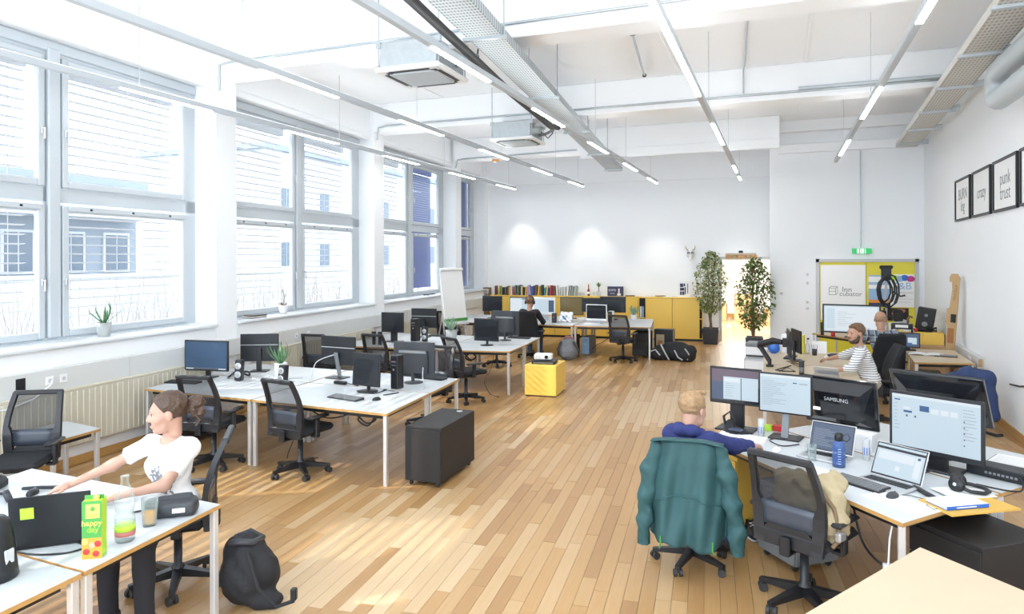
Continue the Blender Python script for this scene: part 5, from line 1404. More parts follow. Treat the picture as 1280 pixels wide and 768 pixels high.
def speaker(label, x, y, rz, h=0.22, z=DZ):
    t = thing('speaker', label, 'speaker', (x, y, z), rz, 'small desktop speakers')
    M = MX(rx=R(-6))
    G().box(-0.045, 0.045, -0.05, 0.05, 0.005, h, bev=0.01, M=M).build('cabinet', ['black'], t)
    for zz in (h * .3, h * .7):
        G().lathe([(0.040, 0), (0.042, 0.004), (0.030, 0.006)], 18, M=M @ MX((0, -0.05, zz), rx=R(90))).build('ring', ['silver'], t)
        G().lathe([(0.029, 0.004), (0.012, -0.002), (0.0, 0.002)], 16, M=M @ MX((0, -0.052, zz), rx=R(90))).build('cone', ['light_grey'], t)
    return t
speaker('round-ringed speaker between the first group monitors', -6.44, 6.86, R(20), 0.27)
speaker('round-ringed speaker in front of the white aloe pot', -5.75, 6.86, R(2), 0.24)
speaker('round-ringed speaker beside the second group tower', -6.18, 11.30, R(10), 0.28)
t = thing('power_brick', 'black power adapter beside the slanted monitor stand', 'adapter', (-5.08, 7.12, DZ), R(-6))
G().box(-0.09, 0.09, -0.03, 0.03, 0.0, 0.04, bev=0.008).build('body', ['black'], t)
G().tube([(0.09, 0, 0.02), (0.2, 0.02, 0.008), (0.3, -0.02, 0.006)], 0.006, 5).build('lead', ['black'], t)
def cord(label, pts, r, m, name='cable', mul=1):
    P = []
    n = len(pts)
    for i in range(n - 1):          # Catmull-Rom through the points
        p0, p1, p2, p3 = (Vector(pts[max(i - 1, 0)]), Vector(pts[i]), Vector(pts[i + 1]), Vector(pts[min(i + 2, n - 1)]))
        for k in range(5):
            s_ = k / 5
            P.append(0.5 * ((2 * p1) + (p2 - p0) * s_ + (2 * p0 - 5 * p1 + 4 * p2 - p3) * s_ * s_ + (3 * p1 - p0 - 3 * p2 + p3) * s_ ** 3))
    P.append(Vector(pts[-1]))
    return tag(G().tube(P, r, 5).build(name, [m]), label, 'cable')
z = DZ + 0.006
cord('white cable looping from the back of the monitor beside the aloe', [(-5.4, 7.45, 1.05), (-5.62, 7.35, 0.95), (-5.6, 7.2, z), (-5.75, 7.05, z), (-5.95, 7.1, z), (-5.8, 7.3, z)], 0.006, 'light_grey')
cord('pale cable coiling around the slim tower on the first group', [(-4.4, 7.0, z), (-4.2, 6.9, z), (-4.0, 6.98, z), (-3.95, 7.2, z), (-4.05, 7.35, .85), (-4.1, 7.45, .95)], 0.006, 'light_grey')
cord('dark cable tangle under the square monitor', [(-4.62, 6.8, z), (-4.5, 6.68, z + .03), (-4.35, 6.74, z), (-4.25, 6.85, z + .03), (-4.35, 6.95, z), (-4.12, 6.9, z), (-4.2, 6.7, z)], 0.007, 'black')
cord('dark cables heaped behind the blue-tinted monitor', [(-6.75, 7.0, z), (-6.62, 6.9, z + .04), (-6.7, 7.1, z + .06), (-6.5, 7.1, z + .02), (-6.62, 7.2, z + .05), (-6.8, 7.15, z)], 0.014, 'black')
cord('white cables spread behind the ringed speaker', [(-6.4, 7.05, z), (-6.25, 7.0, z), (-6.3, 7.25, z), (-6.1, 7.15, z), (-6.2, 7.4, z)], 0.008, 'paper')
cord('coiled black cable hanging under the near desk', [(-4.25, 6.2, .66), (-4.1, 6.2, .55), (-3.98, 6.2, .60), (-4.08, 6.2, .67), (-4.2, 6.2, .58), (-4.08, 6.2, .52), (-3.99, 6.2, .62)], 0.010, 'black')
cord('black cable slung below the desk edge to the second chair', [(-4.8, 6.15, .66), (-4.6, 6.15, .58), (-4.4, 6.15, .60), (-4.25, 6.2, .66)], 0.008, 'black')
cord('thin cable dropping to the floor beneath the first group', [(-5.3, 6.6, .66), (-5.25, 6.5, .3), (-5.3, 6.4, .01), (-5.1, 6.3, .01), (-4.95, 6.5, .01)], 0.006, 'dark_grey')
cord('coiled black cable under the round-foot monitor desk', [(-5.1, 10.75, .64), (-4.98, 10.75, .54), (-4.88, 10.75, .6), (-4.98, 10.75, .66), (-5.08, 10.75, .57), (-4.97, 10.75, .52)], 0.014, 'black')
cord('thin cable falling to the floor by the yellow box', [(-4.6, 10.9, .66), (-4.62, 10.8, .4), (-4.7, 10.7, .2), (-4.55, 10.6, .01), (-4.3, 10.4, .01)], 0.006, 'dark_grey')
cord('black cable hanging below the third group to the tower', [(-3.7, 16.2, .66), (-3.85, 16.1, .35), (-4.1, 16.0, .2), (-4.18, 15.95, .1)], 0.008, 'black')
for x, lab in ((-6.85, 'left webcam on the desk edge behind the mesh chair of the second group'), (-6.72, 'right webcam on the desk edge behind the mesh chair of the second group')):
    t = thing('webcam', lab, 'webcam', (x, 10.62, DZ), R(10), 'small dark webcams')
    G().box(-0.03, 0.03, -0.02, 0.02, 0, 0.16, bev=0.008).build('stem', ['black'], t)
    G().box(-0.04, 0.04, -0.03, 0.02, 0.15, 0.24, bev=0.012).build('head', ['black'], t)

# ---------------------------------------------------------------- right workstation small things
def can(label, x, y, m, band, r=0.027, h=0.165, z=DZ):
    t = thing('drink_can', label, 'can', (x, y, z), 0.6, 'drink cans')
    G().lathe([(r * .8, 0), (r, 0.008), (r, h - .012), (r * .82, h), (r * .78, h - .003), (0, h - .003)], 18).build('can_body', [m], t)
    G().lathe([(r + .0006, h * .25), (r + .0006, h * .6)], 9).build('print_band', [band], t)
    G().box(-0.008, 0.008, -0.004, 0.014, h - .003, h - .001).build('tab', ['silver'], t)
    return t
can('silver and blue can below the double monitors', -0.15, 6.28, 'light_grey', 'blue')
can('silver and blue can beside the water bottle', 0.62, 5.88, 'light_grey', 'blue')
can('black can with a silver band beside the tablet', 0.27, 9.72, 'black', 'light_grey', 0.033, 0.20)
t = thing('water_bottle', 'blue water bottle with black screw cap on the right desk', 'bottle', (0.41, 5.62, DZ))
G().lathe([(0.040, 0), (0.046, 0.006), (0.046, 0.15), (0.044, 0.165), (0.028, 0.19), (0.026, 0.20)], 20).build('body', ['bottle_blue'], t)
G().lathe([(0.042, 0.006), (0.043, 0.085), (0.0, 0.085)], 18).build('water', ['bottle_blue'], t)
G().lathe([(0.030, 0.195), (0.030, 0.24), (0.022, 0.248), (0, 0.248)], 16).build('cap', ['black'], t)
G().tube([(0.03, 0, 0.23), (0.06, 0, 0.25), (0.075, 0, 0.215), (0.055, 0, 0.19), (0.03, 0, 0.2)], 0.004, 6).build('strap', ['black'], t)
g = G()
for k in range(7): g.box(-0.01, 0.012, -0.0475, -0.0465, 0.03 + k * .018, 0.032 + k * .018)
g.build('scale_marks', ['white'], t)
t = thing('water_glass', 'clear drinking glass left of the blue water bottle', 'glass', (0.23, 5.72, DZ))
G().lathe([(0.028, 0), (0.034, 0.12), (0.0325, 0.12), (0.027, 0.006), (0, 0.006)], 18).build('wall', ['bottle_glass'], t)
t = thing('card_box', 'small white box before the monitor with maker lettering', 'box', (0.62, 6.22, DZ), R(-25))
G().box(-0.10, 0.10, -0.06, 0.06, 0, 0.13, bev=0.003).build('body', ['white'], t)
G().box(-0.102, 0.102, -0.062, 0.062, 0.10, 0.132, bev=0.003).build('lid', ['paper'], t)
cord('white cable curling in front of the white box', [(0.47, 6.1, z), (0.42, 6.0, z + .05), (0.5, 5.98, z + .08), (0.56, 6.08, z + .04)], 0.006, 'paper')
cord('black cables bundled beside the bright laptop', [(0.75, 5.8, z), (0.85, 5.68, z + .03), (0.92, 5.75, z), (1.0, 5.62, z + .03), (0.88, 5.6, z), (0.95, 5.85, z + .05), (1.05, 5.85, z)], 0.008, 'black')
cord('black cable looping behind the tilted screen foot', [(0.0, 6.3, z), (-0.08, 6.2, z), (0.02, 6.05, z), (0.15, 6.15, z)], 0.005, 'black')
tag(G().box(-0.05, 0.05, -0.03, 0.03, 0, 0.05, bev=0.003).build('small_box', ['red'], None, (-0.01, 6.58, DZ), R(-15)), 'small red packet behind the tilted monitor foot', 'packet')
tag(G().box(-0.04, 0.04, -0.03, 0.03, 0, 0.05, bev=0.003).build('small_box', ['lime'], None, (-0.1, 6.57, DZ), R(-15)), 'small yellow packet beside the red packet', 'packet')
t = thing('headset_holder', 'black fabric pouch with loop handle under the left lit monitor', 'pouch', (-0.36, 6.30, DZ), R(-20))
V, F = surf(lambda P: np.maximum(field([('e', (0, 0, 0.025), (0.12, 0.075, 0.045)), ('e', (-0.06, 0.02, 0.06), (0.05, 0.04, 0.07))], 0.02)(P) + wob(P, 0.006, 40), -P[..., 2]), (-.15, -.1, -.012), (.15, .12, .15), 0.01)
netmesh('body', [(V, F, 0)], ['bag_black'], t)
G().tube([(-0.09, 0, 0.06), (-0.11, 0.0, 0.15), (-0.05, 0.0, 0.2), (-0.02, 0.02, 0.1)], 0.012, 6).build('loop_handle', ['bag_black'], t)
G().box(-0.03, 0.08, -0.085, -0.02, 0.055, 0.068, bev=0.004).build('phone', ['lcd_slate'], t)
t = thing('headphones', 'black over-ear headphones lying on the stacked papers', 'headphones', (1.17, 5.30, DZ + 0.012), R(-15))
G().tube([(-.07, .06, .03), (.0, .085, .022), (.07, .065, .018), (.105, .0, .018), (.08, -.065, .018), (.01, -.09, .022), (-.05, -.055, .03)], 0.013, 8).build('headband', ['black'], t)
for sx in (-1, 1):
    G().lathe([(0.045, -0.02), (0.05, 0.0), (0.045, 0.02), (0.0, 0.024)], 16, M=MX((-.07, .055 * sx, .045), .5 * sx, R(80))).build('ear_cup', ['black'], t)
    G().lathe([(0.012, 0.024), (0.012, 0.027), (0, 0.027)], 10, M=MX((-.07, .055 * sx, .045), .5 * sx, R(80))).build('badge', ['light_grey'], t)
t = thing('book', 'thick blue paperback lying over the folder at the desk edge', 'book', (1.03, 4.985, DZ + 0.014), R(32))
G().box(-0.15, 0.15, -0.085, 0.085, 0, 0.003).box(-0.15, 0.15, -0.085, -0.082, 0, 0.022).build('cover', ['blue'], t)
G().box(-0.15, 0.15, -0.082, 0.085, 0.019, 0.022).build('front_cover', ['paper'], t)
G().box(-0.147, 0.147, -0.081, 0.083, 0.003, 0.019).build('pages', ['paper'], t)
G().box(-0.08, 0.06, -0.0858, -0.085, 0.008, 0.014).build('spine_title', ['paper'], t)
tag(G().prism([(-0.24, -0.13), (0.26, -0.17), (0.27, 0.1), (-0.2, 0.14)], 0, 0.012).build('folder', ['yellow_paper' if 'yellow_paper' in MATS else 'ply_edge'], None, (1.07, 5.02, DZ), R(38)), 'ochre paper folder projecting over the right desk edge', 'folder')
tag(G().box(-0.15, 0.15, -0.11, 0.11, 0.0, 0.003).build('paper_sheet', ['paper'], None, (1.12, 5.25, DZ + 0.012), R(30)), 'white sheets under the headphones', 'papers')
tag(G().box(-0.2, 0.2, -0.12, 0.12, 0.0, 0.004).build('paper_sheet', ['paper'], None, (0.72, 4.93, DZ), R(-45)), 'white sheet under the dark mouse at the desk edge', 'papers')
tag(G().box(-0.14, 0.14, -0.1, 0.1, 0.0, 0.003).build('paper_sheet', ['paper'], None, (0.22, 5.45, DZ), R(-40)), 'white sheet at the desk edge behind the khaki bag chair', 'papers')
tag(G().tube([(0.84, 5.30, z), (0.90, 5.1, z + .012), (0.97, 4.93, z + .012)], 0.016, 7).build('pen_case', ['black']), 'black slim tool lying on the ochre folder', 'pen')
t = thing('network_switch', 'flat black switch with a row of ports on the right desk', 'device', (1.50, 5.72, DZ), R(-35))
G().box(-0.24, 0.24, -0.09, 0.09, 0.005, 0.075, bev=0.006).build('case', ['black'], t)
for k in range(8): G().box(-0.12 + k * .026, -0.104 + k * .026, -0.093, -0.089, 0.03, 0.045).build('port', ['mid_grey'], t)
G().box(-0.22, 0.22, -0.08, 0.08, 0.075, 0.079).build('lid', ['dark_grey'], t)
t = thing('open_laptop_edge', 'black flat laptop under papers at the right photo edge', 'laptop', (1.68, 6.05, DZ), R(-28))
G().box(-0.22, 0.22, -0.15, 0.15, 0.0, 0.035, bev=0.008).build('base', ['black'], t)
G().box(-0.2, 0.2, -0.13, 0.14, 0.036, 0.042).build('paper_stack', ['paper'], t)
for k in range(8): G().box(-0.18, 0.17, -0.11 + k * .028, -0.104 + k * .028, 0.042, 0.0426).build('text_line', ['light_grey'], t)
cord('black lead across the right desk to the switch', [(1.25, 5.5, z), (1.4, 5.42, z), (1.5, 5.46, z), (1.52, 5.62, z + .05), (1.4, 5.8, z)], 0.006, 'black')
t = thing('power_strip', 'small white plug on a cable below the right desk', 'plug', (0.62, 4.75, 0.36), 0)
cord('black cable hanging from under the right desk corner', [(0.45, 5.0, .66), (0.5, 4.95, .45), (0.6, 4.8, .38), (0.8, 4.85, .34)], 0.008, 'black')
G().box(-0.03, 0.03, -0.025, 0.025, -0.03, 0.05, bev=0.006).build('plug_body', ['white'], t)
G().tube([(0, 0, 0.05), (0.01, 0.02, 0.2), (0.05, 0.1, 0.35)], 0.006, 5).build('lead', ['white'], t)
# birch desks, right side: small things
tag(G().tube([(0.0, 10.0, z), (0.1, 10.2, z + .03), (0.2, 10.05, z), (0.05, 9.9, z + .02), (-0.05, 10.1, z), (0.15, 10.3, z + .04)], 0.008, 5).build('cable', ['black']), 'black cable heap around the clamp-arm foot', 'cable')
tag(G().tube([(0.3, 10.4, z), (0.15, 10.6, z + .03), (0.3, 10.75, z), (0.1, 10.85, z + .02), (0.25, 11.0, z)], 0.008, 5).build('cable', ['stem']), 'brown cable heap beyond the clamp-arm monitor', 'cable')
t = thing('tissue_bag', 'white and yellow paper carrier with a leafy top on the desk', 'bag', (0.18, 12.75 - .7, DZ), R(-10))
G().box(-0.14, 0.14, -0.08, 0.08, 0, 0.30, bev=0.01).build('body', ['white'], t)
G().box(0.141, 0.2, -0.08, 0.08, 0, 0.30, bev=0.006).build('yellow_side', ['yellow_door'], t)
for k in range(7):
    vs, fs = leaf_blade(0.12, 0.03, R(40 + 6 * k)); G().add(vs, fs).build('leaf', ['leaf'], t, (0.02 * (k - 3), 0, 0.28), k * 0.9)
V, F = surf(lambda P: field([('e', (0, 0, .09), (.09, .07, .10)), ('c', (0, 0, .16), (.02, 0, .2), .05, .02)], .03)(P) + wob(P, .008, 35), (-.13, -.11, -.03), (.13, .11, .24), .012)
tag(netmesh('plastic_bag', [(V, F, 0)], ['blue'], None, (-0.08, 11.9, DZ)), 'crumpled bright blue plastic bag behind the clamp arm', 'bag')
t = thing('printer', 'white and grey office device at the passage end of the desks', 'printer', (-0.36, 13.1, 0.5), R(-8))
t2 = thing('side_cabinet', 'light cabinet under the white office device', 'cabinet', (-0.36, 13.1, 0), R(-8))
G().box(-0.2, 0.2, -0.25, 0.25, 0.0, 0.5, bev=0.005).build('body', ['light_grey'], t2)
G().box(-0.18, 0.18, -0.254, -0.25, 0.04, 0.46, bev=0.002).build('door', ['white'], t2)
G().box(-0.19, 0.19, -0.2, 0.2, 0, 0.2, bev=0.015).build('body', ['white'], t)
G().box(-0.17, 0.17, -0.24, -0.19, 0.03, 0.06, bev=0.004).build('paper_tray', ['dark_grey'], t)
G().box(-0.19, 0.19, -0.2, 0.2, 0.205, 0.27, bev=0.01).build('scanner_lid', ['mid_grey'], t)
t = thing('pen_cup', 'dark cup of pens near the papers on the birch desk', 'cup', (0.52, 11.85, DZ))
G().lathe([(0.035, 0), (0.04, 0.1), (0.036, 0.1), (0.03, 0.006), (0, 0.006)], 14).build('cup', ['dark_grey'], t)
for k in range(4): G().cyl((0.01 * k - .015, 0, 0.01), (0.03 * (k - 1.5), 0.01 * k - .02, 0.17), 0.004, n=6).build('pen', [('blue', 'black', 'light_grey', 'red')[k]], t)
t = thing('spray_bottle', 'slim clear bottle beside the pen cup', 'bottle', (0.42, 11.98, DZ))
G().lathe([(0.03, 0), (0.032, 0.14), (0.012, 0.18), (0.012, 0.24), (0, 0.24)], 12).build('body', ['bottle_glass'], t)
G().box(-0.01, 0.03, -0.01, 0.01, 0.235, 0.26, bev=0.004).build('nozzle', ['black'], t)
tag(G().box(-0.11, 0.11, -0.004, 0.004, 0, 0.2, M=MX(rx=R(-15))).build('card_holder', ['white'], None, (0.60, 12.1, DZ + .002), R(-5)), 'white standing card holder behind the pen cup', 'card')
tag(G().box(-0.16, 0.16, -0.11, 0.11, 0, 0.03).build('paper_sheet', ['paper'], None, (0.82, 11.6, DZ), R(-12)), 'thick pile of white papers on the birch desk', 'papers')
V, F = surf(lambda P: np.maximum(sd_ell(P, (0, 0, .02), (.12, .05, .035)), -P[..., 2]), (-.14, -.07, -.012), (.14, .07, .07), .012)
tag(netmesh('glasses_case', [(V, F, 0)], ['dark_grey'], None, (0.80, 11.55, DZ + 0.03), R(-8)), 'dark oval case lying on the white papers', 'case')
tag(G().box(-0.03, 0.03, -0.02, 0.02, 0, 0.26, bev=0.006).build('speaker_bar', ['black'], None, (0.80, 14.98, DZ), R(-20)), 'slim black upright speaker left of the wide bright monitor', 'speaker')
tag(G().lathe([(0.035, 0), (0.04, 0.09), (0.036, 0.09), (0.03, 0.005), (0, 0.005)], 14).build('mug', ['red'], None, (0.98, 14.8, DZ)), 'red mug left of the wide bright monitor', 'mug')
t = thing('magazine_file', 'black open magazine file standing right of the man in plaid', 'file', (2.06, 14.02, DZ), R(-15))
G().box(-0.17, -0.145, -0.05, 0.05, 0, 0.32).box(0.145, 0.17, -0.05, 0.05, 0, 0.32).box(-0.17, 0.17, -0.05, 0.05, 0.26, 0.36, bev=0.006).build('frame', ['black'], t)
G().box(-0.1, 0.1, -0.053, -0.05, 0.29, 0.34).build('paper_label', ['paper'], t)
t = thing('notebook', 'open white notebook with a black folder on the birch desk', 'notebook', (2.18, 12.55, DZ), R(-12))
G().grid(lambda u, v: (-.24 + .24 * u, -.16 + .32 * v, .004 + .018 * math.sin(math.pi * u)), 8, 2).grid(lambda u, v: (.0 + .24 * u, -.16 + .32 * v, .004 + .018 * math.sin(math.pi * u)), 8, 2).build('page', ['paper'], t)
G().box(0.12, 0.42, -0.16, 0.05, 0.0, 0.014, bev=0.003).build('black_folder', ['black'], t)
G().box(0.14, 0.40, -0.14, 0.03, 0.014, 0.016).build('cover_panel', ['mid_grey'], t)
# yellow cabinet with gear by the door, cut cardboard on the wall
t = thing('low_cabinet', 'low yellow cabinet with gear on top by the right wall', 'cabinet', (2.55, 15.2, 0), R(-4))
G().box(-0.36, 0.36, -0.25, 0.25, 0.0, 0.04).build('plinth', ['black'], t)
G().box(-0.36, 0.36, -0.24, 0.25, 0.04, 0.86, bev=0.006).build('body', ['yellow'], t)
for k in (0, 1): G().box(-0.35 + k * .352, -0.002 + k * .352, -0.255, -0.24, 0.06, 0.84, bev=0.003).build('door', ['yellow'], t)
tag(G().box(-0.26, 0.30, -0.10, 0.10, 0, 0.64, bev=0.004).build('carton', ['cardboard'], None, (2.58, 14.80, 0.0), R(-4)), 'flat brown carton standing in front of the low yellow cabinet', 'box')
t = thing('loudspeaker', 'black loudspeaker tilted on the low yellow cabinet', 'speaker', (2.60, 15.22, 0.86), R(-12))
M = MX((0, 0, 0.0), ry=R(9))
G().box(-0.15, 0.15, -0.12, 0.12, 0.02, 0.46, bev=0.01, M=M).build('cabinet', ['black_matte'], t)
for zz, r in ((0.15, .05), (0.32, .03)): G().lathe([(r, 0), (r, .006), (r * .6, .002), (0, .005)], 16, M=M @ MX((0, -.12, zz), rx=R(90))).build('cone', ['mid_grey'], t)
G().box(-0.12, 0.12, -0.1, 0.1, 0, 0.03).build('foot', ['rubber'], t)
tag(G().tube([(2.48, 15.05, .88), (2.55, 15.0, .93), (2.62, 15.02, .88), (2.78, 15.05, .95), (2.80, 15.1, .88), (2.6, 15.04, .92), (2.52, 15.06, .9), (2.7, 15.04, .96)], 0.018, 6).build('cable', ['black']), 'black cable heap on the low yellow cabinet', 'cable')
t = thing('hair_dryer', 'brown curved handle standing left of the tilted loudspeaker', 'tool', (2.34, 15.25, 0.86), 0)
G().tube([(0, 0, 0), (0, 0, 0.22), (0.03, 0, 0.28), (0.08, 0, 0.26)], 0.022, 8).build('handle', ['stem'], t)
V, F = surf(lambda P: np.maximum(sd_ell(P, (0, 0, .03), (.15, .1, .07)) + wob(P, .012, 30), -P[..., 2]), (-.2, -.15, -.012), (.2, .15, .14), .015)
tag(netmesh('cloth', [(V, F, 0)], ['white'], None, (2.33, 15.06, 0.86)), 'white cloth with red beside the cable heap on the yellow cabinet', 'cloth')
tag(G().ell((0, 0, .03), (.06, .05, .04), 10, 6).build('red_pouch', ['red'], None, (2.42, 15.02, 0.87)), 'small red pouch on the white cloth', 'pouch')
t = thing('cardboard_cutout', 'tall cut cardboard strip with tape leaning on the right wall', 'cardboard', RW(13.4, 0.27, 0), AR + R(-62))
M = MX(rx=R(-4))
poly = [(-.16, 0), (.12, 0), (.12, .55), (.15, .9), (.16, 1.4), (.17, 1.95), (.1, 2.02), (-.02, 2.02), (-.06, 1.95), (-.05, 1.88), (.0, 1.9), (.02, 1.75), (-.02, 1.45), (-.08, 1.42), (-.09, 1.2), (-.04, 1.1), (-.06, .75), (-.14, .72), (-.18, .3)]
G().prism(poly, 0, 0.02, M=M @ FACE_Y).build('board', ['cardboard'], t)
for a in ((-.04, .1, .02, .3), (-.02, .12, .85, 1.1)): G().box(a[0], a[1], -0.024, -0.02, a[2], a[3], M=M).build('tape', ['parcel_tape'], t)
G().box(0.06, 0.15, -0.05, -0.02, 1.2, 1.34, bev=0.004, M=M).build('black_clip', ['black'], t)
for (xx, zz, w_) in ((0.10, 1.7, 'FRAGILE'), (-0.1, 0.5, 'PACKED')): lettering(w_, 0.07, 'stem', t, M @ MX((xx, -0.021, zz)) @ FACE_Y @ Matrix.Rotation(R(82), 4, 'Z'))
# black camera rig with cable loops on a stand before the door
t = thing('camera_rig', 'black stand hung with looped cables in front of the yellow door', 'stand', (2.05, 15.9, 0))
G().cyl((0, 0, 0.0), (0, 0, 2.0), 0.022).build('pole', ['light_grey'], t)
for k in range(3): G().tube([(0, 0, 0.5), (0.35 * math.cos(k * 2.1), 0.35 * math.sin(k * 2.1), 0.01)], 0.014, 6).build('leg', ['black'], t)
G().box(-0.09, 0.09, -0.08, 0.08, 1.82, 2.12, bev=0.03).box(-0.12, 0.12, -0.05, 0.05, 2.05, 2.13, bev=0.02).build('head', ['black'], t)
for k in range(5):
    rr = 0.2 + 0.02 * k; xx = -0.12 + 0.06 * k
    G().tube([(xx * .4 + rr * .62 * math.sin(a * .6), -0.05 - .015 * k, 1.62 - .05 * (k % 2) + rr * 1.2 * math.cos(a * .6)) for a in range(11)], 0.018, 6).build('cable_loop', ['black'], t)
G().tube([(0.1, -0.06, 1.6), (0.25, -0.08, 1.5), (0.33, -0.05, 1.52)], 0.02, 6).build('plug_lead', ['black'], t)
G().box(-0.12, 0.0, -0.05, 0.05, 1.0, 1.2, bev=0.02).tube([(0.0, 0, 1.08), (0.15, -.02, 1.06)], 0.02, 6).build('clamp', ['black'], t)
G().box(0.12, 0.3, -0.08, 0.06, 0.98, 1.22, bev=0.03).build('camera_body', ['black'], t)
G().lathe([(0.2, 0), (0.19, 0.04), (0.12, 0.07), (0.11, 0.06), (0.16, 0.02), (0.16, 0)], 22, M=MX((0.28, -0.05, 0.84), rx=R(70))).build('white_reflector', ['light_grey'], t)
G().cyl((0, 0, 0.3), (0.0, 0, 0.9), 0.03).build('lower_sleeve', ['pot_white'], t)
# under birch desk clutter
t = thing('tool_crate', 'dark crate and cartons under the notebook desk', 'crate', (2.2, 12.6, 0), R(-6))
G().box(-0.12, 0.2, -0.35, 0.35, 0, 0.45, bev=0.006).build('body', ['black'], t)
for k in range(3): G().box(-0.10, 0.18, -0.355, -0.35, 0.05 + k * .13, 0.15 + k * .13, bev=0.002).build('slot_panel', ['dark_grey'], t)
tag(G().box(-0.06, 0.09, -0.25, 0.25, 0, 0.62, bev=0.004).build('carton', ['cardboard'], None, (2.55, 12.35, 0), R(-6)), 'tall brown carton under the notebook desk', 'box')
tag(G().tube([(2.75, 12.1, .7), (2.7, 12.0, .5), (2.78, 11.95, .62), (2.72, 11.9, .35), (2.8, 11.95, .2)], 0.008, 5).build('cable', ['light_grey']), 'pale cables hanging by the right wall under the notebook desk', 'cable')
# bags and clothes
def lump(name, label, cat, loc, rz, prims, k, lo, hi, h, m, amp=0.012, fr=16, seed=0.0, floor=True):
    t = thing(name, label, cat, loc, rz)
    f0 = field(prims, k)
    def f(P):
        d = f0(P) + wob(P, amp, fr, seed) + wob(P, amp * .5, fr * 2.3, seed + 2)
        return np.maximum(d, -P[..., 2]) if floor else d
    V, F = surf(f, lo, hi, h)
    netmesh('body', [(V, F, 0)], [m], t)
    return t
t = lump('backpack', 'black drawstring bag slumped beside the woman\'s desk leg', 'bag', (-3.30, 3.60, 0), R(20), [('e', (0, 0, .20), (.19, .15, .22)), ('e', (-.03, .0, .36), (.13, .11, .10)), ('c', (.1, -.02, .05), (.2, -.05, .05), .09, .05)], .05, (-.3, -.25, -.03), (.36, .25, .55), .016, 'bag_black', .016, 18, 1.0)
G().tube([(-0.10, -.05, .42), (-.03, -.12, .46), (.06, -.08, .44), (.08, .03, .43), (-.02, .08, .45), (-.10, .02, .43)], 0.022, 7).build('gathered_rim', ['dark_grey'], t)
G().tube([(.05, -.14, .40), (.14, -.2, .2), (.24, -.16, .06), (.34, -.12, .08), (.33, -.1, .13)], 0.014, 6).build('strap', ['bag_black'], t)
G().box(.32, .36, -.13, -.09, .08, .16, bev=.008).build('buckle', ['black'], t)
t = lump('backpack', 'grey backpack with a pink top edge beside the third group desk', 'bag', (-4.45, 14.85, 0), R(10), [('e', (0, 0, .24), (.22, .15, .27)), ('e', (0, -.09, .16), (.17, .09, .15))], .05, (-.32, -.28, -.03), (.32, .25, .62), .02, 'bag_grey', .014, 14)
G().tube([(-.12, -.02, .46), (-.04, -.05, .53), (.06, -.05, .53), (.12, -.02, .46)], 0.02, 7).build('pink_edge', ['lips'], t)
G().tube([(.12, -.1, .42), (.24, -.14, .25), (.26, -.12, .08)], 0.022, 6).tube([(-.15, -.1, .42), (-.22, -.15, .25), (-.2, -.14, .1)], 0.02, 6).build('strap', ['dark_grey'], t)
G().box(-.12, .1, -.19, -.17, .08, .22, bev=.01).build('front_pocket', ['bag_grey'], t)
t = lump('duffel_bag', 'heap of black bags with pale straps beside the third group desk', 'bag', (-2.16, 15.62, 0), R(-6), [('c', (-.35, 0, .16), (.3, -.1, .15), .17, .16), ('e', (.0, 0, .3), (.3, .16, .12)), ('e', (-.42, -.1, .12), (.22, .15, .12)), ('e', (.34, -.05, .26), (.13, .12, .1))], .06, (-.75, -.4, -.03), (.62, .35, .55), .025, 'bag_black', .018, 13, 3.0)
for k, (a, b, c) in enumerate((((-.3, -.18, .36), (-.2, -.24, .2), (-.1, -.22, .02)), ((.02, -.24, .25), (.1, -.25, .1), (.2, -.24, .04)), ((.25, -.24, .3), (.34, -.24, .18), (.3, -.22, .05)), ((-.55, -.22, .18), (-.4, -.26, .24), (-.3, -.25, .12)))):
    G().tube([a, b, c], 0.016, 6).build('pale_strap', ['light_grey'], t)
t = thing('picture_box', 'black upright box with a picture beside the black bag heap', 'box', (-2.52, 16.3, 0), R(-4))
G().box(-.22, .22, -.12, .12, .04, .62, bev=.006).build('body', ['black'], t)
G().box(-.17, .02, -.124, -.12, .22, .5).build('picture', ['khaki_pale'], t)
G().box(-.14, -.02, -.127, -.124, .24, .36).build('picture_figure', ['parcel_tape'], t)
G().box(-.22, .22, -.12, .12, 0, .04).build('foot', ['rubber'], t)
# khaki bag on the near chair
c, s_ = math.cos(R(-32)), math.sin(R(-32))
def onch(x, y, z_): return (0.15 + c * x - s_ * y, 4.90 + s_ * x + c * y, z_)
t = lump('shoulder_bag', 'crumpled khaki canvas bag on the near right chair', 'bag', onch(0.02, -0.03, 0.52), R(-32), [('e', (0, 0, .17), (.19, .14, .2)), ('e', (.12, .05, .1), (.13, .15, .12)), ('e', (-.05, -.02, .32), (.15, .09, .07))], .05, (-.32, -.24, -.03), (.36, .3, .5), .013, 'khaki', .034, 17, .5)
V, F = surf(lambda P: field([('e', (.21, .0, .12), (.06, .13, .17)), ('e', (.14, .07, .3), (.09, .1, .1))], .05)(P) + wob(P, .026, 26, 2) + wob(P, .008, 60, 1), (.05, -.22, -.08), (.38, .27, .5), .012)
netmesh('pale_flap', [(V, F, 0)], ['khaki_pale'], t)
G().tube([(.1, -.06, .34), (.24, -.08, .22), (.27, -.06, .04), (.24, -.1, -.02)], 0.014, 6).build('strap', ['stem'], t)
G().box(.25, .29, -.1, -.02, .02, .08, bev=.01).build('buckle', ['silver'], t)
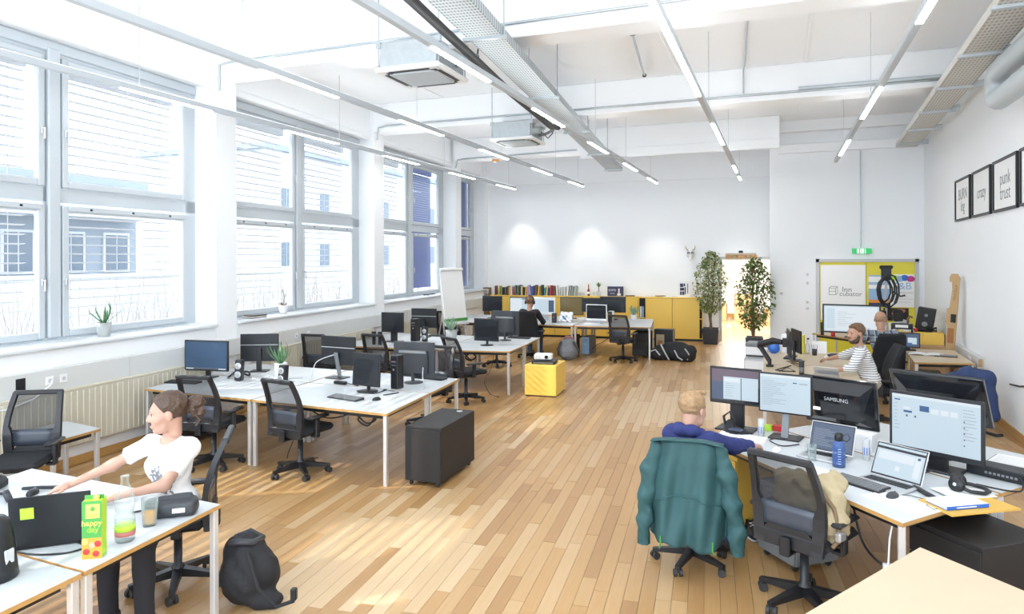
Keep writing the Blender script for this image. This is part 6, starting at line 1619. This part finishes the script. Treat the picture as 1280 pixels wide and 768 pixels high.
# black bag with denim jacket by the right wall
t = lump('backpack', 'black trolley bag standing against the right wall', 'bag', (2.30, 10.55, 0), R(-10), [('b', (0, 0, .32), (.2, .16, .32), .06)], .03, (-.3, -.26, -.03), (.3, .26, .75), .022, 'bag_black', .01, 12)
G().box(-.15, .17, -.18, -.165, .50, .515).build('yellow_zip', ['ply_edge'], t)
G().box(-.16, .12, -.18, -.15, .56, .64, bev=.02).build('white_lining', ['paper'], t)
G().tube([(.18, -.16, .05), (.3, -.2, .03), (.36, -.24, .05)], .02, 6).build('strap', ['bag_black'], t)
V, F = surf(lambda P: field([('c', (-.42, .1, .0), (-.05, -.02, .14), .075, .10), ('c', (-.05, -.02, .14), (.14, -.06, .12), .1, .1), ('c', (.14, -.06, .12), (.22, -.08, -.35), .09, .07), ('e', (.0, 0, .02), (.22, .17, .12))], .06)(P) + wob(P, .012, 18), (-.6, -.35, -.55), (.45, .35, .35), .02)
tag(netmesh('denim_jacket', [(V, F, 0)], ['denim'], None, (2.36, 10.55, 0.60), R(-10)), 'blue denim jacket thrown over the black bag by the right wall', 'jacket')
tag(G().tube([RW(9.7, .03, .78), RW(10.1, .03, .70), RW(10.5, .04, .66)], .012, 6).build('cable', ['black']), 'black cable running along the right wall at the photo edge', 'cable')
# shoe under the desk beside the jacket chair
t = thing('shoe', 'dark trainer standing on the floor beside the near chair', 'shoe', (-0.22, 6.0, 0), R(10))
V, F = surf(lambda P: np.maximum(field([('e', (0, -.07, .04), (.045, .1, .045)), ('e', (0, .08, .055), (.042, .075, .075))], .03)(P), np.maximum(-(P[..., 2] - .012), np.maximum(P[..., 2] - .105, -sd_ell(P, (0, .09, .12), (.03, .05, .06))))), (-.07, -.19, -.01), (.07, .18, .13), .009)
netmesh('upper', [(V, F, 0)], ['black_matte'], t)
V, F = surf(lambda P: np.maximum(field([('e', (0, -.06, .0), (.05, .12, .03)), ('e', (0, .08, .0), (.046, .09, .03))], .02)(P), -P[..., 2]), (-.07, -.2, -.01), (.07, .19, .04), .009)
netmesh('sole', [(V, F, 0)], ['light_grey'], t)
G().tube([(-.02, -.06, .088), (.02, -.04, .094), (-.02, -.02, .1), (.02, 0, .104)], .004, 5).build('laces', ['paper'], t)
# woman's desk
t = thing('juice_carton', 'green juice carton with yellow lettering on the woman\'s desk', 'carton', (-3.36, 2.545, DZ), R(34))
t.scale = (1.28, 1.28, 1.28)
G().box(-.036, .036, -.032, .032, 0, .235, bev=.003).build('body', ['lime'], t)
G().box(-.0365, .0365, -.0325, -.032, .0, .085).build('fruit_print', ['orange'], t)
for k, (x, z_, m) in enumerate(((-.02, .03, 'red'), (.015, .02, 'red'), (.0, .055, 'khaki_pale'), (.022, .06, 'red'), (-.025, .07, 'yellow'))): G().ell((x, -.0327, z_), (.013, .001, .013), 10, 5).build('fruit_spot', [m], t)
G().box(-.0365, .0365, -.0326, -.0322, .085, .235).build('green_front', ['green'], t)
G().box(-.022, .03, -.034, -.0326, .165, .222, bev=.004).build('yellow_badge', ['yellow'], t)
lettering('RAUCH', .013, 'green', t, MX((.004, -.0345, .176)) @ FACE_Y)
G().ell((.004, -.0345, .203), (.009, .001, .01), 10, 5).build('badge_leaf', ['green'], t)
lettering('happy', .032, 'yellow_print' if 'yellow_print' in MATS else 'lime', t, MX((.0, -.0335, .145)) @ FACE_Y)
lettering('day', .032, 'lime', t, MX((.004, -.0335, .118)) @ FACE_Y)
G().box(-.036, .036, -.002, .002, .233, .25).build('top_seam', ['green'], t)
G().cyl((0.012, -.016, .235), (.012, -.016, .25), .012, n=12).build('cap', ['yellow'], t)
t = thing('glass_bottle', 'clear ribbed glass water bottle on the woman\'s desk', 'bottle', (-3.38, 2.74, DZ))
t.scale = (1.2, 1.2, 1.2)
G().lathe([(.036, 0), (.042, .008), (.043, .10), (.040, .125), (.036, .135), (.040, .15), (.043, .175), (.040, .20), (.028, .235), (.018, .26), (.0155, .285), (.018, .29), (.018, .30), (.015, .30)], 22).build('body', ['bottle_glass'], t)
G().lathe([(.038, .006), (.0405, .09), (0, .09)], 20).build('water', ['water'], t)
G().lathe([(.0435, .03), (.0437, .05)], 22).build('red_band', ['lips'], t)
G().lathe([(.0437, .052), (.0437, .078)], 22).build('lime_band', ['lime'], t)
t = thing('juice_glass', 'drinking glass with a little orange juice beside the bottle', 'glass', (-3.44, 2.95, DZ))
t.scale = (1.2, 1.2, 1.3)
G().lathe([(.030, 0), (.040, .125), (.038, .125), (.029, .01), (0, .01)], 20).build('wall', ['bottle_glass'], t)
G().lathe([(0, .012), (.0275, .012), (.0325, .062), (0, .062)], 18).build('juice', ['juice'], t)
t = lump('toiletry_pouch', 'dark grey zip pouch with a white tag at the desk corner', 'pouch', (-3.46, 3.12, DZ), R(38), [('b', (0, 0, .05), (.15, .075, .05), .03), ('c', (-.06, 0, .10), (.11, .0, .115), .02, .014)], .03, (-.22, -.14, -.02), (.22, .14, .17), .012, 'dark_grey', .006, 22)
G().box(.02, .09, -.086, -.076, .035, .06).build('white_tag', ['white'], t)
G().tube([(-.12, 0, .10), (0, .0, .112), (.12, .0, .115)], .006, 5).build('zip', ['mid_grey'], t)
t = thing('kettle', 'black kettle-like flask cut by the lower left photo edge', 'kettle', (-3.58, 2.18, DZ), R(10))
G().lathe([(.10, 0), (.105, .01), (.10, .05), (.085, .2), (.07, .28), (.05, .30), (0, .305)], 24).build('body', ['black'], t)
G().tube([(.0, -.09, .25), (.0, -.15, .22), (0, -.15, .1), (0, -.10, .06)], .014, 8).build('handle', ['black'], t)
G().box(.072, .095, -.02, .03, .08, .15, bev=.004).build('scale_window', ['light_grey'], t)
G().cyl((0, 0, .3), (0, 0, .325), .02).build('lid_knob', ['silver'], t)
t = thing('desk_phone', 'black telephone handset on the far left of the woman\'s desk', 'telephone', (-5.02, 3.0, DZ), R(25))
G().tube([(-.12, 0, .06), (-.08, 0, .09), (.06, 0, .09), (.12, 0, .06)], [.035, .03, .03, .035], 10).build('handset', ['black'], t)
G().box(-.11, .11, -.09, .09, 0, .06, bev=.012).build('base', ['black'], t)
t = thing('headphones', 'black headphones on the woman\'s desk beside the telephone', 'headphones', (-4.72, 2.88, DZ), R(60))
G().tube([(.08 * math.cos(R(-30 + 40 * k)), .1 * math.sin(R(-30 + 40 * k)), .02) for k in range(7)], .01, 8).build('headband', ['black'], t)
for sx in (-1, 1): G().lathe([(.04, -.018), (.044, 0), (.04, .018), (.02, .02), (0, .018)], 16, M=MX((sx * .07, -.06, .035), ry=R(70))).build('ear_cup', ['dark_grey'], t)
cord('black cable running from under the black laptop to the desk edge', [(-3.62, 2.62, z), (-3.5, 2.6, z), (-3.52, 2.5, z), (-3.7, 2.42, z), (-3.95, 2.44, z)], .005, 'black')
cord('thin cable beside the pouch behind the bottle', [(-3.7, 3.05, z), (-3.62, 3.15, z + .01), (-3.72, 3.25, z), (-3.55, 3.3, z + .02)], .006, 'dark_grey')
tag(G().tube([(-4.78, 3.1, z), (-4.66, 3.14, z + .01), (-4.52, 3.2, z + .01)], .012, 7).build('pen_case', ['black']), 'black marker pen beside the woman\'s hand', 'pen')
keyboard('pale flat keyboard under the woman\'s hands', -4.2, 2.98, R(205), 'light_grey', 0.36, 0.13, 'white')
# jacket hung over the chair
t = thing('teal_jacket', 'teal rain jacket hung over the chair back, sleeves dangling', 'jacket', (-0.62, 5.28, 0), R(2))
t.scale = (.88, .95, .97)
def jk(u, v):
    x = (u - .5) * 2
    ang = x * 1.15
    fold = .034 * math.sin(14 * u + 1.6 * v + 1.0 * math.sin(4 * v)) * (0.25 + v) + .015 * math.sin(31 * u + 5 * v) * (.35 + v) + .008 * math.sin(9 * v + 6 * u)
    half = .30 + .02 * v - .03 * max(0, v - .6)
    bx = half * math.sin(ang) / math.sin(1.15)
    by = -.40 + .20 * (1 - math.cos(ang)) / (1 - math.cos(1.15)) * 0.75 - .035 * v + fold
    zz = 1.04 - .72 * v + .015 * math.sin(7 * u + 1) * v - .10 * (abs(x) ** 2.5) * (1 - v) - .03 * math.sin(3.1 * u) * v - .035 * max(0, math.sin(10 * u + .6)) * v * v
    return (bx, by, zz)
G().grid(jk, 70, 36).build('back_panel', ['teal'], t, solid=.012)
G().grid(lambda u, v: ((u - .5) * .56, -.44 + .21 * v + .012 * math.sin(11 * u), 1.055 - .02 * v - .02 * (2 * u - 1) ** 2 - .12 * max(0, v - .6)), 20, 8).build('shoulder_yoke', ['teal'], t, solid=.012)
def seam(u, v):
    a = .14 + .72 * u; q = jk(a, .60 - .08 * math.sin(math.pi * u))
    return (q[0], q[1] - .010, q[2] - .006 + .012 * v)
G().grid(seam, 34, 1).build('hem_seam', ['teal'], t, solid=.008)
for sx, dx in ((-1, 0), (1, .02)):
    p = [(sx * .25, -.31, .95), (sx * .30, -.32, .80), (sx * .335, -.31, .60), (sx * (.355 + dx), -.30, .40), (sx * (.36 + dx), -.29, .26)]
    V, F = surf(lambda P: field([('c', p[k], p[k + 1], (.06, .064, .062, .058)[k], (.064, .062, .058, .052)[k]) for k in range(4)], .03)(P) + wob(P, .020, 24, sx) + wob(P, .008, 50, sx), (sx * .36 - .26, -.52, .1), (sx * .36 + .26, -.08, 1.1), .014)
    s2 = netmesh('sleeve', [(V, F, 0)], ['teal'], t)
    G().tube([(sx * (.36 + dx), -.29, .265), (sx * (.36 + dx), -.29, .225)], .052, 12).build('cuff', ['teal'], s2)
    G().tube([(sx * .2, -.46, .36), (sx * .2, -.47, .30), (sx * .21, -.46, .27)], .006, 5).build('green_toggle', ['green'], t)
# pale window film of light on desks is left to the sun; nothing painted
# ================================================================ PEOPLE (one continuous figure each; clothes and hair are children)
def arr(v): return np.array(v, np.float32)
def ik(a, c, l1, l2, pole):
    a, c, pole = Vector(a), Vector(c), Vector(pole)
    d = c - a; L = min(d.length, (l1 + l2) * 0.995)
    u_ = d.normalized(); c2 = a + u_ * L
    x = (l1 * l1 - l2 * l2 + L * L) / (2 * L); h_ = math.sqrt(max(0, l1 * l1 - x * x))
    p = pole - u_ * pole.dot(u_); p.normalize()
    return a + u_ * x + p * h_, c2
def person(label, loc, rz, wrists, skin, shirt, trousers, hairm, style, lean=8, head_yaw=0, head_pitch=0, sh_yaw=0, sleeve='short', sc=1.0, fem=False, hres=0.006, group=None, hood=False, beard=False, smile=False, seat_z=0.55, hk=1.1, poles=((0.6, -.3, -.7), (-.6, -.3, -.7)), foot=0.42):
    t = thing('person', label, 'person', (loc[0], loc[1], 0), rz)
    ca, sa = math.cos(-rz), math.sin(-rz)
    def loc_(p): x, y = p[0] - loc[0], p[1] - loc[1]; return Vector((ca * x - sa * y, sa * x + ca * y, p[2]))
    l = R(lean)
    P0 = Vector((0, 0, seat_z + 0.07))
    up = Vector((0, math.sin(l), math.cos(l)))
    sp = lambda q, fwd=0: P0 + up * q * sc + Vector((0, fwd, 0))
    sy = Matrix.Rotation(R(sh_yaw), 3, 'Z')
    chest, nb = sp(.30), sp(.475)
    wsh = (.155 if fem else .178) * sc
    sh = [sp(.415) + sy @ Vector((s_ * wsh, 0, 0)) for s_ in (1, -1)]
    hips = [P0 + Vector((s_ * .085, 0, -.02)) for s_ in (1, -1)]
    knees = [Vector((s_ * .13, .43 * sc, seat_z + .03)) for s_ in (1, -1)]
    ank = [Vector((s_ * .13, foot * sc, .09)) for s_ in (1, -1)]
    toes = [a + Vector((0, .15, -.045)) for a in ank]
    el, wr = [], []
    for i in (0, 1):
        e_, w_ = ik(sh[i], loc_(wrists[i]), .285 * sc, .265 * sc, poles[i])
        el.append(e_); wr.append(w_)
    hc = nb + Vector((0, .035 * math.cos(R(head_yaw * .3)), .165 * sc))
    k_ = .88 if fem else 1.0
    torso = [('c', P0 - Vector((.06, 0, 0)), P0 + Vector((.06, 0, 0)), .115, .115), ('c', P0, sp(.2), .118 * k_, .112 * k_), ('e', sp(.30), (.150 * k_, .105 * k_, .17), rotm(Matrix.Rotation(-l, 4, 'X'))),
             ('c', sh[0] - Vector((0, 0, .01)), sh[1] - Vector((0, 0, .01)), .06 * k_, .06 * k_)]
    if fem: torso += [('e', sp(.28, .075) + sy @ Vector((s_ * .062, 0, 0)), (.062, .058, .066)) for s_ in (1, -1)]
    arms = []
    for i in (0, 1): arms += [('c', sh[i], el[i], .052 * k_, .042 * k_), ('c', el[i], wr[i], .042 * k_, .028 * k_)]
    legs = []
    for i in (0, 1): legs += [('c', hips[i], knees[i], .088, .062), ('c', knees[i], ank[i], .060, .040)]
    feet = [('c', ank[i] + Vector((0, -.03, -.04)), toes[i], .038, .032) for i in (0, 1)]
    neck = [('c', nb - up * .05, hc - Vector((0, .012, .05)), .056 * k_ * sc, .050 * k_ * sc)]
    pts = [P0, chest, nb, hc] + sh + el + wr + knees + ank + toes
    lo = np.min([list(p) for p in pts], 0) - .15; hi = np.max([list(p) for p in pts], 0) + .15
    lo[2] = max(lo[2], -.02)
    parts = []
    V, F = surf(field(torso + arms + legs + feet + neck, .035), lo, hi, .017); parts.append((V, F, 0))
    # head, modelled in its own axes (+Y the face)
    Hm = Matrix.Rotation(R(head_yaw), 3, 'Z') @ Matrix.Rotation(R(head_pitch), 3, 'X')
    HM = np.array(Hm, np.float32); hs = .96 * sc * (0.96 if fem else 1) * hk
    toW = lambda V: V * hs @ HM.T + arr(hc)
    jaw = .026 if fem else .031
    head = [('e', (0, -.012, .035), (.076, .096, .088)), ('e', (0, .028, -.03), (.060, .068, .085)), ('c', (-.032, .035, -.083), (.032, .035, -.083), jaw, jaw), ('e', (0, .066, -.100), (.022, .020, .018)),
            ('c', (-.034, .078, .024), (.034, .078, .024), .014, .014), ('e', (.040, .064, -.028), (.026, .024, .024)), ('e', (-.040, .064, -.028), (.026, .024, .024)), ('c', (0, -.03, -.06), (0, -.03, -.13), .050 * k_, .046 * k_)]
    fine = [('c', (0, .090, .010), (0, .109, -.027), .008, .0125), ('c', (-.012, .103, -.032), (.012, .103, -.032), .008, .008), ('c', (-.019, .088, -.066), (.019, .088, -.066), .0075, .0075), ('c', (-.016, .088, -.076), (.016, .088, -.076), .008, .008),
            ('e', (.079, -.004, -.008), (.011, .020, .031)), ('e', (-.079, -.004, -.008), (.011, .020, .031))]
    fh = field(head, .03)
    def hf(P):
        d = fh(P)
        for s_ in (1, -1): d = -smin(-d, sd_ell(P, (s_ * .032, .098, .002), (.017, .014, .010)), .012)
        for p in fine: d = smin(d, sd_cap(P, *p[1:5]) if p[0] == 'c' else sd_ell(P, *p[1:]), .010)
        return d
    V, F = surf(hf, (-.11, -.13, -.17), (.11, .15, .14), hres); parts.append((toW(V), F, 0))
    # hands
    for i in (0, 1):
        s_ = 1 if i == 0 else -1
        y_ = (wr[i] - el[i]).normalized(); y_ = (y_ + Vector((0, 0, -.15 - y_.z * .8))).normalized()
        z_ = Vector((0, 0, 1)); z_ = (z_ - y_ * z_.dot(y_)).normalized(); x_ = y_.cross(z_)
        B = np.array([x_, y_, z_], np.float32).T
        hp = [('b', (0, .045, 0), (.038, .05, .014), .013), ('c', (0, -.03, 0), (0, .02, 0), .026 * k_, .026)]
        for q, (bx, L) in enumerate(((-.028, .074), (-.0095, .082), (.0095, .076), (.028, .060))):
            p = Vector((s_ * bx, .09, .0)); ang = R(-6 - 4 * q); spread = bx * .5
            for j, fr in enumerate((.45, .30, .25)):
                ang -= R((8, 24, 22)[j]); n_ = p + Vector((s_ * spread * L * fr * 4, math.cos(ang), math.sin(ang))).normalized() * L * fr
                hp.append(('c', p, n_, .0092 - .0008 * j, .0086 - .0008 * j)); p = n_
        hp += [('c', (-s_ * .026, .012, -.004), (-s_ * .05, .04, -.012), .013, .011), ('c', (-s_ * .05, .04, -.012), (-s_ * .056, .075, -.020), .0105, .0085)]
        fa = field(hp[:2], .012); fb = field(hp[2:], .0)
        V, F = surf(lambda P: smin(fa(P), fb(P), .005), (-.09, -.06, -.09), (.09, .19, .04), max(.0045, hres * .8))
        parts.append((V @ B.T * (.92 if fem else 1.0) + arr(wr[i]), F, 0))
    body = netmesh('body', parts, [skin], t)
    # clothes
    inf = .014
    def grow(ps, a): return [(p[0], p[1], p[2], p[3] + a, p[4] + a) if p[0] == 'c' else (p[0], p[1], tuple(np.array(p[2]) + a)) + tuple(p[3:]) for p in ps]
    sl = []
    for i in (0, 1):
        if sleeve == 'short': pass
        elif sleeve == 'rolled': sl += [('c', sh[i], el[i], .068, .06), ('c', el[i], el[i].lerp(wr[i], .25), .06, .054)]
        else: sl += [('c', sh[i], el[i], .068, .060), ('c', el[i], el[i].lerp(wr[i], .93), .060, .046)]
    fs_ = field(grow(torso, inf) + sl, .035)
    def sleeves(P, d):
        if sleeve != 'short': return d
        for i in (0, 1):
            dr = (el[i] - sh[i]).normalized(); en = arr(sh[i].lerp(el[i], .62))
            e_ = sd_cap(P, sh[i], el[i], .064 * k_, .072 * k_) + wob(P, .004, 30, i)
            d = smin(d, np.maximum(e_, (P - en) @ arr(dr)), .03)
        return d
    ncut = hc + Vector((0, .06, .0))
    def shirt_f(P):
        d = sleeves(P, fs_(P)) + wob(P, .007, 20, 1.0) + wob(P, .004, 48, 2.0)
        d = np.maximum(d, -sd_cap(P, nb + Vector((0, .012, -.012)), ncut, .074 * k_, .12))
        return np.maximum(d, -(P[..., 2] - (seat_z + .0)))
    V, F = surf(shirt_f, lo, hi, .0125 if fem else .014)
    netmesh('shirt', [(V, F, 0)], [shirt], t)
    fl_ = field(grow(legs + torso[:1], .014), .03)
    V, F = surf(lambda P: np.maximum(np.maximum(fl_(P) + wob(P, .004, 22, 3.0), P[..., 2] - (seat_z + .12)), .07 - P[..., 2]), lo, hi, .018)
    netmesh('trousers', [(V, F, 0)], [trousers], t)
    for i in (0, 1):
        V, F = surf(lambda P: np.maximum(field(grow(feet[i:i + 1], .012), .0)(P), .004 - P[..., 2]), arr(ank[i]) - arr((.08, .12, .1)), arr(toes[i]) + arr((.08, .08, .12)), .012)
        netmesh('shoe', [(V, F, 0)], ['black_matte'], t)
    # eyes, brows, mouth as pieces of the head
    MH = Matrix.Translation(hc) @ Hm.to_4x4() @ Matrix.Scale(hs, 4)
    for s_ in (1, -1):
        e_ = G().ell((s_ * .032, .0775, .002), (.0125, .0115, .0085), 12, 8, M=MH).build('eye', ['eye_white'], body)
        G().ell((s_ * .032, .0885, .002), (.0068, .0045, .007), 10, 6, M=MH).build('iris', ['stem'], body)
        G().tube([(s_ * .019, .0885, .0085), (s_ * .032, .0905, .0115), (s_ * .046, .082, .007)], [.0015, .0024, .0015], 5, M=MH).build('eyelash', ['black_matte'], body)
        G().tube([(s_ * .016, .094, .019), (s_ * .032, .093, .026), (s_ * .050, .080, .021)], [.003, .0042, .002], 6, M=MH).build('eyebrow', [hairm], body)
    G().tube([(-.026, .083, -.066 + (.006 if smile else 0)), (-.012, .0945, -.0705), (.012, .0945, -.0705), (.026, .083, -.066 + (.006 if smile else 0))], [.003, .0055, .0055, .003], 6, M=MH).build('lips', ['lips'], body)
    if smile: G().tube([(-.017, .0925, -.0695), (0, .0985, -.0712), (.017, .0925, -.0695)], [.002, .0042, .002], 6, M=MH).build('teeth', ['teeth'], body)
    # hair
    def hair_f(P):
        if style == 'bald':
            d = sd_ell(P, (0, -.012, .02), (.0795, .0995, .078))
            d = d + wob(P, .003, 90)
            return np.maximum(np.maximum(d, P[..., 2] - .035 + .25 * P[..., 1]), np.maximum(P[..., 1] - .03, -(P[..., 2] + .075)))
        d = sd_ell(P, (0, -.018, .042), (.086, .106, .093)) + wob(P, .004, 70) + wob(P, .002, 160)
        if style == 'fringe':
            d = smin(d, sd_ell(P, (-.02, .062, .078), (.06, .045, .034)), .02)
            cut = P[..., 1] * .9 - P[..., 2] * .62 - .028 + .35 * np.abs(P[..., 0])
        elif style == 'tousled':
            d = smin(d, sd_ell(P, (.03, .04, .125), (.035, .04, .02), None), .02) + wob(P, .004, 110)
            cut = P[..., 1] * .9 - P[..., 2] * .55 - .018
        else:
            cut = P[..., 1] * .85 - P[..., 2] * .62 - .012
        cut = np.maximum(cut, -(P[..., 2] + (.085 if style != 'bun' else .07) - .6 * np.maximum(0, P[..., 1] + .02)))
        ear = sd_ell(P, (np.float32(.083), np.float32(.004), np.float32(-.012)), (.03, .026, .034)), sd_ell(P, (-.083, .004, -.012), (.03, .026, .034))
        d = np.maximum(d, cut)
        return np.maximum(d, np.maximum(-ear[0], -ear[1]))
    V, F = surf(hair_f, (-.12, -.16, -.13), (.12, .15, .18), hres)
    hair = netmesh('hair', [(toW(V), F, 0)], [hairm], t)
    if style == 'bun':
        V, F = surf(lambda P: field([('e', (0, -.158, .03), (.052, .05, .055)), ('e', (0, -.165, -.02), (.04, .035, .045)), ('c', (0, -.10, .02), (0, -.15, .03), .03, .03)], .02)(P) + wob(P, .012, 75) + wob(P, .006, 150), (-.09, -.25, -.11), (.09, -.05, .12), hres)
        netmesh('curly_bun', [(toW(V), F, 0)], [hairm], hair)
        for q in range(5):
            G().tube([(.02 * (q - 2), -.15, -.03), (.025 * (q - 2) + .01, -.17 - .008 * (q % 2), -.07), (.03 * (q - 2), -.15, -.10)], [.008, .006, .002], 6, M=MH).build('loose_curl', [hairm], hair)
    if beard:
        def bf(P):
            d = smin(sd_cap(P, (-.036, .038, -.085), (.036, .038, -.085), .038, .038), sd_ell(P, (0, .062, -.098), (.034, .032, .032)), .02)
            d = smin(d, smin(sd_cap(P, (.066, .01, -.03), (.045, .035, -.08), .016, .03), sd_cap(P, (-.066, .01, -.03), (-.045, .035, -.08), .016, .03), .01), .02)
            d = smin(d, sd_cap(P, (-.024, .091, -.054), (.024, .091, -.054), .0065, .0065), .008) + wob(P, .002, 140)
            return np.maximum(d, -sd_ell(P, (0, .1, -.071), (.024, .02, .009)))
        V, F = surf(bf, (-.1, -.03, -.15), (.1, .13, .02), hres)
        netmesh('beard', [(toW(V), F, 0)], ['hair_brown'], t)
    if hood:
        V, F = surf(lambda P: field([('c', nb + Vector((-.09, -.02, -.005)), nb + Vector((-.05, -.095, .015)), .036, .042), ('c', nb + Vector((-.05, -.095, .015)), nb + Vector((.05, -.095, .015)), .044, .044), ('c', nb + Vector((.05, -.095, .015)), nb + Vector((.09, -.02, -.005)), .042, .036), ('c', nb + Vector((-.08, .0, -.01)), nb + Vector((-.03, .09, -.05)), .03, .022), ('c', nb + Vector((.08, .0, -.01)), nb + Vector((.03, .09, -.05)), .03, .022)], .03)(P) + wob(P, .006, 40), arr(nb) - .2, arr(nb) + .2, .01)
        netmesh('hood', [(V, F, 0)], [shirt], t)
    return t, MH
person('laughing woman in a white printed T-shirt typing at the near left desk', (-3.87, 3.50), R(190), [(-4.42, 3.12, .785), (-3.94, 3.14, .785)], 'skin', 'shirt_tee', 'shirt_dark', 'hair_brown', 'bun', lean=1, head_yaw=-50, head_pitch=-4, sh_yaw=-4, sleeve='short', fem=True, hres=.0048, smile=True, sc=1.0, hk=1.2)
person('man in a navy hoodie seen from behind on the jacket chair', (-0.64, 5.30), R(-20), [(-0.12, 5.78, .795), (-0.52, 5.86, .80)], 'skin', 'navy', 'denim', 'hair_blond', 'tousled', lean=4, head_yaw=-8, head_pitch=-10, sh_yaw=-6, sleeve='long', hood=True, sc=.90, seat_z=.495, hk=1.25)
person('bearded man in a striped shirt looking back from the birch desk', (1.14, 10.35), R(82), [(0.60, 11.0, .785), (0.62, 9.95, .80)], 'skin_tan', 'shirt_striped', 'trouser_beige', 'hair_mid', 'fringe', lean=16, head_yaw=42, head_pitch=-2, sleeve='rolled', beard=True, sc=1.03)
person('bald man in a plaid shirt facing the wide bright monitor', (1.55, 12.52), R(6), [(1.78, 13.0, .80), (1.25, 13.0, .80)], 'skin_tan', 'shirt_plaid', 'denim', 'hair_short', 'bald', lean=6, head_yaw=-12, head_pitch=-6, sleeve='long', sc=1.03)
pa, MHa = person('person with headphones and dark top before the bright double screens', (-5.42, 14.92), R(0), [(-5.22, 15.35, .80), (-5.65, 15.35, .80)], 'skin', 'shirt_dark', 'denim', 'hair_mid', 'short', lean=4, head_yaw=0, sleeve='long', hres=.008, sc=1.02)
hp = thing('headphones', 'dark headphones worn by the person before the double screens', 'headphones', (0, 0, 0))
hp.matrix_world = Matrix.Translation((-5.42, 14.92, 0)) @ MHa
G().tube([(.10 * math.cos(R(180 * k / 10)), -.01, .02 + .125 * math.sin(R(180 * k / 10))) for k in range(11)], .012, 8).build('headband', ['black'], hp)
for s_ in (1, -1): G().lathe([(.036, -.016), (.042, 0), (.036, .016), (0, .018)], 14, M=MX((s_ * .096, -.004, -.005), ry=R(90))).build('ear_cup', ['dark_grey'], hp)
